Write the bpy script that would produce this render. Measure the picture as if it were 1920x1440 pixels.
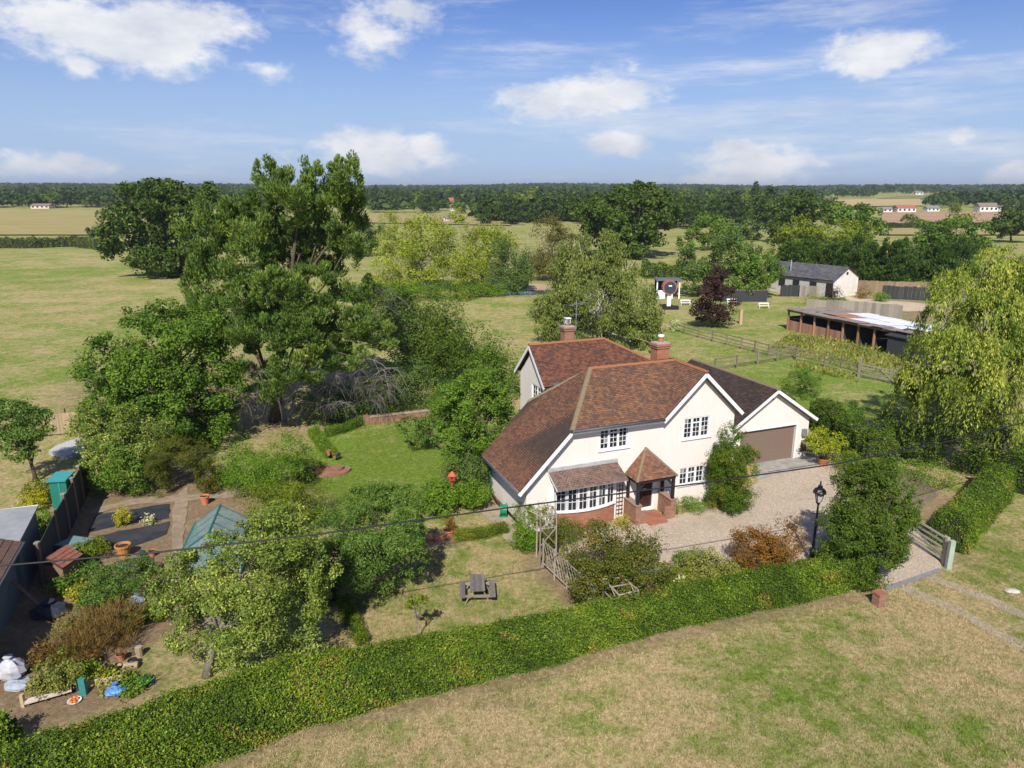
import bpy, bmesh, math, random
import numpy as np
from mathutils import Vector, Matrix
from mathutils.geometry import tessellate_polygon

for o in list(bpy.data.objects): bpy.data.objects.remove(o)
sc = bpy.context.scene
COL = sc.collection
R = math.radians

# ------------------------------------------------------------------ camera
F = 1350.0; CAMH = 15.0; PITCH = math.atan((720 - 358) / F)
cam = bpy.data.cameras.new('camera'); cam.sensor_width = 36; cam.lens = 36 * F / 1920
cam.clip_start = 0.1; cam.clip_end = 30000
camo = bpy.data.objects.new('camera', cam); COL.objects.link(camo)
camo.location = (0, 0, CAMH); camo.rotation_euler = (R(90) - PITCH, 0, 0)
sc.camera = camo

# ------------------------------------------------------------------ sky, sun, exposure
SUN_EL, SUN_AZ = 43.0, 188.0          # azimuth of the sun clockwise from +Y (behind the camera, a little to the left)
w = bpy.data.worlds.new('World'); sc.world = w; w.use_nodes = True
nt = w.node_tree; nt.nodes.clear()
def N(t, typ, **kw):
    n = t.nodes.new(typ)
    for k, v in kw.items():
        if k.startswith('i_'):
            n.inputs[k[2:]].default_value = v
        else: setattr(n, k, v)
    return n
def math_node(t, op, a, b=None, clamp=False):
    n = t.nodes.new('ShaderNodeMath'); n.operation = op; n.use_clamp = clamp
    for i, v in enumerate((a, b)):
        if v is None: continue
        if hasattr(v, 'is_output') or isinstance(v, bpy.types.NodeSocket): t.links.new(v, n.inputs[i])
        else: n.inputs[i].default_value = v
    return n.outputs[0]
sky = N(nt, 'ShaderNodeTexSky', sky_type='NISHITA', sun_disc=False)
sky.sun_elevation = R(SUN_EL); sky.sun_rotation = R(SUN_AZ)
sky.air_density = 1.0; sky.dust_density = 0.25; sky.ozone_density = 3.0
tc = N(nt, 'ShaderNodeTexCoord')
sep = N(nt, 'ShaderNodeSeparateXYZ'); nt.links.new(tc.outputs['Generated'], sep.inputs[0])
az = math_node(nt, 'ARCTAN2', sep.outputs[0], sep.outputs[1])
el = math_node(nt, 'ARCSINE', sep.outputs[2])
comb = N(nt, 'ShaderNodeCombineXYZ'); nt.links.new(az, comb.inputs[0]); nt.links.new(el, comb.inputs[1])
def wnoise(scale, detail, sx=1, sy=1, rough=.6, off=0):
    mp = N(nt, 'ShaderNodeMapping'); mp.inputs['Scale'].default_value = (sx, sy, 1); mp.inputs['Location'].default_value = (off, off * .7, 0)
    nt.links.new(comb.outputs[0], mp.inputs[0])
    n = N(nt, 'ShaderNodeTexNoise'); n.inputs['Scale'].default_value = scale; n.inputs['Detail'].default_value = detail
    n.inputs['Roughness'].default_value = rough
    nt.links.new(mp.outputs[0], n.inputs['Vector']); return n.outputs[0]
def pxdir(px, py):
    x = (px - 960) / F; y = (720 - py) / F; c, s = math.cos(PITCH), math.sin(PITCH)
    v = Vector((x, c + s * y, -s + c * y)).normalized()
    return math.atan2(v.x, v.y), math.asin(v.z)
BL = [(240, 45, 250, 70), (330, 85, 110, 50), (90, 45, 85, 40), (700, 65, 95, 50), (750, 25, 70, 42), (150, 128, 42, 24), (1120, 182, 150, 42), (1650, 92, 125, 40),
      (1625, 125, 55, 26), (1390, 285, 125, 26), (1420, 310, 120, 30), (1155, 266, 70, 20), (1800, 262, 42, 22), (700, 290, 155, 36), (800, 285, 60, 30),
      (500, 130, 70, 22), (120, 310, 130, 20), (1900, 330, 60, 24), (1400, 345, 150, 20)]
mask = None
def add_blob(a, e, wa, we, amp=1.0):
    global mask
    da = math_node(nt, 'DIVIDE', math_node(nt, 'SUBTRACT', az, a), wa)
    de = math_node(nt, 'DIVIDE', math_node(nt, 'SUBTRACT', el, e), we)
    d2 = math_node(nt, 'ADD', math_node(nt, 'MULTIPLY', da, da), math_node(nt, 'MULTIPLY', de, de))
    m = math_node(nt, 'MULTIPLY', math_node(nt, 'SUBTRACT', 1.0, math_node(nt, 'SQRT', d2)), amp)
    mask = m if mask is None else math_node(nt, 'MAXIMUM', mask, m)
for (px, py, rx, ry) in BL:
    a, e = pxdir(px, py); a2, e2 = pxdir(px + rx, py); a3, e3 = pxdir(px, py - ry)
    add_blob(a, e, abs(a2 - a) * 1.4, abs(e3 - e) * 1.65)
rs = random.Random(5)
for k in range(16):      # the same kind of clouds all round the sky
    a = rs.uniform(.75, 2 * math.pi - .75); a = a if a < math.pi else a - 2 * math.pi
    add_blob(a, rs.uniform(.05, .55), rs.uniform(.08, .22), rs.uniform(.03, .07))
n1 = wnoise(7.0, 9, 1, 1.9, .66, 3.1)
n2 = wnoise(30.0, 4, 1, 1.7, .6, 1.3)
dens = math_node(nt, 'ADD', mask, math_node(nt, 'MULTIPLY', math_node(nt, 'SUBTRACT', n1, .52), 2.5))
dens = math_node(nt, 'ADD', dens, math_node(nt, 'MULTIPLY', math_node(nt, 'SUBTRACT', n2, .5), .9))
mr = N(nt, 'ShaderNodeMapRange', interpolation_type='SMOOTHSTEP'); nt.links.new(dens, mr.inputs[0])
mr.inputs[1].default_value = .05; mr.inputs[2].default_value = .75; mr.inputs[3].default_value = 0; mr.inputs[4].default_value = .93
# thin high streaks
n3 = wnoise(2.6, 8, 1, 7.5, .68, 8.2); n4 = wnoise(1.3, 3, 1, 2, .5, 2.2)
st = math_node(nt, 'MULTIPLY', n3, math_node(nt, 'ADD', n4, .35))
mr2 = N(nt, 'ShaderNodeMapRange', interpolation_type='SMOOTHSTEP'); nt.links.new(st, mr2.inputs[0])
mr2.inputs[1].default_value = .40; mr2.inputs[2].default_value = .64; mr2.inputs[3].default_value = 0; mr2.inputs[4].default_value = .62
cover = math_node(nt, 'MAXIMUM', mr.outputs[0], mr2.outputs[0])
n5 = wnoise(9.0, 5, 1, 2.2, .6, 5.5)
crp = N(nt, 'ShaderNodeValToRGB'); nt.links.new(n5, crp.inputs[0])
crp.color_ramp.elements[0].position = .36; crp.color_ramp.elements[0].color = (9.4, 9.8, 10.9, 1)
crp.color_ramp.elements[1].position = .60; crp.color_ramp.elements[1].color = (12.8, 12.8, 12.9, 1)
hs = N(nt, 'ShaderNodeHueSaturation'); hs.inputs['Saturation'].default_value = 1.15; hs.inputs['Value'].default_value = 1.1; hs.inputs['Hue'].default_value = .515
nt.links.new(sky.outputs[0], hs.inputs['Color'])
hz = N(nt, 'ShaderNodeMapRange', interpolation_type='SMOOTHERSTEP'); nt.links.new(math_node(nt, 'ABSOLUTE', el), hz.inputs[0])
hz.inputs[1].default_value = .0; hz.inputs[2].default_value = .28; hz.inputs[3].default_value = .80; hz.inputs[4].default_value = 0
mixh = N(nt, 'ShaderNodeMix', data_type='RGBA'); nt.links.new(hz.outputs[0], mixh.inputs[0]); tint_ = N(nt, 'ShaderNodeMix', data_type='RGBA', blend_type='MULTIPLY'); tint_.inputs[0].default_value = 1; tint_.inputs[7].default_value = (.86, 1.0, 1.30, 1); nt.links.new(hs.outputs[0], tint_.inputs[6]); nt.links.new(tint_.outputs[2], mixh.inputs[6]); mixh.inputs[7].default_value = (5.8, 7.8, 11.4, 1)
mixc = N(nt, 'ShaderNodeMix', data_type='RGBA'); nt.links.new(cover, mixc.inputs[0]); nt.links.new(mixh.outputs[2], mixc.inputs[6]); nt.links.new(crp.outputs[0], mixc.inputs[7])
bg = N(nt, 'ShaderNodeBackground'); bg.inputs['Strength'].default_value = .064; nt.links.new(mixc.outputs[2], bg.inputs[0])
w.cycles.sampling_method = 'MANUAL'; w.cycles.sample_map_resolution = 512
wo = N(nt, 'ShaderNodeOutputWorld'); nt.links.new(bg.outputs[0], wo.inputs[0])

sl = bpy.data.lights.new('sun', 'SUN'); sl.energy = 5.0; sl.angle = R(.55); sl.color = (1, .955, .88)
so = bpy.data.objects.new('sun', sl); COL.objects.link(so)
sd = Vector((math.sin(R(SUN_AZ)) * math.cos(R(SUN_EL)), math.cos(R(SUN_AZ)) * math.cos(R(SUN_EL)), math.sin(R(SUN_EL))))
so.rotation_euler = sd.to_track_quat('Z', 'Y').to_euler(); so.location = (0, -20, 60)
vs = sc.view_settings; vs.view_transform = 'Standard'; vs.look = 'None'; vs.exposure = 0.24; vs.gamma = 1.0; vs.use_curve_mapping = False
try:
    cy = sc.cycles; cy.max_bounces = 6; cy.diffuse_bounces = 3; cy.glossy_bounces = 2; cy.transmission_bounces = 4; cy.transparent_max_bounces = 6; cy.volume_bounces = 0
except Exception: pass

# ------------------------------------------------------------------ image helpers
CP, SP = math.cos(PITCH), math.sin(PITCH)
def ray(px, py):
    x = (px - 960) / F; y = (720 - py) / F
    return (x, CP + SP * y, -SP + CP * y)
def G(px, py, z=0.0):
    d = ray(px, py); t = (z - CAMH) / d[2]; return Vector((d[0] * t, d[1] * t, z))
def AT(px, py, Y):
    d = ray(px, py); t = Y / d[1]; return Vector((d[0] * t, Y, CAMH + d[2] * t))
def MPP(p):       # metres for one photograph pixel at a point
    return (p[1] * CP - (p[2] - CAMH) * SP) / F

# ------------------------------------------------------------------ tagging
def tag(o, label=None, cat=None, group=None, kind=None):
    if label: o['label'] = label
    if cat: o['category'] = cat
    if group: o['group'] = group
    if kind: o['kind'] = kind
    return o
def link(name, me, parent=None):
    o = bpy.data.objects.new(name, me); COL.objects.link(o)
    if parent: o.parent = parent
    return o
def empty(name, loc, label=None, cat=None, group=None, rz=0.0):
    o = link(name, None); o.location = loc; o.rotation_euler = (0, 0, rz); o.empty_display_size = .2
    return tag(o, label, cat, group)

# ------------------------------------------------------------------ mesh builder
class MB:
    def __init__(s): s.v = []; s.f = []
    def add(s, vs, fs):
        b = len(s.v); s.v += [tuple(p) for p in vs]; s.f += [tuple(b + i for i in f) for f in fs]; return s
    def box(s, c, d, rz=0.0, rx=0.0, ry=0.0):
        M = Matrix.Rotation(rz, 3, 'Z') @ Matrix.Rotation(ry, 3, 'Y') @ Matrix.Rotation(rx, 3, 'X'); c = Vector(c)
        p = [c + M @ Vector((sx * d[0] / 2, sy * d[1] / 2, sz * d[2] / 2)) for sx in (-1, 1) for sy in (-1, 1) for sz in (-1, 1)]
        return s.add(p, [(0, 1, 3, 2), (4, 6, 7, 5), (0, 4, 5, 1), (2, 3, 7, 6), (0, 2, 6, 4), (1, 5, 7, 3)])
    def ab(s, a, b):
        return s.box([(a[i] + b[i]) / 2 for i in range(3)], [abs(b[i] - a[i]) for i in range(3)])
    def bar(s, a, b, w, h, up=(0, 0, 1)):
        a = Vector(a); b = Vector(b); d = (b - a)
        if d.length < 1e-6: return s
        d.normalize(); up = Vector(up)
        if abs(d.dot(up)) > .98: up = Vector((1, 0, 0))
        x = d.cross(up).normalized(); y = x.cross(d)
        p = [q + x * (i * w / 2) + y * (j * h / 2) for q in (a, b) for i, j in ((-1, -1), (1, -1), (1, 1), (-1, 1))]
        return s.add(p, [(3, 2, 1, 0), (4, 5, 6, 7), (0, 1, 5, 4), (1, 2, 6, 5), (2, 3, 7, 6), (3, 0, 4, 7)])
    def tube(s, pts, rad, n=8, cap=True):
        pts = [Vector(p) for p in pts]; m = len(pts)
        rad = rad if hasattr(rad, '__len__') else [rad] * m
        vs = []; x = None
        for i, p in enumerate(pts):
            d = (pts[min(i + 1, m - 1)] - pts[max(i - 1, 0)]).normalized()
            if x is None:
                u = Vector((0, 0, 1)) if abs(d.z) < .9 else Vector((1, 0, 0)); x = d.cross(u).normalized()
            else: x = (x - d * x.dot(d)).normalized()
            y = d.cross(x)
            for k in range(n):
                t = 2 * math.pi * k / n; vs.append(p + (x * math.cos(t) + y * math.sin(t)) * rad[i])
        fs = [(i * n + k, i * n + (k + 1) % n, (i + 1) * n + (k + 1) % n, (i + 1) * n + k) for i in range(m - 1) for k in range(n)]
        if cap: fs += [tuple(range(n - 1, -1, -1)), tuple(range((m - 1) * n, m * n))]
        return s.add(vs, fs)
    def lathe(s, c, prof, n=16):
        c = Vector(c); vs = [c + Vector((r * math.cos(2 * math.pi * k / n), r * math.sin(2 * math.pi * k / n), z)) for r, z in prof for k in range(n)]
        m = len(prof)
        fs = [(i * n + k, i * n + (k + 1) % n, (i + 1) * n + (k + 1) % n, (i + 1) * n + k) for i in range(m - 1) for k in range(n)]
        fs += [tuple(range(n - 1, -1, -1)), tuple(range((m - 1) * n, m * n))]
        return s.add(vs, fs)
    def prism(s, poly, dv):    # poly: list of 3d points, dv: extrusion vector
        n = len(poly); dv = Vector(dv); p = [Vector(q) for q in poly]
        return s.add(p + [q + dv for q in p], [tuple(range(n - 1, -1, -1)), tuple(range(n, 2 * n))] + [(i, (i + 1) % n, n + (i + 1) % n, n + i) for i in range(n)])
    def build(s, name, mat, parent=None, smooth=False, bevel=0.0):
        me = bpy.data.meshes.new(name); me.from_pydata(s.v, [], s.f)
        bm = bmesh.new(); bm.from_mesh(me); bmesh.ops.recalc_face_normals(bm, faces=bm.faces)
        if bevel > 0: bmesh.ops.bevel(bm, geom=[e for e in bm.edges], offset=bevel, segments=1, affect='EDGES', clamp_overlap=True)
        bm.to_mesh(me); bm.free()
        me.materials.append(mat)
        if smooth: me.polygons.foreach_set('use_smooth', [True] * len(me.polygons))
        return link(name, me, parent)
def ground_child(o, root):      # a mesh written in world coordinates becomes a part of a thing that stands elsewhere
    o.parent = root; o.matrix_parent_inverse = Matrix.Identity(4)
    o.data.transform(Matrix.Rotation(-root.rotation_euler.z, 4, 'Z') @ Matrix.Translation(-Vector(root.location)))
    return o

# ------------------------------------------------------------------ materials
MATS = {}
def base_mat(name):
    m = bpy.data.materials.new(name); m.use_nodes = True; t = m.node_tree; t.nodes.clear()
    out = N(t, 'ShaderNodeOutputMaterial'); b = N(t, 'ShaderNodeBsdfPrincipled'); t.links.new(b.outputs[0], out.inputs[0])
    return m, t, b, out
def ramp(t, fac, stops):
    r = N(t, 'ShaderNodeValToRGB'); t.links.new(fac, r.inputs[0]); e = r.color_ramp.elements
    while len(e) < len(stops): e.new(.5)
    for k, (p, c) in enumerate(stops): e[k].position = p; e[k].color = (*c, 1)
    return r.outputs[0]
def noise(t, vec, scale, detail=4, rough=.6):
    n = N(t, 'ShaderNodeTexNoise'); n.inputs['Scale'].default_value = scale; n.inputs['Detail'].default_value = detail; n.inputs['Roughness'].default_value = rough
    if vec is not None: t.links.new(vec, n.inputs['Vector'])
    return n.outputs[0]
def bump(t, b, h, strength=.4, dist=.03):
    bm = N(t, 'ShaderNodeBump'); bm.inputs['Strength'].default_value = strength; bm.inputs['Distance'].default_value = dist
    t.links.new(h, bm.inputs['Height']); t.links.new(bm.outputs[0], b.inputs['Normal'])
def mixrgb(t, fac, a, b, mode='MIX'):
    n = N(t, 'ShaderNodeMix', data_type='RGBA', blend_type=mode)
    for s, v in ((n.inputs[0], fac), (n.inputs[6], a), (n.inputs[7], b)):
        if isinstance(v, bpy.types.NodeSocket): t.links.new(v, s)
        elif isinstance(v, (tuple, list)): s.default_value = (*v, 1)
        else: s.default_value = v
    return n.outputs[2]
def objvec(t):
    c = N(t, 'ShaderNodeTexCoord'); return c.outputs['Object']
def posvec(t):
    g = N(t, 'ShaderNodeNewGeometry'); return g.outputs['Position']
def plain(name, col, var=.15, scale=6., rough=.75, bumps=.15, metallic=0., spec=.3, dirt=None):
    """a surface with a little mottling, grain and unevenness"""
    if name in MATS: return MATS[name]
    m, t, b, o = base_mat(name); v = objvec(t)
    n1 = noise(t, v, scale, 6, .65); n2 = noise(t, v, scale * .23, 3)
    lo = tuple(max(0, c * (1 - var)) for c in col); hi = tuple(min(1, c * (1 + var)) for c in col)
    c = ramp(t, n1, [(.3, lo), (.7, hi)])
    if dirt: c = mixrgb(t, math_node(t, 'MULTIPLY', math_node(t, 'SUBTRACT', n2, .45, True), 2.2, True), c, dirt)
    t.links.new(c, b.inputs['Base Color'])
    b.inputs['Roughness'].default_value = rough; b.inputs['Metallic'].default_value = metallic; b.inputs['Specular IOR Level'].default_value = spec
    if bumps: bump(t, b, n1, bumps, .02)
    MATS[name] = m; return m
def wood(name, col, var=.35, sc=(2, 2, 30), rough=.85):
    if name in MATS: return MATS[name]
    m, t, b, o = base_mat(name); v = objvec(t)
    mp = N(t, 'ShaderNodeMapping'); mp.inputs['Scale'].default_value = sc; t.links.new(v, mp.inputs[0])
    n1 = noise(t, mp.outputs[0], 3, 6, .7); g = N(t, 'ShaderNodeNewGeometry'); oi = N(t, 'ShaderNodeObjectInfo')
    c = ramp(t, n1, [(.25, tuple(q * (1 - var) for q in col)), (.75, tuple(q * (1 + var) for q in col))])
    k = math_node(t, 'ADD', math_node(t, 'MULTIPLY', oi.outputs['Random'], .5), .75)
    cb = N(t, 'ShaderNodeCombineColor'); [t.links.new(k, cb.inputs[i]) for i in range(3)]
    c = mixrgb(t, 1.0, c, cb.outputs[0], 'MULTIPLY')
    t.links.new(c, b.inputs['Base Color']); b.inputs['Roughness'].default_value = rough; bump(t, b, n1, .35, .01)
    MATS[name] = m; return m
LEAF_GAIN = (1.85, 1.72, .95)
def leafmat(name, stops, trans=.28, gloss=.35, gain=1.0):
    """leaf colours run over the attribute 'tint' (each leaf and each clump its own)"""
    if name in MATS: return MATS[name]
    m, t, b, o = base_mat(name)
    a = N(t, 'ShaderNodeAttribute', attribute_name='tint'); g = N(t, 'ShaderNodeNewGeometry')
    f = math_node(t, 'ADD', a.outputs['Fac'], math_node(t, 'MULTIPLY', math_node(t, 'SUBTRACT', g.outputs['Random Per Island'], .5), .28), True)
    c = ramp(t, f, [(p_, tuple(min(.6, q * g_ * gain) for q, g_ in zip(c_, LEAF_GAIN))) for p_, c_ in stops])
    t.links.new(c, b.inputs['Base Color']); b.inputs['Roughness'].default_value = .5; b.inputs['Specular IOR Level'].default_value = gloss * .4
    tr = N(t, 'ShaderNodeBsdfTranslucent')
    tc_ = mixrgb(t, 1.0, c, (1.25, 1.3, .55), 'MULTIPLY'); t.links.new(tc_, tr.inputs[0])
    mx = N(t, 'ShaderNodeMixShader'); mx.inputs[0].default_value = trans * .6
    t.links.new(b.outputs[0], mx.inputs[1]); t.links.new(tr.outputs[0], mx.inputs[2]); t.links.new(mx.outputs[0], o.inputs[0])
    MATS[name] = m; return m
def L3(a, b, c, d=None):
    s = [(0.0, a), (.5, b), (1.0, c)]
    return s if d is None else [(0.0, a), (.42, b), (.8, c), (1.0, d)]
LM = dict(
    hedge=leafmat('hedge_leaf', [(0, (.022, .045, .010)), (.36, (.05, .092, .016)), (.62, (.085, .14, .022)), (.84, (.13, .19, .03)), (.95, (.17, .19, .05)), (1, (.16, .09, .045))], .2, .3),
    hedge2=leafmat('field_hedge_leaf', L3((.028, .06, .012), (.06, .105, .02), (.11, .15, .03))),
    oak=leafmat('oak_leaf', L3((.016, .034, .008), (.036, .066, .014), (.068, .10, .022)), .2),
    broad=leafmat('broadleaf', L3((.026, .06, .012), (.062, .12, .022), (.11, .165, .03))),
    bright=leafmat('bright_leaf', L3((.035, .085, .012), (.075, .145, .02), (.135, .21, .03)), .25, .3, .92),
    lime=leafmat('lime_leaf', L3((.10, .16, .015), (.22, .28, .025), (.36, .38, .05)), .28, .35, .68),
    conifer=leafmat('conifer_needle', L3((.024, .05, .018), (.055, .098, .032), (.095, .145, .042), (.16, .19, .04)), .25, .3, 1.1),
    leyl=leafmat('cypress_hedge_leaf', L3((.016, .04, .012), (.038, .078, .022), (.075, .12, .032)), .2, .3, .85),
    willow=leafmat('willow_leaf', [(0, (.035, .065, .02)), (.35, (.085, .125, .03)), (.65, (.155, .195, .045)), (.9, (.235, .26, .075)), (1, (.32, .32, .13))], .4, .35, 1.05),
    wyellow=leafmat('yellow_willow_leaf', L3((.075, .115, .022), (.15, .195, .03), (.245, .27, .05)), .3, .35, .95),
    birch=leafmat('birch_leaf', L3((.04, .065, .022), (.085, .115, .042), (.155, .175, .075)), .28),
    greyg=leafmat('grey_green_leaf', L3((.035, .07, .028), (.07, .115, .045), (.12, .17, .075)), .25, .3, .85),
    fruit=leafmat('fruit_tree_leaf', L3((.04, .07, .02), (.095, .14, .04), (.175, .22, .075), (.30, .30, .09)), .28),
    apple=leafmat('apple_leaf', L3((.028, .062, .016), (.062, .115, .032), (.115, .17, .062)), .28),
    copper=leafmat('copper_leaf', L3((.016, .009, .014), (.034, .018, .026), (.06, .03, .04)), .2),
    rust=leafmat('rusty_leaf', [(0, (.04, .055, .014)), (.35, (.075, .085, .022)), (.6, (.09, .13, .026)), (.82, (.13, .12, .035)), (1, (.22, .085, .035))], .25, .3, .72),
    orange=leafmat('orange_leaf', L3((.09, .07, .02), (.20, .10, .03), (.28, .13, .035), (.14, .17, .03)), .25, .3, .62),
    pyra=leafmat('berry_climber_leaf', L3((.025, .06, .01), (.055, .11, .016), (.11, .15, .022), (.40, .16, .02)), .25, .3, .75),
    holly=leafmat('holly_leaf', L3((.018, .040, .008), (.045, .080, .014), (.08, .12, .022)), .15, .4),
    yellow=leafmat('yellow_leaf', L3((.17, .19, .02), (.30, .29, .03), (.44, .40, .06)), .25, .35, .75),
    ygreen=leafmat('yellow_green_leaf', L3((.055, .10, .014), (.12, .17, .022), (.22, .25, .035)), .28, .35, .75),
    dry=leafmat('dry_stem', L3((.09, .06, .03), (.17, .115, .06), (.25, .18, .10)), .15, .2, .62),
    twig=leafmat('dead_twig', L3((.10, .085, .07), (.19, .165, .14), (.28, .25, .22)), .05),
    weeds=leafmat('meadow_weed', L3((.07, .095, .03), (.13, .15, .05), (.20, .19, .10)), .25, .3, 1.0),
    brownw=leafmat('brown_willow_leaf', L3((.055, .06, .025), (.11, .11, .05), (.17, .16, .08)), .25, .3, .7),
    grass=leafmat('grass_blade', L3((.09, .12, .03), (.20, .18, .06), (.38, .31, .15)), .3, .2, .7),
    silver=leafmat('silver_leaf', L3((.16, .2, .12), (.32, .36, .28), (.55, .58, .5)), .2),
    far=leafmat('distant_leaf', L3((.014, .032, .010), (.030, .056, .015), (.055, .082, .02)), .15, .2, .85),
)
BARK = plain('bark', (.10, .075, .05), .4, 5, .95, .6)
BARKG = plain('grey_bark', (.22, .19, .16), .35, 5, .95, .5)
BARKW = plain('birch_bark', (.55, .52, .47), .35, 4, .9, .3, dirt=(.08, .07, .06))
CORE = plain('twig_brown_hull', (.028, .03, .014), .5, 6, 1.0, .8)  # twig brown for the light-blocking hull added inside hedges

# ------------------------------------------------------------------ foliage engine
def norm(a): return a / np.maximum(np.linalg.norm(a, axis=1, keepdims=True), 1e-9)
def leaf_mesh(name, P, Nn, L, W, tint, rng, axis=None, spread=.8, mat=None, parent=None):
    """a leaf-shaped face at each point; Nn is the rough facing, axis (optional) the way the leaf points"""
    n = len(P)
    nn = norm(Nn + rng.normal(0, spread, (n, 3)))
    if axis is None: ax = rng.normal(0, 1, (n, 3))
    else: ax = norm(axis) + rng.normal(0, .25, (n, 3))
    t = norm(ax - nn * np.sum(ax * nn, 1, keepdims=True)) if axis is None else norm(ax)
    b = norm(np.cross(nn, t))
    l = (L * rng.uniform(.65, 1.3, n))[:, None] if np.isscalar(L) else (L * rng.uniform(.7, 1.25, n))[:, None]
    wd = l * (W if np.isscalar(W) else W[:, None])
    nn2 = np.cross(t, b)
    V = np.empty((n, 4, 3), np.float32)
    V[:, 0] = P - t * l * .5; V[:, 1] = P + b * wd * .5 + nn2 * wd * .12; V[:, 2] = P + t * l * .5; V[:, 3] = P - b * wd * .5 + nn2 * wd * .12
    me = bpy.data.meshes.new(name)
    me.vertices.add(n * 4); me.vertices.foreach_set('co', V.reshape(-1))
    me.loops.add(n * 4); me.loops.foreach_set('vertex_index', np.arange(n * 4, dtype=np.int32))
    me.polygons.add(n); me.polygons.foreach_set('loop_start', np.arange(n, dtype=np.int32) * 4)
    me.update(calc_edges=True)
    at = me.attributes.new('tint', 'FLOAT', 'FACE'); at.data.foreach_set('value', np.clip(tint, 0, 1).astype(np.float32))
    me.materials.append(mat)
    return link(name, me, parent)
def sph(n, rng):
    return norm(rng.normal(0, 1, (n, 3)))
def clump_points(lobes, n, rng, k=9, rc=.42, jit=.22, fill=.25):
    """leaves gathered in clumps over the surface of each lobe: gaps between clumps, an uneven outline"""
    lobes = np.array(lobes, float)
    area = (lobes[:, 3] * lobes[:, 5]) ** .8 * lobes[:, 4] ** .4; area /= area.sum()
    P = []; Q = []; T = []
    for lb, a in zip(lobes, area):
        c, r = lb[:3], lb[3:] * 1.1
        kk = max(3, int(k)); m = max(8, int(n * a))
        cd = sph(kk, rng); cc = c + cd * r * rng.uniform(.5, .98, (kk, 1)); cr = rc * r * rng.uniform(.65, 1.4, (kk, 1)); ct = rng.normal(0, .10, kk)
        k2 = 9; sd2 = norm(sph(kk * k2, rng) + .5 * np.repeat(cd, k2, 0)); sc2 = np.repeat(cc, k2, 0) + sd2 * np.repeat(cr, k2, 0) * rng.uniform(.45, 1.05, (kk * k2, 1)); sr2 = np.repeat(cr, k2, 0) * rng.uniform(.28, .62, (kk * k2, 1)); st2 = np.repeat(ct, k2) + rng.normal(0, .09, kk * k2)
        i = rng.integers(0, kk * k2, m); d = sph(m, rng); rad = rng.uniform(0, 1, (m, 1)); rad = np.where(rng.uniform(0, 1, (m, 1)) < fill, rad ** .5, 1 - jit * rad)
        rad = np.where(rng.uniform(0, 1, (m, 1)) < .05, rad * rng.uniform(1.1, 1.7, (m, 1)), rad)
        P.append(sc2[i] + d * sr2[i] * rad); Q.append(norm(d + .7 * sd2[i] + .3 * cd[i // k2])); T.append(st2[i] + rng.normal(.45, .16, m))
    return np.concatenate(P), np.concatenate(Q), np.concatenate(T)
def limbs(mb, base, tips, r0, rng, fork=.35, wob=.06, n=7):
    base = Vector(base); tips = [Vector(t) for t in tips]
    top = sum(tips, Vector()) / len(tips); H = max(t.z for t in tips) - base.z
    def wp(a, b, m=4, kk=wob):
        return [a.lerp(b, j / m) + Vector(rng.normal(0, kk * (b - a).length, 3)) * (0 if j in (0, m) else .5) for j in range(m + 1)]
    ax = wp(base, Vector((top.x, top.y, base.z + H * .8)), 6, .03)
    mb.tube(ax, [r0 * (1.25 if j == 0 else 1 - .8 * j / 6) for j in range(7)], n)
    for t in tips:
        f = rng.uniform(fork, .75) * 6; j = int(f); a = ax[j].lerp(ax[min(6, j + 1)], f - j)
        p = wp(a, t, 4); q = r0 * .5 * (1 - .5 * f / 6)
        mb.tube(p, [q * (1 - .85 * i / 4) for i in range(5)], 5)
def tree(name, label, cat, base, lobes, mat, leaf=.2, n=8000, k=10, rc=.42, asp=.6, trunk=.3, bark=None, style='leaf', group=None, seed=1, spread=.8, fork=.35, fill=.25, ntip=14, parts=('trunk', 'crown')):
    """lobes in world coordinates: (x,y,z,rx,ry,rz)"""
    rng = np.random.default_rng(seed); root = empty(name, base, label, cat, group); b = np.array(base)
    lb = np.array(lobes, float); lb[:, :3] -= b
    P, Q, T = clump_points(lb, n, rng, k, rc, fill=fill)
    keep = P[:, 2] > .03; P, Q, T = P[keep], Q[keep], T[keep]
    if style == 'leaf': o = leaf_mesh(parts[1], P, Q + np.array([0, 0, .35]), leaf, asp, T, rng, None, spread, mat, root)
    elif style == 'needle':
        o = leaf_mesh(parts[1], P, Q, leaf, asp, T + .2 * Q[:, 2] * 0, rng, Q * .7 + np.array([0, 0, .75]), spread, mat, root)
    elif style == 'droop':
        o = leaf_mesh(parts[1], P, Q, leaf, asp, T, rng, np.array([[0, 0, -1.0]]) + .25 * Q, spread, mat, root)
    if trunk:
        mb = MB(); idx = rng.permutation(len(lb)); tips = [Vector(lb[i, :3]) + Vector(rng.normal(0, .4, 3) * lb[i, 3:]) for i in list(idx)[:ntip]]
        extra = ntip - len(tips)
        for j in range(max(0, extra)):
            i = idx[j % len(idx)]; tips.append(Vector(lb[i, :3] + sph(1, rng)[0] * lb[i, 3:] * .6))
        tips = [t if t.z > .3 else Vector((t.x, t.y, .4)) for t in tips]
        limbs(mb, (0, 0, -.1), tips, trunk, rng, fork)
        mb.build(parts[0], bark or BARK, root, True)
    return root
def lobes_px(Y, lst, depth=1.0):
    """lobes read off the photograph: centre px, half sizes in px, optional offset in depth (m)"""
    out = []
    for l in lst:
        yy = Y + (l[4] if len(l) > 4 else 0); c = AT(l[0], l[1], yy); m = MPP(c)
        out.append((c.x, c.y, c.z, l[2] * m, l[2] * m * depth, l[3] * m))
    return out
def ptree(name, label, cat, basepx, lst, mat, depth=1.0, **kw):
    b = G(*basepx); return tree(name, label, cat, b, lobes_px(b.y, lst, depth), mat, **kw)
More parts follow.
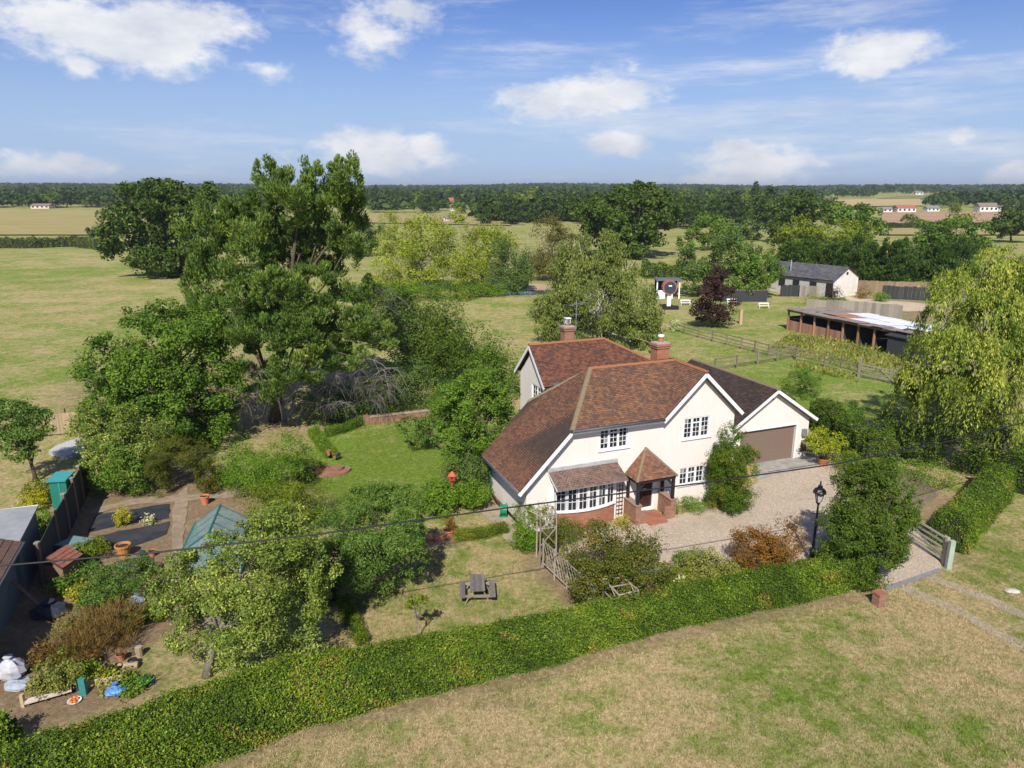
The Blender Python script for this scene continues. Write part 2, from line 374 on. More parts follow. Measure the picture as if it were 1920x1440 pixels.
def bush(name, label, base, rx, ry, rz, mat, leaf=.07, n=2500, seed=1, cat='shrub', k=12, rc=.45, group=None, lobes=None, style='leaf', asp=.6, trunk=.03, parts=('stem', 'foliage'), spread=.8):
    b = Vector(base); rng = np.random.default_rng(seed + 77)
    if lobes is None:
        lobes = [(b.x, b.y, b.z + rz * .9, rx * .8, ry * .8, rz * .85)]
        for j in range(4):
            a = rng.uniform(0, 6.28); lobes.append((b.x + math.cos(a) * rx * .45, b.y + math.sin(a) * ry * .45, b.z + rz * rng.uniform(.55, 1.15), rx * .55, ry * .55, rz * .55))
    return tree(name, label, cat, b, lobes, mat, leaf, n, k, rc, asp, trunk, None, style, group, seed, ntip=8, parts=parts, spread=spread)
def pbush(name, label, px, py, w, h, mat, leaf=.07, n=2500, seed=1, cat='shrub', dy=1.0, **kw):
    """bush whose foot is seen at px,py, w and h its size in photograph pixels"""
    b = G(px, py); m = MPP(b) * 1.12; return bush(name, label, b, w * m / 2, w * m / 2 * dy, h * m / 2, mat, leaf, n, seed, cat, **kw)
def hedge(name, label, path, width, height, mat, leaf=.07, n=20000, seed=1, group=None, taper=.85, bulge=.06, cat='hedge', closed_ends=True, top_round=.25, wav=.0):
    """clipped hedge along a ground path; a solid twig-brown hull added to block light, leaves all over it"""
    rng = np.random.default_rng(seed); path = [Vector(p) for p in path]
    root = empty(name, path[0], label, cat, group); o0 = np.array(path[0])
    seg = [(path[i + 1] - path[i]).length for i in range(len(path) - 1)]; cum = np.concatenate([[0], np.cumsum(seg)]); Lt = cum[-1]
    PA = np.array([list(p) for p in path])
    def pos(s):
        s = np.clip(s, 0, Lt); i = np.clip(np.searchsorted(cum, s, 'right') - 1, 0, len(seg) - 1); f = ((s - cum[i]) / np.array(seg)[i])[:, None]
        c = PA[i] * (1 - f) + PA[i + 1] * f
        e = 1.2; i0 = np.interp(s - e, cum, PA[:, 0]), np.interp(s - e, cum, PA[:, 1]); i1 = np.interp(s + e, cum, PA[:, 0]), np.interp(s + e, cum, PA[:, 1])
        d = norm(np.stack([i1[0] - i0[0], i1[1] - i0[1], 0 * i0[0]], 1)); return c, d, np.stack([-d[:, 1], d[:, 0], 0 * d[:, 0]], 1)
    wf = width if callable(width) else (lambda s: np.full_like(s, width)); hf = height if callable(height) else (lambda s: np.full_like(s, height))
    # cross-section: up one side, over the top, down the other; q in 0..1
    def section(s, q, inset=0.0):
        c, d, sd = pos(s); W = wf(s) / 2 - inset; Hh = hf(s) - inset
        per = 2 * Hh + 2 * W; L = q * per
        x = np.where(L < Hh, -W, np.where(L < Hh + 2 * W, -W + (L - Hh), W)); z = np.where(L < Hh, L, np.where(L < Hh + 2 * W, Hh, Hh - (L - Hh - 2 * W)))
        rr = top_round; u = np.abs(x) / np.maximum(W, 1e-6)
        z2 = z - rr * Hh * .35 * np.clip(u, 0, 1) ** 4 * (z / Hh) ** 2
        x2 = x * (1 - (1 - taper) * (z / Hh))
        nz = np.where((L > Hh) & (L < Hh + 2 * W), 1.0, .1); nx = np.where(L < Hh, -1., np.where(L > Hh + 2 * W, 1., .0)) + .5 * x / np.maximum(W, 1e-6)
        wob = bulge * (np.sin(s * 1.9 + 3 * q) + np.sin(s * 4.3 + 9 * q + 1) + np.sin(s * .7 + 1.7))
        nrm = norm(sd * nx[:, None] + np.array([0, 0, 1.0]) * nz[:, None])
        p = c + sd * x2[:, None] + np.array([0, 0, 1.0]) * z2[:, None] + nrm * wob[:, None]
        return p, nrm, d
    s = rng.uniform(0, Lt, n); q = rng.uniform(0, 1, n); P, Nr, d = section(s, q)
    if closed_ends:
        ne = int(n * wf(np.array([0.]))[0] / Lt * .8) + 20
        for e, sg in ((0.0, -1), (Lt, 1)):
            c, dd, sd = pos(np.full(ne, e)); W = wf(np.full(ne, e)) / 2; Hh = hf(np.full(ne, e))
            p = c + sd * (rng.uniform(-1, 1, ne) * W)[:, None] + np.array([0, 0, 1.]) * (rng.uniform(0, 1, ne) * Hh)[:, None]
            P = np.concatenate([P, p]); Nr = np.concatenate([Nr, dd * sg])
    m = len(P); gap = .5 + .5 * np.sin(P[:, :1] * 5.3 + 2 * np.sin(P[:, 2:] * 6)) * np.sin(P[:, 1:2] * 6.1 + P[:, 2:] * 4); P = P + Nr * (rng.normal(-.03, .06, (m, 1)) - .07 * (gap > .82) + np.where(rng.uniform(0, 1, (m, 1)) < .06, rng.uniform(0, .16, (m, 1)), 0)) + rng.normal(0, .02, (m, 3))
    ph = P[:, 0] * 1.1 + P[:, 1] * .8; T = .42 + .10 * np.sin(ph) + .08 * np.sin(P[:, 0] * 2.7 - P[:, 1] * 2.1 + P[:, 2] * 3) + .07 * np.sin(P[:, 0] * 6.1 + P[:, 2] * 5) + .12 * (np.sin(P[:, 0] * .43 + 1) * np.sin(P[:, 1] * .61)) + rng.normal(0, .2, m)
    bp_ = (np.sin(P[:, 0] * 1.7 + 2 * np.sin(P[:, 1] * .9)) * np.sin(P[:, 1] * 2.3 + P[:, 2] * 1.9) > .86) & (rng.uniform(0, 1, m) < .45); T = np.where(bp_, .97, T)
    lsz = leaf * rng.choice([.7, 1.0, 1.45], m, p=[.4, .45, .15])
    leaf_mesh('leaves', P - o0, Nr * .9 + np.array([0, 0, .2]), lsz, .62, T, rng, None, .95, mat, root)
    # core: solid hull added inside to keep light from passing through
    ns = max(2, int(Lt / .7)); ss = np.linspace(0, Lt, ns); qs = np.linspace(0, 1, 13); mb = MB(); V = []
    for si in ss:
        p, _, _ = section(np.full(13, si), qs, .10); V += [tuple(a - o0) for a in p]
    fs = [(i * 13 + j, i * 13 + j + 1, (i + 1) * 13 + j + 1, (i + 1) * 13 + j) for i in range(ns - 1) for j in range(12)]
    fs += [tuple(range(12, -1, -1)), tuple(range((ns - 1) * 13, ns * 13))]
    mb.add(V, fs); mb.build('light_block_hull', CORE, root)
    return root
def strands(name, label, cat, base, lobes, mat, n_strand, per, length, leaf, seed=1, trunk=.4, droop_to=.5, parts=('trunk', 'crown')):
    """weeping crown: leafy strands hang from the lobes"""
    rng = np.random.default_rng(seed); root = empty(name, base, label, cat); b = np.array(base); lb = np.array(lobes, float); lb[:, :3] -= b
    a = lb[:, 3] * lb[:, 5]; a /= a.sum(); nbr = n_strand // 11; ib = rng.choice(len(lb), nbr, p=a); db = sph(nbr, rng); db[:, 2] = np.abs(db[:, 2]) * .9 - .1; db = norm(db); bi = rng.integers(0, nbr, n_strand); i = ib[bi]; d = norm(db[bi] + rng.normal(0, .12, (n_strand, 3)))
    S = lb[i, :3] + d * lb[i, 3:] * (rng.uniform(.55, 1.08, nbr)[bi][:, None] + rng.normal(0, .05, (n_strand, 1))); ct = rng.normal(0, .16, nbr)[bi] + rng.normal(0, .07, n_strand)
    Ln = length * (rng.uniform(.35, 1.5, nbr)[bi]) * rng.uniform(.6, 1.2, n_strand); Ln = np.minimum(Ln, np.maximum(.3, S[:, 2] - droop_to))
    u = rng.uniform(0, 1, (n_strand, per)); out = d.copy(); out[:, 2] = 0; out = norm(out)
    wv = rng.normal(0, .22, (n_strand, 1, 3)) * u[:, :, None] ** 1.3; wv[:, :, 2] = 0
    P = S[:, None, :] + out[:, None, :] * (.9 * np.sqrt(u)[:, :, None]) * .8 + np.array([0, 0, -1.0]) * (u * Ln[:, None])[:, :, None] + wv + rng.normal(0, .06, (n_strand, per, 3))
    P[:, :, 2] += .35 * np.sin(u * 2.2)
    P = P.reshape(-1, 3); T = (np.repeat(ct, per) + rng.normal(.45, .17, n_strand * per)); Q = np.repeat(out, per, 0) * .8 + np.array([0, 0, .5])
    ok = P[:, 2] > .1; P, T, Q = P[ok], T[ok], Q[ok]
    leaf_mesh(parts[1], P, Q, leaf, .3, T, rng, np.array([[0, 0, -1.0]]) + .35 * Q + rng.normal(0, .2, Q.shape), .7, mat, root)
    mb = MB(); tips = [Vector(l[:3]) for l in lb]; limbs(mb, (0, 0, -.1), tips, trunk, rng, .3); mb.build(parts[0], BARKG, root, True)
    return root
def copy_tree(o, parent=None):
    c = o.copy(); COL.objects.link(c); c.parent = parent
    for ch in list(o.children):
        copy_tree(ch, c)
    return c
def twigs(name, starts, mat, parent, rng, n=60, length=1.2, droop=.8, rad=.012, origin=(0, 0, 0)):
    mb = MB(); o = Vector(origin)
    for s in starts:
        s = Vector(s) - o
        for j in range(n):
            d = Vector(rng.normal(0, 1, 3)); d.z = d.z * .3 - droop * .2; d.normalize(); p = [s]; L = length * rng.uniform(.4, 1.2)
            for q in range(4):
                p.append(p[-1] + d * L / 4); d = (d + Vector((0, 0, -droop * .35)) + Vector(rng.normal(0, .15, 3))).normalized()
            r0 = rad * rng.uniform(.6, 1.6); mb.tube(p, [r0 * (1 - .2 * q) for q in range(5)], 3, False)
    return mb.build(name, mat, parent)

# ------------------------------------------------------------------ the ground
def hill(x, y):
    r = np.hypot(x, y); a = np.arctan2(x, np.maximum(y, 1e-3))
    t = np.clip((r - 340) / 2300, 0, 1); t = t ** .9 * np.clip((r - 340) / 250, 0, 1)
    return t * (23 + 4.0 * np.sin(a * 5.0 + 1.2) + 2.5 * np.sin(a * 13 + .5) + 1.2 * np.sin(a * 31) + np.clip(-(a + .25), 0, 1) * 22)
def GT(px, py):
    """where the line of sight through a photograph pixel meets the rising country"""
    d = np.array(ray(px, py)); tt = np.arange(250, 6500, 4.0); P = d[None, :] * tt[:, None]; z = CAMH + P[:, 2]; h = hill(P[:, 0], P[:, 1]); hit = np.nonzero(z < h)[0]
    i = hit[0] if len(hit) else len(tt) - 1
    return Vector((P[i, 0], P[i, 1], float(h[i])))
def axis_coords(lo, hi, a, b, step, grow=1.16):
    c = list(np.arange(a, b + 1e-6, step)); s = step; x = b
    while x < hi: s *= grow; x += s; c.append(x)
    s = step; x = a; p = []
    while x > lo: s *= grow; x -= s; p.append(x)
    return np.array(p[::-1] + c)
gx = axis_coords(-7000, 7000, -34, 36, .33); gy = axis_coords(-400, 8000, 9, 72, .33)
X, Y = np.meshgrid(gx, gy); Zg = hill(X, Y)
green = np.full(X.shape, .27); soil = np.zeros(X.shape)
def blob(arr, p, rx, ry, val, rot=0.0, soft=.5):
    dx = X - p[0]; dy = Y - p[1]; c, s = math.cos(rot), math.sin(rot); u = (dx * c + dy * s) / rx; v = (-dx * s + dy * c) / ry
    k = np.clip((1 + soft - np.hypot(u, v)) / soft, 0, 1); arr[:] = arr * (1 - k) + val * k
def strip(arr, pts, wid, val, soft=.6):
    d = np.full(X.shape, 1e9)
    for a, b in zip(pts[:-1], pts[1:]):
        a = np.array(a[:2]); b = np.array(b[:2]); ab = b - a; t = np.clip(((X - a[0]) * ab[0] + (Y - a[1]) * ab[1]) / (ab @ ab), 0, 1)
        d = np.minimum(d, np.hypot(X - a[0] - t * ab[0], Y - a[1] - t * ab[1]))
    k = np.clip(1 + (wid - d) / (wid * soft), 0, 1); arr[:] = arr * (1 - k) + val * k
def gblob(arr, px, py, w, h, val, soft=.6):
    g = G(px, py); a = G(px + w / 2, py); b = G(px, py - h / 2); c = G(px, py + h / 2); blob(arr, g, abs(a.x - g.x), abs(b.y - c.y) / 2, val, 0, soft)
# broad areas (dryness of the grass)
green[Y > 60] = .55
gblob(green, 150, 640, 700, 260, .60); gblob(green, 90, 500, 300, 40, .85); gblob(green, 170, 565, 300, 50, .40); gblob(green, 160, 490, 320, 10, .25)
gblob(green, 950, 590, 360, 50, .52); gblob(green, 900, 640, 150, 60, .40); gblob(green, 1400, 615, 320, 90, .66); gblob(green, 1540, 720, 330, 80, .95)
gblob(green, 740, 850, 340, 160, 1.25); gblob(green, 700, 920, 300, 60, 1.1); gblob(green, 880, 980, 200, 60, .55)
gblob(green, 860, 1080, 380, 190, .36); gblob(green, 860, 1060, 160, 40, .50); gblob(green, 490, 815, 200, 60, .15); gblob(green, 700, 1175, 120, 60, .30)
gblob(green, 60, 860, 200, 80, .32); gblob(green, 60, 690, 300, 160, .62)
gblob(green, 900, 1410, 1000, 140, .14); gblob(green, 1150, 1350, 240, 60, .15); gblob(green, 1560, 1370, 430, 140, .50); gblob(green, 1650, 1210, 260, 90, .52); gblob(green, 1420, 1240, 160, 50, .46); gblob(green, 1800, 1420, 200, 40, .7); gblob(green, 1830, 1300, 240, 60, .35)
gblob(green, 1820, 1060, 240, 130, .40); gblob(green, 330, 1230, 220, 70, .2); gblob(green, 1880, 1400, 200, 90, .62)
strip(soil, [G(380, 1445), G(560, 1372), G(860, 1298), G(1000, 1265), G(1200, 1203), G(1400, 1158), G(1600, 1118)], .30, .6, 1.2)
strip(soil, [G(1690, 1100), G(1820, 1155), G(1930, 1215)], .25, .0, 1.0)
gblob(soil, 950, 1318, 110, 20, .5); gblob(soil, 1640, 1122, 40, 20, .6)
strip(soil, [G(1012, 1058), G(1060, 1110), G(1105, 1150)], .33, .9, .5)
strip(soil, [G(985, 1010), G(1010, 1060), G(1040, 1050)], .5, .55, .8)
gblob(soil, 250, 1000, 340, 260, 1.0, .25); gblob(soil, 170, 1220, 330, 220, 1.0, .35); gblob(soil, 330, 1230, 130, 60, .15)
gblob(soil, 520, 800, 130, 40, .35); gblob(soil, 1200, 1070, 330, 60, .8); gblob(soil, 1480, 1050, 300, 50, .8); gblob(soil, 500, 960, 170, 80, .8); gblob(soil, 830, 1010, 80, 24, .9)
gblob(soil, 430, 720, 420, 90, .6); gblob(soil, 1700, 930, 130, 70, .7); gblob(soil, 1600, 880, 120, 50, .6)
gblob(soil, 1650, 575, 200, 40, .75, .3); gblob(soil, 1790, 1030, 60, 60, .4)
V = np.stack([X, Y, Zg], -1).reshape(-1, 3).astype(np.float32); ny, nx = X.shape
ii = (np.arange(ny - 1)[:, None] * nx + np.arange(nx - 1)[None, :]).reshape(-1)
me = bpy.data.meshes.new('ground'); me.vertices.add(len(V)); me.vertices.foreach_set('co', V.reshape(-1))
fc = np.stack([ii, ii + 1, ii + nx + 1, ii + nx], 1).astype(np.int32); me.loops.add(fc.size); me.loops.foreach_set('vertex_index', fc.reshape(-1))
me.polygons.add(len(fc)); me.polygons.foreach_set('loop_start', np.arange(len(fc), dtype=np.int32) * 4); me.update(calc_edges=True)
for nm, ar in (('green', green), ('soil', soil)):
    a = me.attributes.new(nm, 'FLOAT', 'POINT'); a.data.foreach_set('value', ar.reshape(-1).astype(np.float32))
def grass_mat(name, attr=True, g=.5, lush=((.065, .11, .012), (.27, .37, .055)), dry=((.25, .18, .07), (.64, .50, .265)), soilc=((.15, .10, .055), (.36, .26, .155)), stripes=None, contrast=1.5):
    m, t, b, o = base_mat(name); p = posvec(t)
    n1 = noise(t, p, .16, 4, .6); n3 = noise(t, p, 1.1, 11, .80); n4 = noise(t, p, 5.0, 8, .84)
    if attr:
        fa = N(t, 'ShaderNodeAttribute', attribute_name='green').outputs['Fac']; so_ = N(t, 'ShaderNodeAttribute', attribute_name='soil').outputs['Fac']
    else:
        vv = N(t, 'ShaderNodeValue'); vv.outputs[0].default_value = g; fa = vv.outputs[0]; so_ = None
    def term(n, k): return math_node(t, 'MULTIPLY', math_node(t, 'SUBTRACT', n, .5), k)
    f = math_node(t, 'ADD', fa, term(n1, contrast * 1.6)); f = math_node(t, 'ADD', f, term(n3, contrast * 3.2), True)
    cg = ramp(t, n4, [(.38, lush[0]), (.62, lush[1])]); cd = ramp(t, n4, [(.38, dry[0]), (.62, dry[1])])
    c = mixrgb(t, f, cd, cg)
    if so_ is not None:
        cs = ramp(t, n4, [(.3, soilc[0]), (.7, soilc[1])])
        sf = math_node(t, 'ADD', so_, math_node(t, 'MULTIPLY', term(n3, 3.0), so_), True); c = mixrgb(t, sf, c, cs)
    t.links.new(c, b.inputs['Base Color']); b.inputs['Roughness'].default_value = 1; b.inputs['Specular IOR Level'].default_value = .1
    bump(t, b, n4, .8, .12); return m
MATS['ground'] = grass_mat('rough_grass')
me.materials.append(MATS['ground']); go = link('ground', me); go['kind'] = 'structure'
def sheet(name, poly, z, mat, kind='structure', sub=0.0, jag=0.0, seed=3):
    """a flat sheet on the ground from a ground polygon; its edge can be uneven"""
    rng = random.Random(seed); P = []
    for i in range(len(poly)):
        a = Vector(poly[i]); b = Vector(poly[(i + 1) % len(poly)]); m = max(1, int((b - a).length / sub)) if sub else 1
        for j in range(m):
            q = a.lerp(b, j / m)
            if jag and j: q += Vector((rng.uniform(-jag, jag), rng.uniform(-jag, jag), 0))
            P.append((q.x, q.y, z + (float(hill(np.array(q.x), np.array(q.y))) if q.xy.length > 350 else 0)))
    tri = tessellate_polygon([[Vector(p) for p in P]]); mb = MB(); mb.add(P, [tuple(t) for t in tri])
    o = mb.build(name, mat); 
    if o.data.polygons and sum(p.normal.z for p in o.data.polygons) < 0: o.data.flip_normals()
    if kind: o['kind'] = kind
    return o
def sheet_grid(name, poly, z, mat):
    """a field laid on the rising ground: the quad or polygon is cut into cells that follow the slope"""
    n = len(poly); lo = poly[:n // 2]; hi = poly[n // 2:][::-1]
    def along(pl, f):
        k = f * (len(pl) - 1); i = min(int(k), len(pl) - 2) if len(pl) > 1 else 0; return pl[i].lerp(pl[min(i + 1, len(pl) - 1)], k - i)
    A, B = 24, 10; mb = MB(); vs_ = []
    for j in range(B + 1):
        for i in range(A + 1):
            p = along(lo, i / A).lerp(along(hi, i / A), j / B); vs_.append((p.x, p.y, float(hill(np.array(p.x), np.array(p.y))) + z + .25))
    mb.add(vs_, [(j * (A + 1) + i, j * (A + 1) + i + 1, (j + 1) * (A + 1) + i + 1, (j + 1) * (A + 1) + i) for j in range(B) for i in range(A)])
    o = mb.build(name, mat); o['kind'] = 'structure'
    if sum(p.normal.z for p in o.data.polygons) < 0: o.data.flip_normals()
    return o
def PG(*pts): return [G(*p) for p in pts]
def field_mat(name, c0, c1, sc=.05, rows=None):
    m, t, b, o = base_mat(name); p = posvec(t); n1 = noise(t, p, sc, 6, .65); n2 = noise(t, p, .8, 4, .7)
    f = math_node(t, 'ADD', math_node(t, 'MULTIPLY', n1, .6), math_node(t, 'MULTIPLY', n2, .4)); c = ramp(t, f, [(.38, c0), (.62, c1)])
    t.links.new(c, b.inputs['Base Color']); b.inputs['Roughness'].default_value = 1; b.inputs['Specular IOR Level'].default_value = .05; bump(t, b, n2, .4, .2); return m
STUB = field_mat('stubble', (.40, .29, .14), (.52, .39, .20)); HAY = field_mat('cut_hay', (.30, .26, .10), (.38, .31, .13)); PLOU = field_mat('ploughed', (.36, .225, .135), (.45, .30, .19)); PAST = field_mat('far_pasture', (.16, .18, .05), (.28, .25, .09))
def ffield(name, pts, mat, z=.15):
    P = [GT(*p) for p in pts]
    for p in P: p.z = 0
    return sheet_grid(name, P, z, mat)
ffield('hay_field', [(-60, 444), (215, 442), (215, 396), (-60, 394)], HAY)
ffield('distant_pasture', [(640, 418), (960, 424), (930, 408), (640, 402)], HAY)
ffield('stubble_field', [(1530, 390), (1730, 387), (1725, 374), (1540, 376)], STUB, .3)
ffield('ploughed_field', [(1650, 424), (1985, 415), (1985, 398), (1655, 399)], PLOU, .2)
ffield('pale_field', [(1650, 452), (1990, 452), (1990, 430), (1655, 430)], HAY, .2)
ffield('dun_field', [(1400, 412), (1450, 412), (1450, 402), (1400, 402)], STUB, .2)
ffield('far_slope_field', [(1640, 374), (1870, 374), (1860, 367), (1680, 368)], PAST, .4)
ffield('park_pasture', [(1205, 482), (1300, 478), (1290, 452), (1200, 455)], HAY, .1)

# ------------------------------------------------------------------ hard materials
def render_mat():
    m, t, b, o = base_mat('cream_render'); v = objvec(t); mp = N(t, 'ShaderNodeMapping'); mp.inputs['Scale'].default_value = (3.0, 3.0, .35); t.links.new(v, mp.inputs[0])
    n1 = noise(t, v, 11, 5, .7); n2 = noise(t, v, .7, 4, .6); n3 = noise(t, mp.outputs[0], 2.2, 5, .65)
    c = ramp(t, n1, [(.3, (.755, .685, .615)), (.7, (.80, .735, .668))]); c = mixrgb(t, math_node(t, 'MULTIPLY', math_node(t, 'SUBTRACT', n3, .5, True), 1.3, True), c, (.60, .54, .46)); c = mixrgb(t, math_node(t, 'MULTIPLY', math_node(t, 'SUBTRACT', n2, .5, True), .9, True), c, (.62, .56, .49))
    sx = N(t, 'ShaderNodeSeparateXYZ'); t.links.new(v, sx.inputs[0]); lo = math_node(t, 'SUBTRACT', .55, sx.outputs[2], True); c = mixrgb(t, math_node(t, 'MULTIPLY', math_node(t, 'MULTIPLY', lo, n1), 1.3, True), c, (.42, .36, .28))
    t.links.new(c, b.inputs['Base Color']); b.inputs['Roughness'].default_value = .95; b.inputs['Specular IOR Level'].default_value = .2; bump(t, b, n1, .25, .02); return m
RENDER_W = render_mat()
PAINT_W = plain('white_paint', (.80, .80, .79), .04, 8, .5, .05)
BLACKW = plain('black_timber', (.02, .019, .018), .3, 8, .7, .2)
LEAD = plain('grey_lead', (.13, .14, .15), .2, 3, .6, .15)
LEADL = plain('pale_lead_flashing', (.42, .41, .40), .2, 6, .6, .15)
GUT = plain('grey_gutter', (.09, .095, .10), .15, 4, .45, .05)
def tile_mat(name, stops, lichen=(.36, .27, .10), lich=.5):
    m, t, b, o = base_mat(name); g = N(t, 'ShaderNodeNewGeometry'); v = objvec(t)
    n1 = noise(t, v, 1.1, 5, .62); n2 = noise(t, v, 4.5, 4, .7); n3 = noise(t, v, 22, 3, .6)
    f = math_node(t, 'ADD', math_node(t, 'MULTIPLY', g.outputs['Random Per Island'], .62), math_node(t, 'MULTIPLY', math_node(t, 'SUBTRACT', n1, .3), .75), True)
    c = ramp(t, f, stops)
    lf = math_node(t, 'MULTIPLY', math_node(t, 'SUBTRACT', n2, .62 - .08 * lich, True), 4.5 * lich, True); c = mixrgb(t, lf, c, lichen)
    c = mixrgb(t, math_node(t, 'MULTIPLY', n3, .35), c, (.05, .035, .03))
    t.links.new(c, b.inputs['Base Color']); b.inputs['Roughness'].default_value = .92; b.inputs['Specular IOR Level'].default_value = .15; bump(t, b, n3, .3, .01); return m
TILE_RED = tile_mat('red_clay_tiles', [(0, (.085, .062, .052)), (.3, (.145, .082, .06)), (.55, (.21, .105, .066)), (.8, (.30, .135, .072)), (1, (.40, .21, .115))], lich=.9)
TILE_SIDE = tile_mat('weathered_side_tiles', [(0, (.085, .054, .042)), (.35, (.145, .075, .05)), (.65, (.215, .098, .058)), (1, (.30, .145, .078))], lich=.6)
TILE_WING = tile_mat('wing_clay_tiles', [(0, (.06, .04, .034)), (.35, (.13, .062, .044)), (.65, (.22, .086, .05)), (1, (.30, .13, .07))], lich=.35)
TILE_BRN = tile_mat('brown_concrete_tiles', [(0, (.035, .028, .025)), (.5, (.065, .046, .038)), (1, (.11, .075, .06))], (.2, .17, .10), .25)
TILE_PORCH = tile_mat('porch_clay_tiles', [(0, (.09, .055, .045)), (.3, (.20, .10, .065)), (.65, (.30, .135, .08)), (1, (.38, .20, .12))], (.28, .24, .09), .7)
TILE_BAY = tile_mat('bay_clay_tiles', [(0, (.11, .08, .066)), (.4, (.20, .13, .10)), (.7, (.27, .165, .125)), (1, (.36, .24, .19))], (.3, .26, .2), .4)
RIDGE_O = tile_mat('orange_ridge_tiles', [(0, (.30, .11, .05)), (1, (.44, .19, .09))], lich=.25)
RIDGE_L = tile_mat('lichened_ridge_tiles', [(0, (.17, .12, .07)), (1, (.34, .27, .16))], (.42, .36, .22), .9)
def brick_mat(name, a=(.36, .10, .05), b2=(.46, .17, .09), mortar=(.36, .24, .17), sc=1.0):
    m, t, b, o = base_mat(name); v = objvec(t)
    g = N(t, 'ShaderNodeNewGeometry')
    sx = N(t, 'ShaderNodeSeparateXYZ'); t.links.new(v, sx.inputs[0]); cb = N(t, 'ShaderNodeCombineXYZ')
    t.links.new(math_node(t, 'ADD', sx.outputs[0], sx.outputs[1]), cb.inputs[0]); t.links.new(sx.outputs[2], cb.inputs[1])
    br = N(t, 'ShaderNodeTexBrick'); t.links.new(cb.outputs[0], br.inputs[0]); br.inputs['Color1'].default_value = (*a, 1); br.inputs['Color2'].default_value = (*b2, 1); br.inputs['Mortar'].default_value = (*mortar, 1)
    br.inputs['Scale'].default_value = 1; br.inputs['Brick Width'].default_value = .225 * sc; br.inputs['Row Height'].default_value = .075 * sc; br.inputs['Mortar Size'].default_value = .008 * sc
    n = noise(t, v, 5, 4); c = mixrgb(t, math_node(t, 'MULTIPLY', n, .5), br.outputs[0], (.16, .09, .06)); t.links.new(c, b.inputs['Base Color']); b.inputs['Roughness'].default_value = .95
    bump(t, b, math_node(t, 'SUBTRACT', 1.0, br.outputs['Fac']), .5, .01); return m
BRICK = brick_mat('red_brick'); BRICK_O = brick_mat('old_brown_brick', (.27, .11, .065), (.38, .18, .11), (.33, .24, .18))
def glass_mat(name, col=(.012, .014, .018)):
    m, t, b, o = base_mat(name); v = objvec(t); oi = N(t, 'ShaderNodeObjectInfo')
    c = ramp(t, oi.outputs['Random'], [(0, col), (.55, tuple(q * 2.2 for q in col)), (.8, (.06, .065, .07)), (.93, (.16, .15, .14)), (1, (.36, .32, .27))]); t.links.new(c, b.inputs['Base Color'])
    b.inputs['Roughness'].default_value = .06; b.inputs['Specular IOR Level'].default_value = .5; bump(t, b, noise(t, v, 2.0, 2), .03, .02); return m
GLASS = glass_mat('window_glass')
TERRA = plain('terracotta', (.42, .17, .085), .25, 10, .85, .15)

# ------------------------------------------------------------------ gravel drive
def gravel_mat(name, a, b_):
    m, t, b, o = base_mat(name); p = posvec(t); vo = N(t, 'ShaderNodeTexVoronoi'); vo.inputs['Scale'].default_value = 26; t.links.new(p, vo.inputs[0])
    n1 = noise(t, p, .6, 4); n2 = noise(t, p, 7, 4, .7); s2 = N(t, 'ShaderNodeSeparateColor'); t.links.new(vo.outputs['Color'], s2.inputs[0])
    f = math_node(t, 'ADD', math_node(t, 'MULTIPLY', s2.outputs[0], .55), math_node(t, 'MULTIPLY', n2, .45)); c = ramp(t, f, [(.15, a), (.8, b_)])
    c = mixrgb(t, math_node(t, 'MULTIPLY', math_node(t, 'SUBTRACT', n1, .5, True), 1.6, True), c, (.30, .22, .14)); t.links.new(c, b.inputs['Base Color']); b.inputs['Roughness'].default_value = 1
    bump(t, b, vo.outputs['Distance'], .7, .03); return m
GRAVEL = gravel_mat('gravel', (.30, .235, .165), (.60, .49, .365))
sheet('gravel_drive', PG((1062, 1046), (1055, 1000), (1150, 985), (1180, 975), (1300, 960), (1420, 905), (1440, 872), (1545, 862), (1605, 880), (1640, 930), (1720, 1000), (1766, 1066), (1680, 1100), (1600, 1075), (1480, 1065), (1380, 1050), (1260, 1075), (1160, 1080)), .012, GRAVEL, sub=.5, jag=.12)
CONC = plain('concrete', (.32, .30, .26), .3, 2.2, .95, .3, dirt=(.16, .15, .13))
sheet('garage_apron', PG((1412, 890), (1422, 866), (1528, 853), (1556, 868), (1420, 900)), .02, CONC)
sheet('gateway_kerb', PG((1655, 1102), (1760, 1066), (1766, 1073), (1662, 1110)), .03, plain('kerb_concrete', (.22, .22, .22), .2, 6, .9, .2))
sheet('side_path', PG((905, 945), (900, 960), (930, 985), (945, 1010), (965, 1020), (985, 1000), (968, 980), (943, 957), (925, 940), (915, 915)), .014, plain('paving', (.38, .30, .23), .2, 3, .95, .3, dirt=(.26, .2, .14)), sub=.4, jag=.05)
TRACK = gravel_mat('track_gravel', (.26, .21, .15), (.46, .39, .30))
sheet('wheel_track', PG((1704, 1098), (1800, 1140), (1930, 1212), (1930, 1230), (1800, 1155), (1690, 1106)), .010, TRACK, sub=.5, jag=.10)
sheet('wheel_track', PG((1748, 1078), (1850, 1115), (1930, 1150), (1930, 1165), (1850, 1128), (1735, 1086)), .011, TRACK, sub=.5, jag=.10)
sheet('flower_bed', PG((1440, 868), (1600, 880), (1660, 950), (1690, 985), (1760, 930), (1720, 890), (1640, 860), (1560, 850)), .008, plain('bed_soil', (.20, .15, .10), .4, 4, 1, .6, dirt=(.12, .14, .05)), sub=.5, jag=.15)

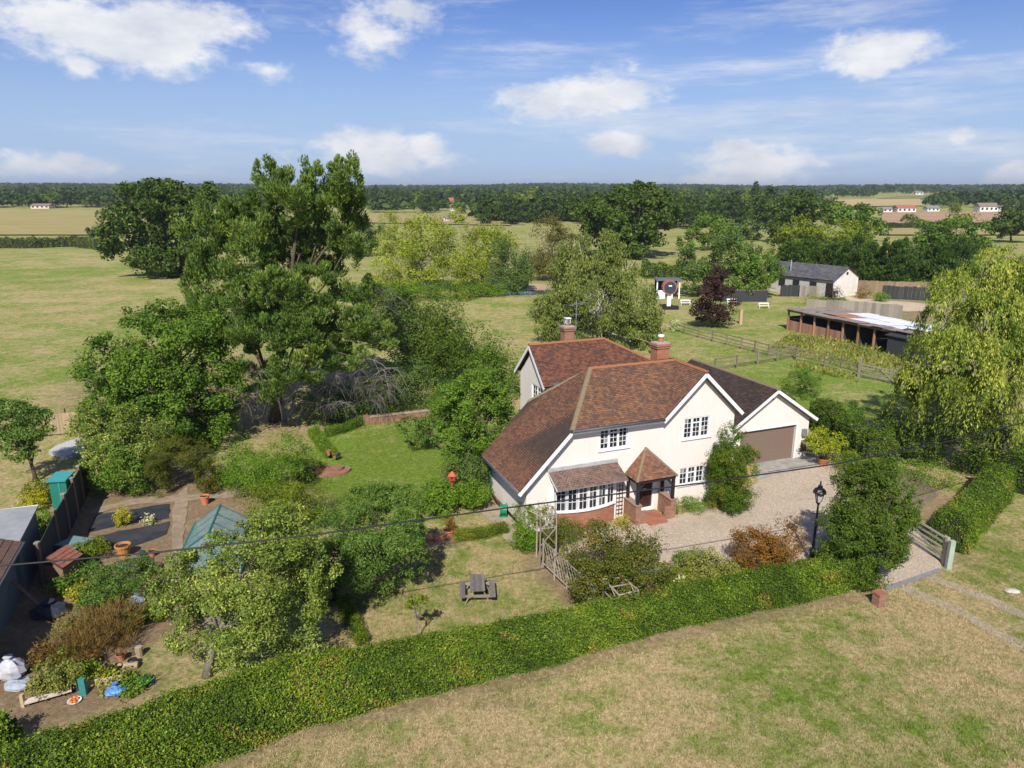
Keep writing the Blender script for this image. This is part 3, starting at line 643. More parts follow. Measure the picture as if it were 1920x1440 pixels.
# ------------------------------------------------------------------ the cottage
A_ = R(68.3); UX = Vector((math.sin(A_), math.cos(A_), 0)); UY = Vector((-UX.y, UX.x, 0))
_o = G(968, 980); HO = _o - UY * 1.2; HROT = math.atan2(UX.y, UX.x)
house = empty('cottage', HO, 'cream rendered cottage with red tiled roofs, brick porch and attached garage', 'house', rz=HROT)
def wall_face(mb, P3, outer, holes, depth):
    """P3 maps (a,b,inward) to 3d; outer/holes in (a,b); reveals run inwards"""
    loops = [[Vector((a, b, 0)) for a, b in outer]] + [[Vector((a, b, 0)) for a, b in h] for h in holes]
    tri = tessellate_polygon(loops); flat = [q for l in loops for q in l]
    mb.add([P3(q.x, q.y, 0) for q in flat], [tuple(t) for t in tri])
    for h in holes:
        n = len(h); vs_ = [P3(a, b, 0) for a, b in h] + [P3(a, b, depth) for a, b in h]
        mb.add(vs_, [(i, (i + 1) % n, n + (i + 1) % n, n + i) for i in range(n)])
def rect(a0, a1, b0, b1): return [(a0, b0), (a1, b0), (a1, b1), (a0, b1)]
W1 = (3.58, 5.15, 3.50, 4.56); W2 = (8.12, 9.70, 3.45, 4.50); W3 = (8.04, 9.58, 1.06, 1.98); DOOR = (5.72, 6.62, .22, 2.15)
fr = lambda a, b, i: (a, i, b)
mb = MB(); wall_face(mb, fr, [(0, -.1), (11.1, -.1), (11.1, 4.62), (9.02, 6.55), (6.95, 4.66), (2.05, 4.66), (0, 2.5)], [rect(*W1), rect(*W2), rect(*W3), rect(*DOOR)], .16)
mb.add([(0, 0, -.1), (0, 4.7, -.1), (0, 4.7, 2.5), (0, 0, 2.5)], [(0, 1, 2, 3)])                     # side wall
mb.add([(0, 4.7, -.1), (11.1, 4.7, -.1), (11.1, 4.7, 4.6), (2.05, 4.7, 4.6), (0, 4.7, 2.5)], [(0, 1, 2, 3, 4)])
mb.add([(11.1, 0, -.1), (11.1, 4.7, -.1), (11.1, 4.7, 4.62), (11.1, 0, 4.62)], [(0, 1, 2, 3)])
mb.build('wall', RENDER_W, house)
WW = (7.55, 9.0, 3.25, 4.45)                                                                     # window in the rear gable
mb = MB(); wall_face(mb, lambda a, b, i: (4.1 + i, a, b), [(6.98, -.1), (10.7, -.1), (10.7, 4.75), (8.84, 6.5), (6.98, 4.75)], [rect(*WW)], .14)
mb.add([(4.1, 10.7, -.1), (12.2, 10.7, -.1), (12.2, 10.7, 4.75), (4.1, 10.7, 4.75)], [(0, 1, 2, 3)]); mb.add([(12.2, 6.98, -.1), (12.2, 10.7, -.1), (12.2, 10.7, 4.75), (12.2, 6.98, 4.75)], [(0, 1, 2, 3)])
mb.add([(4.1, 6.98, -.1), (12.2, 6.98, -.1), (12.2, 6.98, 4.75), (4.1, 6.98, 4.75)], [(0, 1, 2, 3)])
mb.build('rear_wing_wall', RENDER_W, house)
mb = MB(); mb.ab((4.5, 4.7, -.1), (11.6, 6.98, 4.55)); mb.build('link_wall', RENDER_W, house)
mb = MB(); mb.box((8.0, 5.85, 4.82), (7.3, 2.5, .12), rx=R(2)); mb.build('flat_roof', LEAD, house)
mb = MB(); mb.bar((4.33, 4.62, 4.72), (4.33, 7.05, 4.8), .05, .2); mb.build('flat_roof_fascia', GUT, house)
GD = (14.1, 18.1, 0.0, 2.1)
mb = MB(); wall_face(mb, lambda a, b, i: (a, 3.05 + i, b), [(11.1, -.1), (14.1, -.1), (14.1, 2.1), (18.1, 2.1), (18.1, -.1), (19.0, -.1), (19.0, 2.42), (16.25, 4.25), (13.5, 2.42), (11.1, 2.42)], [], .2)
mb.add([(14.1, 3.05, -.1), (14.1, 3.25, -.1), (14.1, 3.25, 2.1), (14.1, 3.05, 2.1)], [(0, 1, 2, 3)]); mb.add([(18.1, 3.05, -.1), (18.1, 3.25, -.1), (18.1, 3.25, 2.1), (18.1, 3.05, 2.1)], [(0, 1, 2, 3)]); mb.add([(14.1, 3.05, 2.1), (14.1, 3.25, 2.1), (18.1, 3.25, 2.1), (18.1, 3.05, 2.1)], [(0, 1, 2, 3)])
mb.add([(19.0, 3.05, -.1), (19.0, 10.6, -.1), (19.0, 10.6, 2.42), (19.0, 3.05, 2.42)], [(0, 1, 2, 3)]); mb.add([(13.5, 10.6, -.1), (19.0, 10.6, -.1), (19.0, 10.6, 2.42), (16.25, 10.6, 4.25), (13.5, 10.6, 2.42)], [(0, 1, 2, 3, 4)])
mb.add([(13.5, 3.05, -.1), (13.5, 10.6, -.1), (13.5, 10.6, 2.42), (13.5, 3.05, 2.42)], [(0, 1, 2, 3)])
mb.build('garage_wall', RENDER_W, house)
gd = MB(); gd.ab((14.11, 3.20, 0.01), (18.09, 3.26, 2.09))
for k in range(14): gd.ab((14.13, 3.185, .03 + k * .147), (18.07, 3.21, .03 + k * .147 + .138))
gdo = gd.build('garage_door', plain('brown_garage_door', (.205, .145, .11), .06, 30, .55, .1), house)
mb = MB(); mb.ab((14.04, 3.0, 0), (14.14, 3.06, 2.16)); mb.ab((18.06, 3.0, 0), (18.16, 3.06, 2.16)); mb.ab((14.14, 3.0, 2.08), (18.06, 3.06, 2.16)); mb.build('garage_door_frame', PAINT_W, house)

def window(parent, M, w, h, ncase, cols, rows, vent=True, name='window', ft=.06, sill=True):
    """M maps local (x right, y inwards, z up) to house coordinates; frame with casements and separate panes"""
    root = link(name, None, parent); fr_ = MB(); bars = MB(); panes = []
    def B(mbx, x0, x1, y0, y1, z0, z1):
        c = Matrix(((1, 0, 0), (0, 1, 0), (0, 0, 1)))
        vs_ = [M(x, y, z) for x in (x0, x1) for y in (y0, y1) for z in (z0, z1)]
        mbx.add(vs_, [(0, 1, 3, 2), (4, 6, 7, 5), (0, 4, 5, 1), (2, 3, 7, 6), (0, 2, 6, 4), (1, 5, 7, 3)])
    B(fr_, 0, w, .02, .12, 0, ft); B(fr_, 0, w, .02, .12, h - ft, h); B(fr_, 0, ft, .02, .12, ft, h - ft); B(fr_, w - ft, w, .02, .12, ft, h - ft)
    cw = (w - 2 * ft) / ncase
    for c in range(ncase):
        x0 = ft + c * cw; x1 = x0 + cw
        if c: B(fr_, x0 - .035, x0 + .035, .03, .11, ft, h - ft)
        ct = .028; B(bars, x0 + .03, x0 + .03 + ct, .045, .10, ft, h - ft); B(bars, x1 - .03 - ct, x1 - .03, .045, .10, ft, h - ft)
        pw = (cw - .06 - 2 * ct) / cols; ph = (h - 2 * ft) / rows
        for i in range(1, cols): B(bars, x0 + .03 + ct + i * pw - .011, x0 + .03 + ct + i * pw + .011, .055, .085, ft, h - ft)
        for j in range(1, rows):
            t_ = .035 if (vent and c == ncase // 2 and j == rows - 1) else .011
            B(bars, x0 + .03 + ct, x1 - .03 - ct, .055, .085 + (t_ > .02) * .01, ft + j * ph - t_, ft + j * ph + t_)
        for i in range(cols):
            for j in range(rows):
                a = x0 + .03 + ct + i * pw + .008; b = a + pw - .016; z0 = ft + j * ph + .008; z1 = z0 + ph - .016
                q = MB(); B(q, a, b, .068, .074, z0, z1); panes.append(q)
    fr_.build('frame', PAINT_W, root); bars.build('glazing_bar', PAINT_W, root)
    if sill: sl_ = MB(); B(sl_, -.06, w + .06, -.07, .10, -.06, 0); sl_.build('sill', PAINT_W, root)
    for q in panes: q.build('pane', GLASS, root)
    bk = MB(); B(bk, .01, w - .01, .135, .15, .01, h - .01); bk.build('dark_room_sheet', plain('dark_room', (.015, .014, .013), .2, 3, 1, 0), root)  # near-black sheet whose colour stands in for the unlit room
    return root
def frontM(u0, v0, z0): return lambda x, y, z: (u0 + x, v0 + y, z0 + z)
window(house, frontM(W1[0], 0, W1[2]), W1[1] - W1[0], W1[3] - W1[2], 3, 2, 4)
window(house, frontM(W2[0], 0, W2[2]), W2[1] - W2[0], W2[3] - W2[2], 3, 2, 4)
window(house, frontM(W3[0], 0, W3[2]), W3[1] - W3[0], W3[3] - W3[2], 3, 2, 3)
window(house, lambda x, y, z: (4.1 + y, WW[1] - x, WW[2] + z), WW[1] - WW[0], WW[3] - WW[2], 2, 2, 4)
# bow window: facets on a shallow arc above a curved brick plinth
B0, B1, BD = 1.30, 4.40, .55; nf = 6
arc = [(B0 + (B1 - B0) * i / nf, -BD * math.sin(math.pi * (.12 + .76 * i / nf)) ** .8) for i in range(nf + 1)]
bow = link('bow_window', None, house)
for i in range(nf):
    (a0, b0), (a1, b1) = arc[i], arc[i + 1]; d = Vector((a1 - a0, b1 - b0, 0)); wl = d.length; d.normalize(); nrm = Vector((-d.y, d.x, 0))
    window(bow, (lambda a0, b0, d, nrm: lambda x, y, z: (a0 + d.x * x + nrm.x * y, b0 + d.y * x + nrm.y * y, .95 + z))(a0, b0, d, nrm), wl, 1.22, 1, 2, 3, False, 'casement', .022, False)
mb = MB(); mb.prism([(B0, .0, -.05)] + [(a, b + .03, -.05) for a, b in arc] + [(B1, .0, -.05)], (0, 0, .94)); mb.build('brick_plinth', BRICK, house)
mb = MB(); mb.prism([(B0 - .05, .0, .885)] + [(a, b - .05, .885) for a, b in arc] + [(B1 + .05, 0, .885)], (0, 0, .06)); mb.build('bow_sill', PAINT_W, house)
mb = MB(); mb.ab((B0 - .12, -.14, -.05), (B0 - .004, -.002, 2.2)); mb.build('bow_cheek', PAINT_W, house)
mb = MB(); mb.ab((B1 + .004, -.14, -.05), (B1 + .12, -.002, 2.2)); mb.build('bow_cheek', PAINT_W, house)
mb = MB(); mb.prism([(B0 - .15, -.002, 2.17)] + [(a, b - .03, 2.17) for a, b in arc] + [(B1 + .15, -.002, 2.17)], (0, 0, .10)); mb.build('bow_head', PAINT_W, house)

# ------------------------------------------------------------------ roofs: overlapping tiles laid in courses
def tile_plane(mb, poly, gauge=.10, tw=.165, lift=.012, seed=0, under=True):
    """poly: 3d points of a planar slope, the first edge being the eave"""
    rng = random.Random(seed); P = [Vector(p) for p in poly]; ex = (P[1] - P[0]).normalized(); nr = Vector()
    for i in range(len(P)): nr += P[i].cross(P[(i + 1) % len(P)])
    nr.normalize();  nr = nr if nr.z > 0 else -nr
    ey = nr.cross(ex).normalized();  ey = ey if ey.z > 0 else -ey
    q = [((p - P[0]).dot(ex), (p - P[0]).dot(ey)) for p in P]; ymax = max(b for a, b in q); rows = int(ymax / gauge) + 1; g = ymax / rows
    def span(y):
        xs = []
        for i in range(len(q)):
            (x0, y0), (x1, y1) = q[i], q[(i + 1) % len(q)]
            if (y0 <= y < y1) or (y1 <= y < y0): xs.append(x0 + (x1 - x0) * (y - y0) / (y1 - y0))
        return (min(xs), max(xs)) if len(xs) > 1 else None
    for r in range(rows):
        y0 = r * g; y1 = y0 + g * 1.06; s = span(y0 + g * .5)
        if not s: continue
        a, b = s; x = a - (tw * .5 if r % 2 else 0)
        while x < b - .01:
            xa, xb = max(x, a), min(x + tw * .965, b); x += tw
            if xb - xa < .02: continue
            l0 = lift * 2.1 + rng.uniform(0, .008); l1 = lift * .5; dz = rng.uniform(-.004, .004); o_ = P[0]
            p = [o_ + ex * xa + ey * y0 + nr * (l0 + dz), o_ + ex * xb + ey * y0 + nr * (l0 - dz), o_ + ex * xb + ey * y1 + nr * l1, o_ + ex * xa + ey * y1 + nr * l1, o_ + ex * xa + ey * y0, o_ + ex * xb + ey * y0]
            mb.add(p, [(0, 1, 2, 3), (4, 5, 1, 0)])
    return nr
def slab(mb, poly, th=.08):
    P = [Vector(p) for p in poly]; nr = (P[1] - P[0]).cross(P[2] - P[0]).normalized(); nr = nr if nr.z > 0 else -nr
    mb.prism([p - nr * .004 for p in P], -nr * th)
def roof(name, parent, planes, mat, deck, gauge=.10, tw=.165):
    mb = MB()
    for k, p in enumerate(planes): tile_plane(mb, p, gauge, tw, seed=k)
    me_ = bpy.data.meshes.new(name); me_.from_pydata(mb.v, [], mb.f); me_.materials.append(mat); root = link(name, None, parent)
    t_ = link('tiles', me_, root); t_['kind'] = 'stuff'
    d = MB(); [slab(d, p) for p in planes]; d.build('roof_deck', deck, root); return root
RT = {}
def ridge_tiles(parent, a, b, mat, name='ridge_tile', r=.115, L=.33, flat=1.0):
    a = Vector(a); b = Vector(b); n = max(1, round((b - a).length / L)); l = (b - a).length / n; key = (round(l, 3), mat.name, r)
    if key not in RT:
        m_ = MB(); ns = 7
        for q, rr in ((-.5, r * 1.04), (.5, r * .97)):
            for j in range(ns): t_ = math.pi * j / (ns - 1); m_.v.append((l * q * 1.03, rr * math.cos(t_), rr * math.sin(t_) * .85))
        for j in range(ns - 1): m_.f.append((j, j + 1, ns + j + 1, ns + j))
        m_.f += [tuple(range(ns)), tuple(range(2 * ns - 1, ns - 1, -1))]
        me_ = bpy.data.meshes.new('ridge_tile'); me_.from_pydata(m_.v, [], m_.f); me_.materials.append(mat); RT[key] = me_
    d = (b - a).normalized(); z = Vector((0, 0, 1)); y = z.cross(d).normalized(); z = d.cross(y)
    rng = random.Random(n)
    for i in range(n):
        o = link(name, RT[key], parent); c = a + d * (l * (i + .5)) - z * (.035 + rng.uniform(0, .012)); M4 = Matrix((d, y, z)).transposed().to_4x4(); M4.translation = c; o.matrix_local = M4
DECK = plain('roof_underside', (.06, .04, .03), .2, 3, .9, .1)
RZ, GRZ = 6.82, 6.80; EZ = 4.78; EV = -.36
# plane meeting points
LHU = 2.02      # where the side slope crosses the front eave
RL = (4.25, 2.3, RZ); RJ = (9.02, 2.3, RZ); GA = (9.02, -.34, RZ)
EFL = (LHU, EV, EZ); EGL = (6.86, EV, EZ)
EL0 = (-.47, -.36, 2.24); EL1 = (-.47, 4.62, 2.24)
main_front = [EFL, EGL, (6.86, 0.1, EZ + .3), RJ, RL]
# valley between the front slope and the gable: the gable's left slope runs from its eave up to the gable ridge
def zfront(v): return EZ + (RZ - EZ) * (v - EV) / (2.3 - EV)
r1 = roof('roof', house, [[EFL, EGL, RJ, RL]], TILE_RED, DECK)
r1b = roof('gable_roof', house, [[(6.86, 2.3, EZ), (6.86, EV, EZ), GA, RJ], [(11.28, EV, EZ - .1), (11.28, 4.7, EZ - .1), (9.02, 4.7, RZ), GA]], TILE_RED, DECK)
r2 = roof('catslide_roof', house, [[EL1, EL0, EFL, RL, (2.02, 4.62, EZ)]], TILE_SIDE, DECK)
r2b = roof('back_roof', house, [[(9.0, 4.98, EZ), (2.02, 4.62, EZ), RL, RJ]], TILE_SIDE, DECK)
ridge_tiles(r1, RL, RJ, RIDGE_O); ridge_tiles(r1b, GA, (9.02, 2.5, RZ), RIDGE_O)
ridge_tiles(r2, EFL, RL, RIDGE_L, 'hip_tile', .13, .26); ridge_tiles(r2, (2.02, 4.62, EZ), RL, RIDGE_L, 'hip_tile', .11, .26)
# rear wing
WE = 4.78; WRZ = 6.72; WV = 8.84; w0, w1 = 3.82, 12.5
r3 = roof('rear_wing_roof', house, [[(w0, 6.72, WE), (w1, 6.72, WE), (8.6, WV, WRZ), (w0, WV, WRZ)], [(w1, 10.96, WE), (w0, 10.96, WE), (w0, WV, WRZ), (8.6, WV, WRZ)], [(w1, 6.72, WE), (w1, 10.96, WE), (8.6, WV, WRZ)]], TILE_WING, DECK)
ridge_tiles(r3, (w0, WV, WRZ), (8.6, WV, WRZ), RIDGE_O); ridge_tiles(r3, (w1, 6.72, WE), (8.6, WV, WRZ), RIDGE_O, 'hip_tile', .1); ridge_tiles(r3, (w1, 10.96, WE), (8.6, WV, WRZ), RIDGE_O, 'hip_tile', .1)
# garage
GU, GZ, GE = 16.25, 4.44, 2.44; g0, g1 = 2.72, 10.8
r4 = roof('garage_roof', house, [[(13.25, g1, GE), (13.25, g0, GE), (GU, g0, GZ), (GU, g1, GZ)], [(19.25, g0, GE), (19.25, g1, GE), (GU, g1, GZ), (GU, g0, GZ)]], TILE_BRN, DECK, .14, .21)
ridge_tiles(r4, (GU, g0, GZ), (GU, g1, GZ), RIDGE_L, 'ridge_tile', .11, .4)
mb = MB(); mb.add([(11.1, 2.9, 2.6), (13.6, 2.9, 2.6), (13.6, 10.6, 2.6), (11.1, 10.6, 2.6)], [(0, 1, 2, 3)]); slab(mb, [(11.1, 2.9, 2.6), (13.6, 2.9, 2.6), (13.6, 10.6, 2.6), (11.1, 10.6, 2.6)]); mb.build('valley_roof', TILE_BRN, house)
# barge boards, fascia and gutters
def barge(a, b, nm='barge_board'):
    m_ = MB(); m_.bar(a, b, .035, .17); m_.build(nm, PAINT_W, house)
def soff(a, b):
    m_ = MB(); m_.bar(a, b, .30, .02); m_.build('soffit', plain('brown_soffit', (.13, .08, .06), .1, 5, .8, 0), house)
dn = .14
barge((9.02, EV, RZ - dn - .02), (6.80, EV, EZ - dn - .06)); barge((9.02, EV, RZ - dn - .02), (11.32, EV, EZ - .1 - dn - .06)); barge((LHU - .02, EV, EZ - dn - .03), (-.50, EV, 2.24 - dn - .03))
soff((9.02, EV + .17, RZ - dn - .12), (6.88, EV + .17, EZ - dn - .12)); soff((9.02, EV + .17, RZ - dn - .12), (11.22, EV + .17, EZ - .1 - dn - .1))
barge((w0, WV, WRZ - dn), (w0, 6.70, WE - dn)); barge((w0, WV, WRZ - dn), (w0, 10.98, WE - dn))
barge((GU, g0, GZ - dn), (13.2, g0, GE - dn)); barge((GU, g0, GZ - dn), (19.3, g0, GE - dn))
soff((GU, g0 + .17, GZ - dn - .1), (13.3, g0 + .17, GE - dn - .08)); soff((GU, g0 + .17, GZ - dn - .1), (19.2, g0 + .17, GE - dn - .08))
for a, b in (((LHU, EV - .05, EZ - .05), (6.8, EV - .05, EZ - .05)), ((-.53, -.33, 2.18), (-.53, 4.6, 2.18)), ((19.32, g0 + .05, GE - .05), (19.32, g1, GE - .05))):
    m_ = MB(); m_.tube([a, b], .062, 8); m_.build('gutter', GUT, house, True)
for a, b in (((LHU, EV + .02, EZ - .12), (6.84, EV + .02, EZ - .12)), ((-.46, -.3, 2.12), (-.46, 4.6, 2.12))):
    m_ = MB(); m_.bar(a, b, .03, .17); m_.build('fascia', PAINT_W, house)
m_ = MB(); m_.tube([(-.06, 4.5, 2.1), (-.06, 4.5, 0)], .04, 8); m_.tube([(-.53, 4.5, 2.16), (-.06, 4.5, 2.05)], .04, 8); m_.build('drainpipe', plain('green_pipe', (.02, .12, .09), .1, 3, .5, 0), house, True)
mb = MB(); mb.ab((-.012, -.012, -.05), (-.003, 4.7, .18)); mb.build('base_strip', BLACKW, house)  # thin dark strip along the foot of the side wall
# bow roof
rb = roof('bow_roof', house, [[(1.12, -.86, 2.22), (4.72, -.86, 2.22), (4.52, -.05, 2.86), (1.02, -.05, 2.86)]], TILE_BAY, PAINT_W)
mb = MB(); mb.bar((1.0, -.05, 2.93), (4.56, -.05, 2.93), .10, .16); mb.build('flashing', LEADL, house)
# porch: hipped roof on black posts over brick walls
PA = (6.08, -.03, 3.34); pe = 2.16
rp = roof('porch_roof', house, [[(5.0, -1.12, pe), (7.22, -1.12, pe), PA], [(5.0, .0, pe), (5.0, -1.12, pe), PA], [(7.22, -1.12, pe), (7.22, .0, pe), PA]], TILE_PORCH, BLACKW)
ridge_tiles(rp, (5.0, -1.12, pe), PA, RIDGE_L, 'hip_tile', .075, .24); ridge_tiles(rp, (7.22, -1.12, pe), PA, RIDGE_L, 'hip_tile', .075, .24)
porch = link('porch', None, house)
for (a, b) in ((5.16, -1.0), (7.06, -1.0), (5.16, -.12), (7.06, -.12)):
    m_ = MB(); m_.ab((a - .06, b - .06, .95), (a + .06, b + .06, pe)); m_.build('post', BLACKW, porch)
m_ = MB(); m_.ab((5.08, -1.07, pe - .16), (7.14, -.95, pe - .01)); m_.ab((5.08, -.95, pe - .16), (5.2, -.02, pe - .01)); m_.ab((7.02, -.95, pe - .16), (7.14, -.02, pe - .01)); m_.bar((5.2, -1.0, pe - .45), (5.5, -1.0, pe - .14), .07, .08); m_.bar((7.0, -1.0, pe - .45), (6.7, -1.0, pe - .14), .07, .08); m_.build('beam', BLACKW, porch)
for a0, a1 in ((5.02, 5.30), (6.92, 7.20)):
    m_ = MB(); m_.ab((a0, -1.12, -.05), (a1, -.02, .92)); m_.build('brick_wall', BRICK_O, porch)
    m_ = MB(); m_.ab((a0 - .03, -1.15, .92), (a1 + .03, -.02, .98)); m_.build('coping', BRICK_O, porch)
m_ = MB(); m_.ab((5.30, -1.12, -.05), (5.62, -.98, .62)); m_.ab((6.60, -1.12, -.05), (6.92, -.98, .62)); m_.build('low_wall', BRICK_O, porch)
for k, (y0, z1) in enumerate(((-1.10, .20), (-1.42, .10))):
    m_ = MB(); m_.ab((5.62, y0, -.05), (6.60, -.3 if k == 0 else -1.10, z1)); m_.build('step', BRICK, porch)
m_ = MB(); m_.ab((5.72, .06, .24), (6.62, .12, 2.13)); door = m_.build('front_door', plain('dark_brown_door', (.045, .018, .013), .25, 5, .5, .1), house)
m_ = MB(); m_.ab((5.66, -.03, .2), (5.75, .1, 2.2)); m_.ab((6.59, -.03, .2), (6.68, .1, 2.2)); m_.ab((5.75, -.03, 2.1), (6.59, .1, 2.2)); m_.build('door_frame', PAINT_W, house)
m_ = MB(); m_.ab((5.74, -.2, .16), (6.62, .0, .23)); m_.build('threshold', PAINT_W, house)
m_ = MB(); m_.ab((6.05, .045, 1.16), (6.28, .062, 1.21)); m_.build('letter_plate', plain('brass', (.5, .36, .12), .1, 5, .35, 0, .9), door)
for zz in (.45, 1.3):
    for a0 in (5.83, 6.22): m_ = MB(); m_.ab((a0, .045, zz), (a0 + .3, .062, zz + .6)); m_.build('panel', plain('dark_brown_door', (0, 0, 0)), door)
# wooden trellis on the wall between bow and porch
m_ = MB()
for k in range(3): m_.ab((4.58 + k * .16, -.05, .1), (4.61 + k * .16, -.02, 2.1))
for k in range(10): m_.ab((4.55, -.07, .2 + k * .2), (4.95, -.05, .225 + k * .2))
m_.build('wall_trellis', plain('brown_trellis', (.10, .065, .05), .2, 5, .9, .1), house)
# chimneys
def chimney(u, v, z0, z1, wd, dp, mat, pots, capm):
    c = link('chimney', None, house); m_ = MB(); m_.ab((u - wd / 2, v - dp / 2, z0), (u + wd / 2, v + dp / 2, z1 - .28)); m_.build('stack', mat, c)
    m_ = MB(); m_.ab((u - wd / 2 - .05, v - dp / 2 - .05, z1 - .28), (u + wd / 2 + .05, v + dp / 2 + .05, z1 - .16)); m_.ab((u - wd / 2 - .09, v - dp / 2 - .09, z1 - .16), (u + wd / 2 + .09, v + dp / 2 + .09, z1 - .06)); m_.build('corbel', mat, c)
    m_ = MB(); m_.prism([(u - wd / 2, v - dp / 2, z1 - .06), (u + wd / 2, v - dp / 2, z1 - .06), (u + wd / 2, v + dp / 2, z1 - .06), (u - wd / 2, v + dp / 2, z1 - .06)], (0, 0, .05)); m_.build('flaunching', plain('grey_mortar', (.36, .34, .31), .2, 6, .95, .2), c)
    for (du, h, kind) in pots:
        m_ = MB(); m_.lathe((u + du, v, z1 - .02), [(.13, 0), (.12, h * .8), (.15, h * .82), (.15, h), (.10, h)], 14); m_.build('chimney_pot', TERRA, c, False)
        m_ = MB()
        if kind == 'cage':
            for k in range(4): m_.ab((u + du + (-.12 if k % 2 else .09), v + (-.12 if k < 2 else .09), z1 + h - .03), (u + du + (-.09 if k % 2 else .12), v + (-.09 if k < 2 else .12), z1 + h + .26))
            m_.ab((u + du - .16, v - .16, z1 + h + .25), (u + du + .16, v + .16, z1 + h + .30))
        else: m_.lathe((u + du, v, z1 + h - .03), [(.16, 0), (.17, .06), (.12, .10)], 12)
        m_.build('cowl', PAINT_W, c)
chimney(8.62, 3.05, 5.6, 7.62, .72, .62, BRICK, [(.02, .3, 'cap')], LEADL)
chimney(6.42, 9.25, 5.6, 7.56, .62, .55, BRICK_O, [(.0, .14, 'cage')], LEADL)
# aerial beside the rear chimney
an = link('television_aerial', None, house); M_ALU = plain('dull_aluminium', (.45, .45, .45), .1, 5, .5, 0, .6)
m_ = MB(); m_.tube([(6.95, 9.25, 6.3), (6.95, 9.25, 9.0)], .016, 6); m_.build('mast', M_ALU, an)
m_ = MB(); m_.tube([(6.35, 8.9, 8.75), (7.6, 9.6, 8.75)], .011, 6); m_.tube([(6.6, 9.2, 8.15), (7.3, 9.3, 8.15)], .011, 6); m_.build('boom', M_ALU, an)
m_ = MB()
for k in range(5): f = k / 4; m_.tube([(6.35 + 1.25 * f + .18, 8.9 + .7 * f - .32, 8.77), (6.35 + 1.25 * f - .18, 8.9 + .7 * f + .32, 8.77)], .006, 4)
m_.build('aerial_rods', M_ALU, an)
# garage wall lantern and small security lamp
m_ = MB(); m_.ab((18.5, 2.85, 1.35), (18.75, 3.03, 1.75)); m_.build('wall_lantern', plain('grey_metal', (.2, .2, .2), .2, 5, .5, 0), house)
m_ = MB(); m_.ab((15.95, 2.93, 3.78), (16.15, 3.04, 3.86)); m_.build('security_lamp', BLACKW, house)
m_ = MB(); m_.ab((18.55, 3.0, .35), (18.95, 3.043, 1.05)); m_.build('meter_box', plain('brown_box', (.13, .10, .09), .1, 5, .8, 0), house)

# ------------------------------------------------------------------ hedges
def off(pts, d):
    out = []
    for i, p in enumerate(pts):
        a = pts[max(i - 1, 0)]; b = pts[min(i + 1, len(pts) - 1)]; t = (b - a).normalized(); out.append(p + Vector((-t.y, t.x, 0)) * d)
    return out
fb = PG((380, 1440), (560, 1370), (860, 1292), (1000, 1258), (1200, 1198), (1400, 1152), (1560, 1118), (1640, 1098))
fb = [fb[0] + (fb[0] - fb[1]).normalized() * 6.5] + fb
fcum = np.concatenate([[0], np.cumsum([(b - a).length for a, b in zip(fb[:-1], fb[1:])])]); HS = [0, 9, 15, 21, 40]; HW = [1.8, 1.6, 1.35, 1.05, 1.0]; HH = [1.7, 1.5, 1.32, 1.18, 1.15]
hedge('privet_hedge', 'long clipped green hedge along the front of the garden', [p + n_ * float(np.interp(c_, HS, HW)) / 2 for p, n_, c_ in zip(fb, [(q - p) for p, q in zip(fb, off(fb, 1.0))], fcum)], lambda s: np.interp(s, HS, HW), lambda s: np.interp(s, HS, HH), LM['hedge'], .06, 300000, 3, bulge=.035, taper=.92)
rb_ = PG((1808, 1040), (1845, 1002), (1885, 955), (1898, 930))
hedge('field_hedge', 'thick rounded hedge beside the open field gate', off(rb_, .7), 1.4, 1.6, LM['hedge'], .066, 44000, 5, bulge=.03, taper=.85, top_round=.4)
hedge('field_hedge', 'dark hedge continuing to the right behind the rounded hedge, under the willow', off(PG((1925, 930), (1990, 905)), .9), 1.6, 1.9, LM['hedge2'], .10, 7000, 6, bulge=.08)
hedge('garden_hedge', 'tall dark hedge running back from the garage corner beside the paddock', [G(1650, 885), G(1610, 855), G(1535, 800)], 1.5, 1.8, LM['holly'], .10, 26000, 7, bulge=.12, taper=.85)
hedge('box_hedge', 'short clipped box hedge leading to the brick steps', PG((588, 815), (605, 838), (622, 858)), .75, .5, LM['bright'], .05, 9000, 8, bulge=.02)
hedge('box_hedge', 'curved low box hedge at the back edge of the lawn', PG((612, 818), (650, 808), (682, 794)), .6, .5, LM['bright'], .05, 9000, 9, bulge=.02)
hedge('box_hedge', 'low yellow-green hedge strip by the side path', PG((855, 1012), (905, 1006), (948, 996)), .55, .4, LM['ygreen'], .045, 9000, 10, bulge=.02)
hedge('box_hedge', 'narrow yellow-green hedge strip running down to the front hedge', PG((645, 1135), (662, 1170), (680, 1212)), .38, .45, LM['ygreen'], .045, 8000, 11, bulge=.02)
hedge('boundary_hedge', 'long dark field hedge crossing the far end of the left pasture', [G(-120, 465), G(60, 465), G(140, 462), G(225, 472)], 3.0, 2.6, LM['hedge2'], .35, 9000, 12, bulge=.2)
hedge('boundary_hedge', 'low distant hedge between the ploughed and the pale field', [G(1640, 430), G(1740, 428), G(1990, 427)], 2.5, 2.2, LM['far'], .6, 4000, 13, bulge=.2)
hedge('boundary_hedge', 'scrubby hedge bank behind the white-framed cabin', [G(1205, 520), G(1270, 520), G(1310, 526)], 3.0, 2.4, LM['broad'], .3, 5000, 14, bulge=.3)

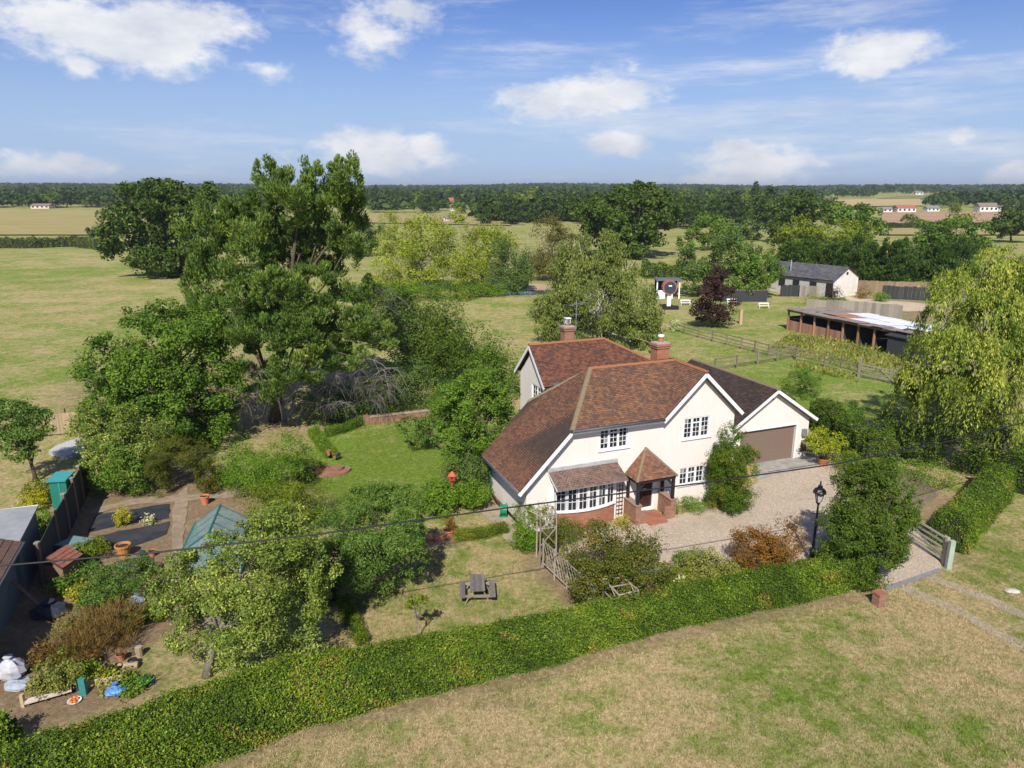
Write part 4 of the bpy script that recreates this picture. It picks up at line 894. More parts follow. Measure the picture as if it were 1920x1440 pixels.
# ------------------------------------------------------------------ large trees
ptree('pine_tree', 'huge spreading conifer towering over the garden, dead branches at its foot', 'tree', (515, 790),
      [(645, 330, 26, 42, -1), (598, 335, 30, 38, 1), (500, 322, 20, 24, 2), (545, 372, 50, 38, -1), (478, 385, 44, 40, 1), (628, 395, 46, 48, 0), (400, 440, 40, 52, 1), (470, 455, 44, 44, -2), (550, 462, 42, 38, 1), (655, 465, 28, 32, 0),
       (388, 530, 34, 52, 0), (445, 545, 46, 44, -2), (525, 548, 48, 42, -3), (598, 535, 46, 40, -1), (415, 625, 40, 38, -1), (490, 625, 48, 40, -4), (575, 618, 50, 40, -3), (650, 600, 44, 38, -1), (690, 545, 28, 30, 1), (470, 695, 38, 26, -3),
       (555, 690, 44, 30, -4), (640, 672, 40, 26, -2), (705, 630, 36, 24, 0), (500, 738, 30, 20, -3), (370, 500, 26, 40, 2), (360, 590, 26, 26, 1), (560, 420, 50, 40, 2), (520, 500, 50, 45, 2), (600, 470, 45, 40, 2), (440, 600, 45, 40, 3), (540, 600, 50, 45, 1), (620, 640, 40, 35, 2), (665, 380, 22, 40, 1), (440, 420, 36, 36, 2)], LM['conifer'], leaf=.25, n=200000, k=15, rc=.375, asp=.28, trunk=.34, bark=BARK, style='needle', seed=21, fill=.3, ntip=16, fork=.12, spread=.9)
conf = [o for o in COL.objects if o.name == 'pine_tree'][0]
rng_ = np.random.default_rng(4); cb_ = G(515, 790)
DTB = plain('dead_twig_bark', (.15, .13, .115), .35, 4, 1, 0)
twigs('dead_branch', [AT(700, 675, 44.5), AT(735, 690, 44.2), AT(715, 690, 45)], plain('bleached_branch', (.16, .14, .12), .2, 4, 1, 0), conf, rng_, 5, 2.8, 1.1, .03, cb_)
twigs('dead_twigs', [AT(rng_.uniform(400, 740), rng_.uniform(690, 760), 46 + rng_.uniform(-4, 0)) for _ in range(70)], DTB, conf, rng_, 10, 1.7, 1.3, .012, cb_)
twigs('dead_branch', [AT(rng_.uniform(690, 745), rng_.uniform(530, 580), 47) for _ in range(10)], DTB, conf, rng_, 7, 2.0, 1.0, .013, cb_)
ptree('broadleaf_tree', 'broad green tree left of the big conifer, above the fence', 'tree', (320, 835),
      [(300, 650, 86, 60), (230, 705, 62, 60, -1), (370, 690, 60, 70, 0), (265, 765, 80, 55, -2), (350, 775, 68, 60, -1), (320, 600, 50, 32, 1), (195, 755, 46, 46, -1), (400, 650, 34, 55, 1), (300, 720, 70, 60, 0), (380, 780, 50, 50, 0)], LM['broad'], leaf=.16, n=75000, k=16, rc=.36, trunk=.35, seed=22, fill=.3)
ptree('fruit_tree', 'sunlit light green tree in front of the broad tree at the fence', 'tree', (230, 900),
      [(195, 785, 45, 32, 0), (250, 815, 55, 35, 0), (205, 840, 50, 38, -1), (260, 860, 45, 40, -1), (230, 790, 40, 30, 1)], LM['fruit'], leaf=.11, n=30000, k=14, rc=.38, trunk=.14, seed=23)
pbush('climber_mass', 'tangle of green climbers over the garden side of the dark fence', 225, 925, 130, 95, LM['broad'], .10, 12000, 24, 'climber', dy=.6)
ptree('oak_tree', 'large dark oak at the edge of the left pasture', 'tree', (345, 518),
      [(300, 430, 85, 65, 0), (250, 440, 48, 52, -2), (360, 425, 62, 60, 2), (305, 378, 66, 34, 0), (285, 482, 50, 30, -2), (385, 395, 55, 40, 3), (335, 490, 55, 28, 0), (345, 365, 50, 22, 3)], LM['oak'], leaf=.62, n=34000, k=22, rc=.30, trunk=.8, seed=25, fill=.3)
ptree('oak_tree', 'broad dark oak standing alone beyond the birch and the pond', 'tree', (1175, 482),
      [(1150, 405, 68, 48, 0), (1210, 395, 60, 45, 1), (1110, 410, 36, 36, 0), (1180, 440, 60, 36, -2), (1245, 400, 30, 38, 0), (1215, 365, 40, 20, 2), (1185, 465, 28, 22, 0)], LM['oak'], leaf=.75, n=26000, k=20, rc=.30, trunk=1.0, seed=26, fill=.3)
ptree('birch_tree', 'tall airy birch with pale stems behind the house roof', 'tree', (1120, 652),
      [(1120, 485, 34, 40, 0), (1075, 520, 40, 45, 0), (1160, 520, 40, 45, 0), (1120, 560, 60, 50, -1), (1055, 590, 42, 42, 0), (1190, 585, 38, 48, 0), (1120, 620, 60, 30, -1), (1090, 465, 14, 24, 0), (1150, 470, 14, 22, 0), (1030, 610, 22, 25, 0), (1205, 620, 28, 30, 0)], LM['birch'], leaf=.21, n=52000, k=20, rc=.40, asp=.55, trunk=.22, bark=BARKW, style='droop', seed=27, fill=.35, ntip=24, fork=.1, spread=1.0)
strands('willow_tree', 'large weeping willow at the right edge above the hedges', 'tree', G(1880, 862), lobes_px(G(1880, 862).y, [(1865, 500, 46, 34, 1), (1800, 535, 42, 34, 0), (1850, 580, 46, 40, -1), (1910, 560, 50, 50, -1), (1765, 590, 34, 30, 0), (1745, 640, 36, 34, -.5), (1800, 640, 46, 40, -2), (1870, 650, 56, 46, -3), (1930, 680, 50, 60, -3), (1735, 700, 34, 30, -.5), (1790, 720, 44, 34, -2), (1850, 740, 50, 34, -3.5), (1910, 770, 46, 34, -3), (1960, 540, 60, 70, 1), (1975, 640, 60, 70, -1), (1715, 745, 22, 22, 0)]), LM['willow'], 4200, 26, 2.1, .19, 28, .4, .9)
YWL = [('yellow-green willow with leaning pale trunks on the stream bank', (800, 545), [(800, 460, 44, 42, 0), (745, 490, 40, 40, 0), (835, 490, 40, 38, 1), (720, 520, 26, 22, 0), (780, 520, 46, 22, -1), (770, 435, 20, 20, 0)], LM['wyellow'], 30, .3, 15000),
       ('yellow willow at the middle of the stream bank', (905, 540), [(910, 470, 36, 38, 0), (890, 505, 34, 30, 0), (930, 455, 26, 26, 1)], LM['wyellow'], 31, .3, 9000),
       ('round grey-green tree by the pond', (960, 548), [(958, 490, 28, 34, 0), (950, 520, 32, 22, 0), (975, 510, 20, 28, 0)], LM['greyg'], 32, .26, 8500),
       ('brownish thin willow behind the birch', (1035, 525), [(1030, 430, 26, 22, 0), (1038, 470, 34, 30, 0), (1030, 500, 26, 20, 0)], LM['brownw'], 33, .3, 6500),
       ('pale young willow left of the willow row', (730, 450), [(732, 420, 14, 20, 0), (728, 440, 16, 14, 0)], LM['wyellow'], 34, .4, 2500),
       ('dark bush tree between the conifer and the willow row', (685, 480), [(682, 440, 22, 24, 0), (690, 462, 18, 20, 0)], LM['oak'], 35, .45, 3500)]
for lb_, b_, ls_, m_, sd_, lf_, n_ in YWL:
    ptree('willow_tree' if 'willow' in lb_ else 'broadleaf_tree', lb_, 'tree', b_, [(q[0], q[1], q[2] * 1.15, q[3] * 1.12, *q[4:]) for q in ls_], m_, leaf=lf_ * 1.1, n=int(n_ * 1.6), k=18, rc=.42, asp=.42, trunk=.2, bark=BARKG, seed=sd_, fork=.1, fill=.35, ntip=12)
MID = [('grey-green rounded tree left of the copper tree', (1335, 555), [(1330, 490, 45, 42, 0), (1370, 480, 45, 38, 1), (1310, 520, 32, 30, -1)], LM['greyg'], 40, .33, 12000),
       ('bright green tree right of the copper tree', (1415, 560), [(1425, 500, 36, 36, 0), (1395, 520, 34, 34, 0), (1440, 525, 26, 28, 0)], LM['broad'], 41, .3, 9500),
       ('round green oak between the dark oak and the copper tree', (1325, 470), [(1335, 425, 34, 24, 0), (1300, 450, 26, 20, 0), (1350, 440, 28, 24, 0)], LM['broad'], 42, .55, 6500),
       ('small tree behind the round oak, thin and grey', (1400, 450), [(1400, 430, 26, 18, 0), (1380, 440, 20, 14, 0)], LM['greyg'], 43, .6, 3000),
       ('dark round oak with bare boughs left of the pale bushy tree', (1470, 455), [(1500, 385, 40, 22, 0), (1475, 410, 36, 26, 0), (1455, 430, 16, 22, 0), (1520, 400, 30, 22, 0)], LM['oak'], 44, .8, 9000),
       ('dark green oak between the round oak and the stubble field', (1610, 452), [(1590, 405, 40, 22, 0), (1630, 415, 26, 26, 0), (1560, 400, 24, 20, 1)], LM['broad'], 45, .8, 8000),
       ('pale olive bushy tree behind the cypress row', (1530, 490), [(1510, 435, 44, 24, 0), (1560, 440, 50, 26, 0), (1490, 460, 34, 30, 0), (1600, 445, 34, 24, 0)], LM['ygreen'], 46, .5, 11000),
       ('wide dark oak behind the right end of the cypress row', (1800, 478), [(1790, 435, 50, 26, 0), (1755, 450, 34, 22, 0), (1830, 450, 30, 24, 0)], LM['broad'], 47, .6, 9000),
       ('dark lone oak at the right edge of the pale field', (1897, 455), [(1895, 415, 34, 22, 0), (1875, 425, 16, 16, 0), (1915, 425, 24, 20, 0)], LM['oak'], 48, .8, 6500),
       ('small thin tree standing on the ploughed field hedge', (1708, 424), [(1705, 412, 14, 10, 0), (1718, 415, 12, 8, 0)], LM['greyg'], 49, .8, 900),
       ('pale small tree standing on the left field hedge', (175, 445), [(174, 434, 10, 10, 0)], LM['greyg'], 50, .6, 700),
       ('tall thin willow against the village, grey stems', (860, 420), [(858, 405, 14, 14, 0), (864, 418, 16, 10, 0)], LM['wyellow'], 51, .7, 1500)]
for lb_, b_, ls_, m_, sd_, lf_, n_ in MID:
    ptree('broadleaf_tree' if 'oak' not in lb_ else 'oak_tree', lb_, 'tree', b_, ls_, m_, leaf=lf_, n=n_, k=18, rc=.34, trunk=.35, seed=sd_, fill=.3)
ptree('copper_tree', 'small purple-leaved copper tree on the paddock grass', 'tree', (1336, 614), [(1345, 525, 20, 20, 0), (1325, 550, 30, 26, 0), (1352, 555, 22, 24, 0), (1322, 585, 26, 16, 0), (1345, 590, 24, 16, 0)], LM['copper'], leaf=.2, n=15000, k=16, rc=.38, trunk=.12, seed=52)
# row of cypresses behind the white barn
for k in range(11):
    px = 1488 + k * 31; b_ = G(px, 528 - (k % 3) * 3); hh = 74 + 8 * math.sin(k * 2.1)
    tree('cypress_tree', ['cypress at the left end of the evergreen row behind the white barn', 'cypress in the evergreen row behind the white barn and yard', 'cypress at the right end of the evergreen row, beside the willow'][0 if k == 0 else 2 if k == 10 else 1], 'tree', b_,
         lobes_px(b_.y, [(px, 528 - hh * .45, 28, hh * .44, 0), (px - 6, 528 - hh * .74, 20, hh * .27, 0), (px + 8, 528 - hh * .25, 24, hh * .24, -1)]), LM['leyl'], leaf=.45, n=6500, k=18, rc=.34, asp=.5, trunk=.25, style='needle', group='evergreen cypress row', seed=60 + k, ntip=5)
# dark shrubs between conifer and house
DS = [('dense dark shrub mass right of the conifer', 790, 720, 150, 165, LM['holly'], .17, 18000, 70), ('dark green thicket behind the rear wing of the house', 880, 730, 150, 120, LM['holly'], .16, 13000, 71),
      ('grey-green buddleia below the dead branches', 770, 770, 90, 95, LM['greyg'], .12, 8000, 72), ('dark evergreen shrub under the conifer branches', 700, 775, 110, 80, LM['holly'], .13, 8000, 73), ('shrub with yellow blooms by the garden wall', 850, 790, 80, 80, LM['bright'], .10, 6000, 74),
      ('dark shrub close under the conifer, by the box hedge', 610, 790, 100, 70, LM['holly'], .12, 7000, 75), ('tall shrub filling the gap behind the conifer', 730, 640, 110, 110, LM['holly'], .2, 9000, 76), ('green shrub against the rear gable wall', 935, 745, 90, 110, LM['broad'], .14, 8000, 77),
      ('dark shrub at the foot of the broad tree', 400, 820, 120, 80, LM['holly'], .13, 8000, 78)]
for lb_, px, py, w_, h_, m_, lf_, n_, sd_ in DS: pbush('shrub', lb_, px, py, w_, h_, m_, lf_, n_, sd_, k=18, rc=.38)
pbush('flower_cluster', 'cluster of yellow blooms at the end of the garden wall', 835, 765, 18, 16, LM['yellow'], .08, 300, 79, 'flowers', trunk=0)
# stream bank
for k, (px, py, w_, h_) in enumerate(((700, 560, 90, 26), (770, 562, 110, 30), (850, 560, 100, 30), (925, 556, 90, 26), (660, 565, 60, 30))):
    pbush('bank_shrub', ['low scrub at the left part of the stream bank', 'low green scrub below the leaning willow trunks', 'low scrub behind the lime sapling on the bank', 'green scrub beside the pond', 'scrub at the far left end of the stream bank'][k], px, py, w_, h_, LM['bright' if k % 2 else 'broad'], .2, 4000, 80 + k, trunk=0, dy=.6)
pbush('young_conifer', 'small lime-green bush standing out on the stream bank', 870, 566, 18, 26, LM['lime'], .16, 700, 86, 'shrub')
# trees in the garden
ptree('pear_tree', 'large pale green fruit tree in the vegetable garden behind the front hedge', 'tree', (388, 1268),
      [(505, 1010, 66, 45, 0), (380, 1066, 60, 44, 0), (530, 1040, 60, 50, 1), (450, 1090, 90, 60, -.5), (340, 1130, 42, 50, 0), (560, 1110, 46, 60, .5), (430, 1160, 75, 55, -.7), (530, 1180, 60, 50, -.5), (350, 1190, 32, 36, 0), (460, 1210, 60, 26, -.5), (540, 1000, 50, 40, .8), (440, 1012, 38, 26, .3), (325, 1090, 40, 44, .3), (590, 1060, 36, 60, .6)], LM['fruit'], leaf=.085, n=70000, k=16, rc=.36, asp=.5, trunk=.15, bark=BARKG, seed=90, fill=.3, ntip=26, fork=.25, spread=.95)
ptree('apple_tree', 'bushy apple tree left of the picnic lawn with two dark trunks', 'tree', (742, 1112),
      [(690, 960, 60, 40, 0), (740, 950, 50, 36, .5), (650, 1000, 52, 46, 0), (720, 1010, 60, 46, -.4), (770, 1000, 36, 40, 0), (670, 1060, 60, 40, -.3), (620, 1050, 38, 46, .3), (780, 1045, 26, 26, 0)], LM['apple'], leaf=.08, n=55000, k=15, rc=.37, asp=.55, trunk=.12, seed=91, fill=.3, ntip=22, fork=.3)
m_ = MB(); a_ = G(632, 1122)
tree('apple_tree', 'low dark apple tree with a stout stump-like trunk left of the picnic lawn', 'tree', a_, lobes_px(a_.y, [(600, 1080, 40, 40, 0), (625, 1050, 36, 30, .4), (570, 1130, 36, 44, -.3), (590, 1180, 34, 24, -.6)]), LM['apple'], leaf=.095, n=11000, k=14, rc=.38, trunk=.16, seed=92)
ptree('apple_tree', 'tall leafy tree on the lawn beside the sloping side roof', 'tree', (862, 905),
      [(880, 745, 60, 40, 1), (910, 790, 45, 45, 0), (860, 800, 38, 40, 0), (840, 745, 30, 30, 1), (900, 720, 50, 26, 2), (870, 850, 36, 34, 0), (910, 860, 30, 26, 0), (945, 760, 26, 40, 1)], LM['broad'], leaf=.12, n=32000, k=15, rc=.37, trunk=.16, seed=93, fill=.3)
ptree('young_tree', 'small leaning tree with blue-green leaves over the lawn', 'tree', (835, 845), [(775, 800, 26, 22, 0), (790, 815, 22, 18, 0), (800, 790, 18, 14, 0)], LM['apple'], leaf=.11, n=3800, k=12, rc=.4, trunk=.07, seed=94)
pbush('shrub', 'grey-green shrub at the lower corner of the side roof', 885, 925, 90, 70, LM['greyg'], .09, 9000, 95)
ptree('standard_tree', 'small standard tree with a bare stem on the dry lawn', 'tree', (783, 1208), [(780, 1130, 14, 13, 0), (793, 1121, 9, 8, 0), (772, 1135, 9, 8, 0)], LM['ygreen'], leaf=.07, n=900, k=10, rc=.4, trunk=.035, bark=BARKG, seed=96, fork=.62, ntip=8)
GB = [('bright green rounded bush behind the greenhouse', 510, 930, 150, 120, LM['bright'], .07, 24000, 100), ('yellow-tinted bush right of the greenhouse', 540, 990, 140, 95, LM['ygreen'], .07, 18000, 101), ('low green shrub below the yellow-tinted bush', 520, 1040, 110, 60, LM['bright'], .07, 8000, 102),
      ('big-leaved bright shrub in front of the red bird house', 828, 962, 74, 60, LM['bright'], .10, 7000, 103), ('low green shrub right of the red bird house', 885, 950, 70, 50, LM['bright'], .09, 4500, 104), ('dark shrub at the edge of the brick steps', 575, 900, 45, 60, LM['holly'], .07, 3500, 105),
      ('rose bush with dark leaves beside the arch', 430, 905, 60, 45, LM['apple'], .07, 4000, 106), ('yellow bush on the black membrane bed', 230, 985, 36, 40, LM['yellow'], .06, 1800, 107), ('pale strappy plant on the black membrane bed', 278, 985, 26, 20, LM['silver'], .10, 250, 108),
      ('green shrub beside the teal box', 172, 1045, 70, 34, LM['ygreen'], .07, 5500, 109), ('leafy green vegetable patch below the urn', 212, 1122, 120, 58, LM['apple'], .075, 10000, 110), 
      ('bright rhubarb leaves by the raised bed', 130, 1245, 55, 34, LM['bright'], .12, 900, 112), ('grey-green weeds left of the raised bed', 110, 1295, 80, 60, LM['weeds'], .07, 4500, 113), ('lime leaves trailing over the raised bed edge', 185, 1275, 50, 22, LM['lime'], .08, 600, 114),
      ('yellow bush behind the grey flat roof', 62, 955, 50, 36, LM['yellow'], .07, 3500, 115), ('green and yellow bush beside the tall green cabinet', 85, 935, 60, 45, LM['ygreen'], .08, 3500, 116), ('green shrub between the grey roof and the dark fence', 85, 1010, 60, 60, LM['bright'], .08, 4000, 117),
      ('large rust-tinted shrub in front of the bow window', 1152, 1122, 165, 150, LM['rust'], .075, 30000, 118), ('yellow flowering shrub at the foot of the bow window', 1165, 995, 30, 36, LM['yellow'], .05, 900, 119), ('low green shrub below the bow window', 1055, 1012, 70, 40, LM['holly'], .06, 4500, 120),
      ('yellow-green cotoneaster trained on the corner beside the bow window', 1000, 985, 76, 66, LM['ygreen'], .06, 9000, 121), ('upright bright green bush below the cotoneaster corner', 988, 1035, 48, 66, LM['bright'], .06, 7000, 122), ('climbing rose growing through the wooden arch', 1035, 1040, 46, 60, LM['rust'], .06, 4000, 123),
      ('orange and red autumn shrub beside the gravel', 1432, 1080, 112, 100, LM['orange'], .07, 17000, 124), ('pale olive shrub beside the gravel', 1330, 1092, 100, 62, LM['weeds'], .07, 8000, 125), ('yellow-green perennial clump behind the front hedge', 1262, 1110, 80, 50, LM['ygreen'], .06, 6500, 126),
      ('low dark rounded shrub at the gravel edge', 1292, 1062, 60, 30, LM['broad'], .06, 3500, 127), ('green yellow-flecked shrub between orange shrub and hedge', 1480, 1090, 60, 40, LM['ygreen'], .06, 4500, 128), ('silver-leaved plant behind the front hedge', 1275, 1120, 26, 44, LM['silver'], .08, 500, 129),
      ('olive shrub behind the front hedge, right of the rustic bench', 1380, 1100, 80, 40, LM['hedge'], .07, 6000, 130), ('low plants along the foot of the front wall', 1285, 955, 70, 22, LM['bright'], .05, 3000, 131), ('blue-green clump at the foot of the climber', 1330, 948, 30, 26, LM['greyg'], .06, 1200, 132),
      ('tall green plant beside the porch wall', 1262, 968, 18, 40, LM['ygreen'], .06, 900, 133), ('trailing green plants on the gravel bed by the willow', 1720, 905, 110, 40, LM['bright'], .08, 3500, 134), ('clipped olive mound beyond the potted tree', 1600, 880, 80, 36, LM['ygreen'], .07, 5000, 135),
      ('green shrub against the garage side wall', 1580, 800, 60, 50, LM['broad'], .09, 5000, 136), ('dark shrub behind the garage ridge', 1500, 745, 70, 55, LM['broad'], .1, 5500, 137), ('brown shrub behind the trellis fence', 1085, 1090, 60, 70, LM['rust'], .06, 4500, 138),
      ('dark ivy-clad mound under the willow', 1700, 860, 120, 90, LM['holly'], .11, 10000, 139), ('dark mass of shrubs below the hanging willow', 1820, 880, 150, 110, LM['holly'], .12, 12000, 140), ('green bush at the bottom left corner beyond the hedge', 5, 1400, 60, 70, LM['hedge'], .085, 4000, 141)]
for lb_, px, py, w_, h_, m_, lf_, n_, sd_ in GB: pbush('shrub', lb_, px, py, w_, h_, m_, lf_, n_, sd_, k=14, rc=.4)
pbush('dry_stems', 'dry brown patch of seeding stems', 185, 1205, 160, 56, LM['dry'], .26, 9000, 111, 'plants', style='needle', asp=.07, trunk=0, k=22, rc=.34)
ptree('holly_tree', 'big dark holly-like evergreen between the lamp post and the gate', 'tree', (1622, 1088), [(1620, 925, 52, 50, .6), (1600, 980, 46, 46, .3), (1655, 970, 40, 50, .2), (1622, 1005, 60, 54, 0), (1625, 965, 50, 50, .4), (1572, 1045, 34, 22, .1), (1610, 1055, 56, 32, -.2), (1665, 1030, 28, 32, 0), (1606, 885, 36, 28, .8), (1640, 890, 32, 30, .8), (1545, 1062, 28, 14, .2), (1580, 1005, 28, 26, .3), (1598, 945, 30, 32, .5), (1684, 1000, 34, 42, .2), (1674, 930, 36, 38, .5), (1560, 1040, 34, 22, .1), (1700, 960, 22, 30, .4)], LM['holly'], leaf=.075, n=84000, k=13, rc=.38, trunk=.1, seed=150, fork=.2)
ptree('climber_shrub', 'tall berry-laden climber covering the corner of the front gable', 'climber', (1375, 958), [(1368, 822, 20, 22, .2), (1362, 850, 28, 26, .1), (1380, 870, 30, 30, 0), (1360, 890, 30, 30, 0), (1382, 905, 30, 32, 0), (1366, 925, 30, 26, 0), (1380, 938, 26, 18, 0), (1408, 850, 12, 14, .1), (1345, 875, 14, 36, .3)], LM['pyra'], leaf=.06, n=60000, k=18, rc=.46, trunk=.04, seed=151, ntip=10)
pbush('garden_tree', 'small dark tree on the left lawn beside the octagonal frame', 40, 905, 120, 150, LM['holly'], .10, 100, 152, 'tree', trunk=0) if False else None
ptree('garden_tree', 'small dark tree with two bare stems on the left lawn', 'tree', (68, 902), [(35, 800, 48, 34, 0), (20, 775, 36, 26, 0), (60, 790, 32, 30, 0), (30, 840, 36, 18, 0)], LM['apple'], leaf=.12, n=12000, k=15, rc=.38, trunk=.12, seed=153, fork=.3)

# ------------------------------------------------------------------ garden things
WG = wood('weathered_grey_wood', (.25, .215, .175)); WP = wood('pale_rustic_wood', (.29, .245, .19)); WB = wood('brown_boards', (.20, .12, .08)); WD = wood('dark_stained_boards', (.035, .038, .04)); WT = wood('tan_wood', (.40, .30, .18))
def part(root, name, mat, fn, **kw):
    m_ = MB(); fn(m_); return m_.build(name, mat, root, **kw)
# picnic table
pt = empty('picnic_table', G(896, 1140), 'weathered grey wooden picnic table with two benches on the dry lawn', 'picnic table', rz=R(4)); pt.scale = (.80, .80, .88)
WGD = wood('weathered_dark_table_wood', (.17, .145, .125))
for k in range(5): part(pt, 'table_plank', WGD, lambda m: m.box((-.28 + k * .14, .85, .75), (.132, 1.5, .035)))
for s in (-1, 1):
    for k in range(2): part(pt, 'bench_plank', WGD, lambda m: m.box((s * (.64 + k * .14), .85, .45), (.132, 1.5, .035)))
for y in (.3, 1.4):
    part(pt, 'cross_bar', WP, lambda m: m.box((0, y, .41), (1.62, .05, .09))); part(pt, 'top_bar', WP, lambda m: m.box((0, y, .69), (.68, .05, .08)))
    for s in (-1, 1): part(pt, 'leg', WP, lambda m: m.bar((s * .22, y + .05, .72), (s * .60, y + .05, 0), .045, .09, (0, 1, 0)))
# street lamp
LB = G(1521, 1056); lamp = empty('lamp_post', LB, 'black Victorian style lamp post beside the gravel drive', 'lamp post'); IRON = plain('black_iron', (.014, .014, .015), .2, 6, .4, .1)
part(lamp, 'base', IRON, lambda m: m.lathe((0, 0, -.02), [(.16, 0), (.16, .08), (.12, .12), (.12, .55), (.14, .58), (.14, .64), (.07, .72)], 12))
part(lamp, 'column', IRON, lambda m: m.lathe((0, 0, .7), [(.062, 0), (.055, 1.0), (.075, 1.02), (.075, 1.08), (.05, 1.1), (.038, 1.95), (.06, 1.97), (.06, 2.03)], 12))
part(lamp, 'ladder_bar', IRON, lambda m: m.tube([(-.26, 0, 2.25), (.26, 0, 2.25)], .016, 6))
def lant(m):
    for s in range(4): a = R(45 + 90 * s); m.bar((.085 * math.cos(a), .085 * math.sin(a), 2.75), (.2 * math.cos(a), .2 * math.sin(a), 3.18), .022, .022)
    m.lathe((0, 0, 2.68), [(.05, 0), (.10, .05), (.12, .08)], 4)
part(lamp, 'lantern_frame', IRON, lant); part(lamp, 'lantern_roof', IRON, lambda m: m.lathe((0, 0, 3.17), [(.27, 0), (.27, .05), (.19, .17), (.10, .22), (.10, .30), (.05, .32), (.03, .42), (.045, .45), (.01, .52)], 8))
def frosted():
    m, t, b, o = base_mat('lantern_glass'); v = objvec(t); t.links.new(ramp(t, noise(t, v, 6, 3), [(.3, (.62, .58, .52)), (.7, (.72, .69, .64))]), b.inputs['Base Color']); b.inputs['Roughness'].default_value = .25; b.inputs['Transmission Weight'].default_value = .3; return m
FG = frosted()
for s in range(4):
    a = R(90 * s); c_, s_ = math.cos(a), math.sin(a)
    part(lamp, 'lantern_pane', FG, lambda m: m.prism([(c_ * .058 - s_ * .055, s_ * .058 + c_ * .055, 2.77), (c_ * .058 + s_ * .055, s_ * .058 - c_ * .055, 2.77), (c_ * .135 + s_ * .13, s_ * .135 - c_ * .13, 3.17), (c_ * .135 - s_ * .13, s_ * .135 + c_ * .13, 3.17)], (c_ * .006, s_ * .006, 0)))
# gate and posts
gp = empty('gate_post', G(1777, 1066), 'pale green painted gate post at the end of the rounded hedge', 'post'); GREENP = plain('flaking_green_paint', (.36, .42, .34), .15, 7, .9, .3, dirt=(.30, .28, .22))
part(gp, 'shaft', GREENP, lambda m: m.box((0, 0, .6), (.2, .18, 1.25))); part(gp, 'cap', GREENP, lambda m: m.prism([(-.1, -.09, 1.225), (.1, -.09, 1.225), (.1, .09, 1.225), (-.1, .09, 1.225)], (0, 0, .03)))
ga = G(1765, 1056); gb = Vector((17.35, 30.2, 0)); gdv = (gb - ga); gl = 2.8; gdir = gdv.normalized()
WGATE = wood('pale_gate_wood', (.36, .32, .26))
gate = empty('field_gate', ga, 'weathered five-barred gate standing open against the hedge', 'gate', rz=math.atan2(gdir.y, gdir.x))
for k in range(5): part(gate, 'bar', WGATE, lambda m: m.box((gl / 2, 0, .2 + .22 * k + (.02 * k)), (gl, .03, .085)))
for x in (.04, gl - .04): part(gate, 'stile', WGATE, lambda m: m.box((x, -.033, .66), (.085, .035, 1.2)))
part(gate, 'brace', WGATE, lambda m: m.bar((.1, -.034, .2), (gl - .3, -.034, 1.08), .03, .08, (0, 1, 0)))
part(gate, 'hinge_post', WGATE, lambda m: m.box((-.12, 0, .6), (.12, .12, 1.3)))
bp = empty('brick_pillar', G(1646, 1135), 'short red brick pillar at the end of the front hedge', 'pillar', rz=R(20)); part(bp, 'brickwork', BRICK_O, lambda m: m.ab((-.16, -.16, -.02), (.16, .16, .50))); part(bp, 'coping', BRICK, lambda m: m.ab((-.19, -.19, .50), (.19, .19, .56)))
st_ = empty('stone', G(1898, 1110), 'pale stone lying on the verge at the right edge', 'stone'); rk = MB(); rk.lathe((0, 0, -.02), [(.22, 0), (.26, .07), (.17, .14), (.05, .17)], 7); o_ = rk.build('rock', plain('pale_stone', (.5, .46, .4), .2, 5, .95, .4), st_); o_.scale = (1.2, .7, .8)
# potted tree by the garage
def pot(name, label, p, r, h, mat=TERRA, cat='plant pot', group=None, fill=None):
    o = empty(name, p, label, cat, group); part(o, 'pot', mat, lambda m: m.lathe((0, 0, 0), [(r * .68, 0), (r * .95, h * .84), (r * 1.08, h * .85), (r * 1.08, h), (r * .93, h), (r * .85, h * .7)], 14), smooth=False)
    part(o, 'soil', plain('potting_soil', (.035, .025, .018), .3, 8, 1, .3), lambda m: m.lathe((0, 0, h * .72), [(r * .86, 0), (r * .86, h * .12)], 12)); return o
pot('plant_pot', 'terracotta pot of the lime-green tree by the garage', G(1543, 872), .32, .42)
bt = G(1543, 872); tree('potted_tree', 'lime-green maple in a terracotta pot by the garage corner', 'tree', bt + Vector((0, 0, .3)), lobes_px(bt.y, [(1546, 822, 26, 16, 0), (1525, 830, 16, 12, 0), (1562, 832, 18, 13, 0), (1542, 840, 20, 11, -.2)]), LM['lime'], leaf=.10, n=4200, k=12, rc=.42, trunk=.03, seed=200, fork=.5, ntip=7)
# bird house
bh = empty('bird_house', G(849, 948), 'red bird house on a thin post at the lawn edge', 'bird house'); REDP = plain('red_paint', (.36, .05, .025), .2, 9, .7, .1)
part(bh, 'post', REDP, lambda m: m.ab((-.03, -.03, 0), (.03, .03, 1.35))); part(bh, 'box', REDP, lambda m: m.ab((-.15, -.13, 1.35), (.15, .13, 1.62)))
part(bh, 'roof', plain('orange_red_paint', (.50, .085, .03), .15, 8, .6, .1), lambda m: m.add([(-.2, -.18, 1.6), (.2, -.18, 1.6), (.2, .18, 1.6), (-.2, .18, 1.6), (-.02, 0, 1.82), (.02, 0, 1.82)], [(0, 1, 5, 4), (2, 3, 4, 5), (1, 2, 5), (3, 0, 4), (3, 2, 1, 0)])); part(bh, 'entrance', BLACKW, lambda m: m.box((0, -.132, 1.5), (.09, .006, .09)))
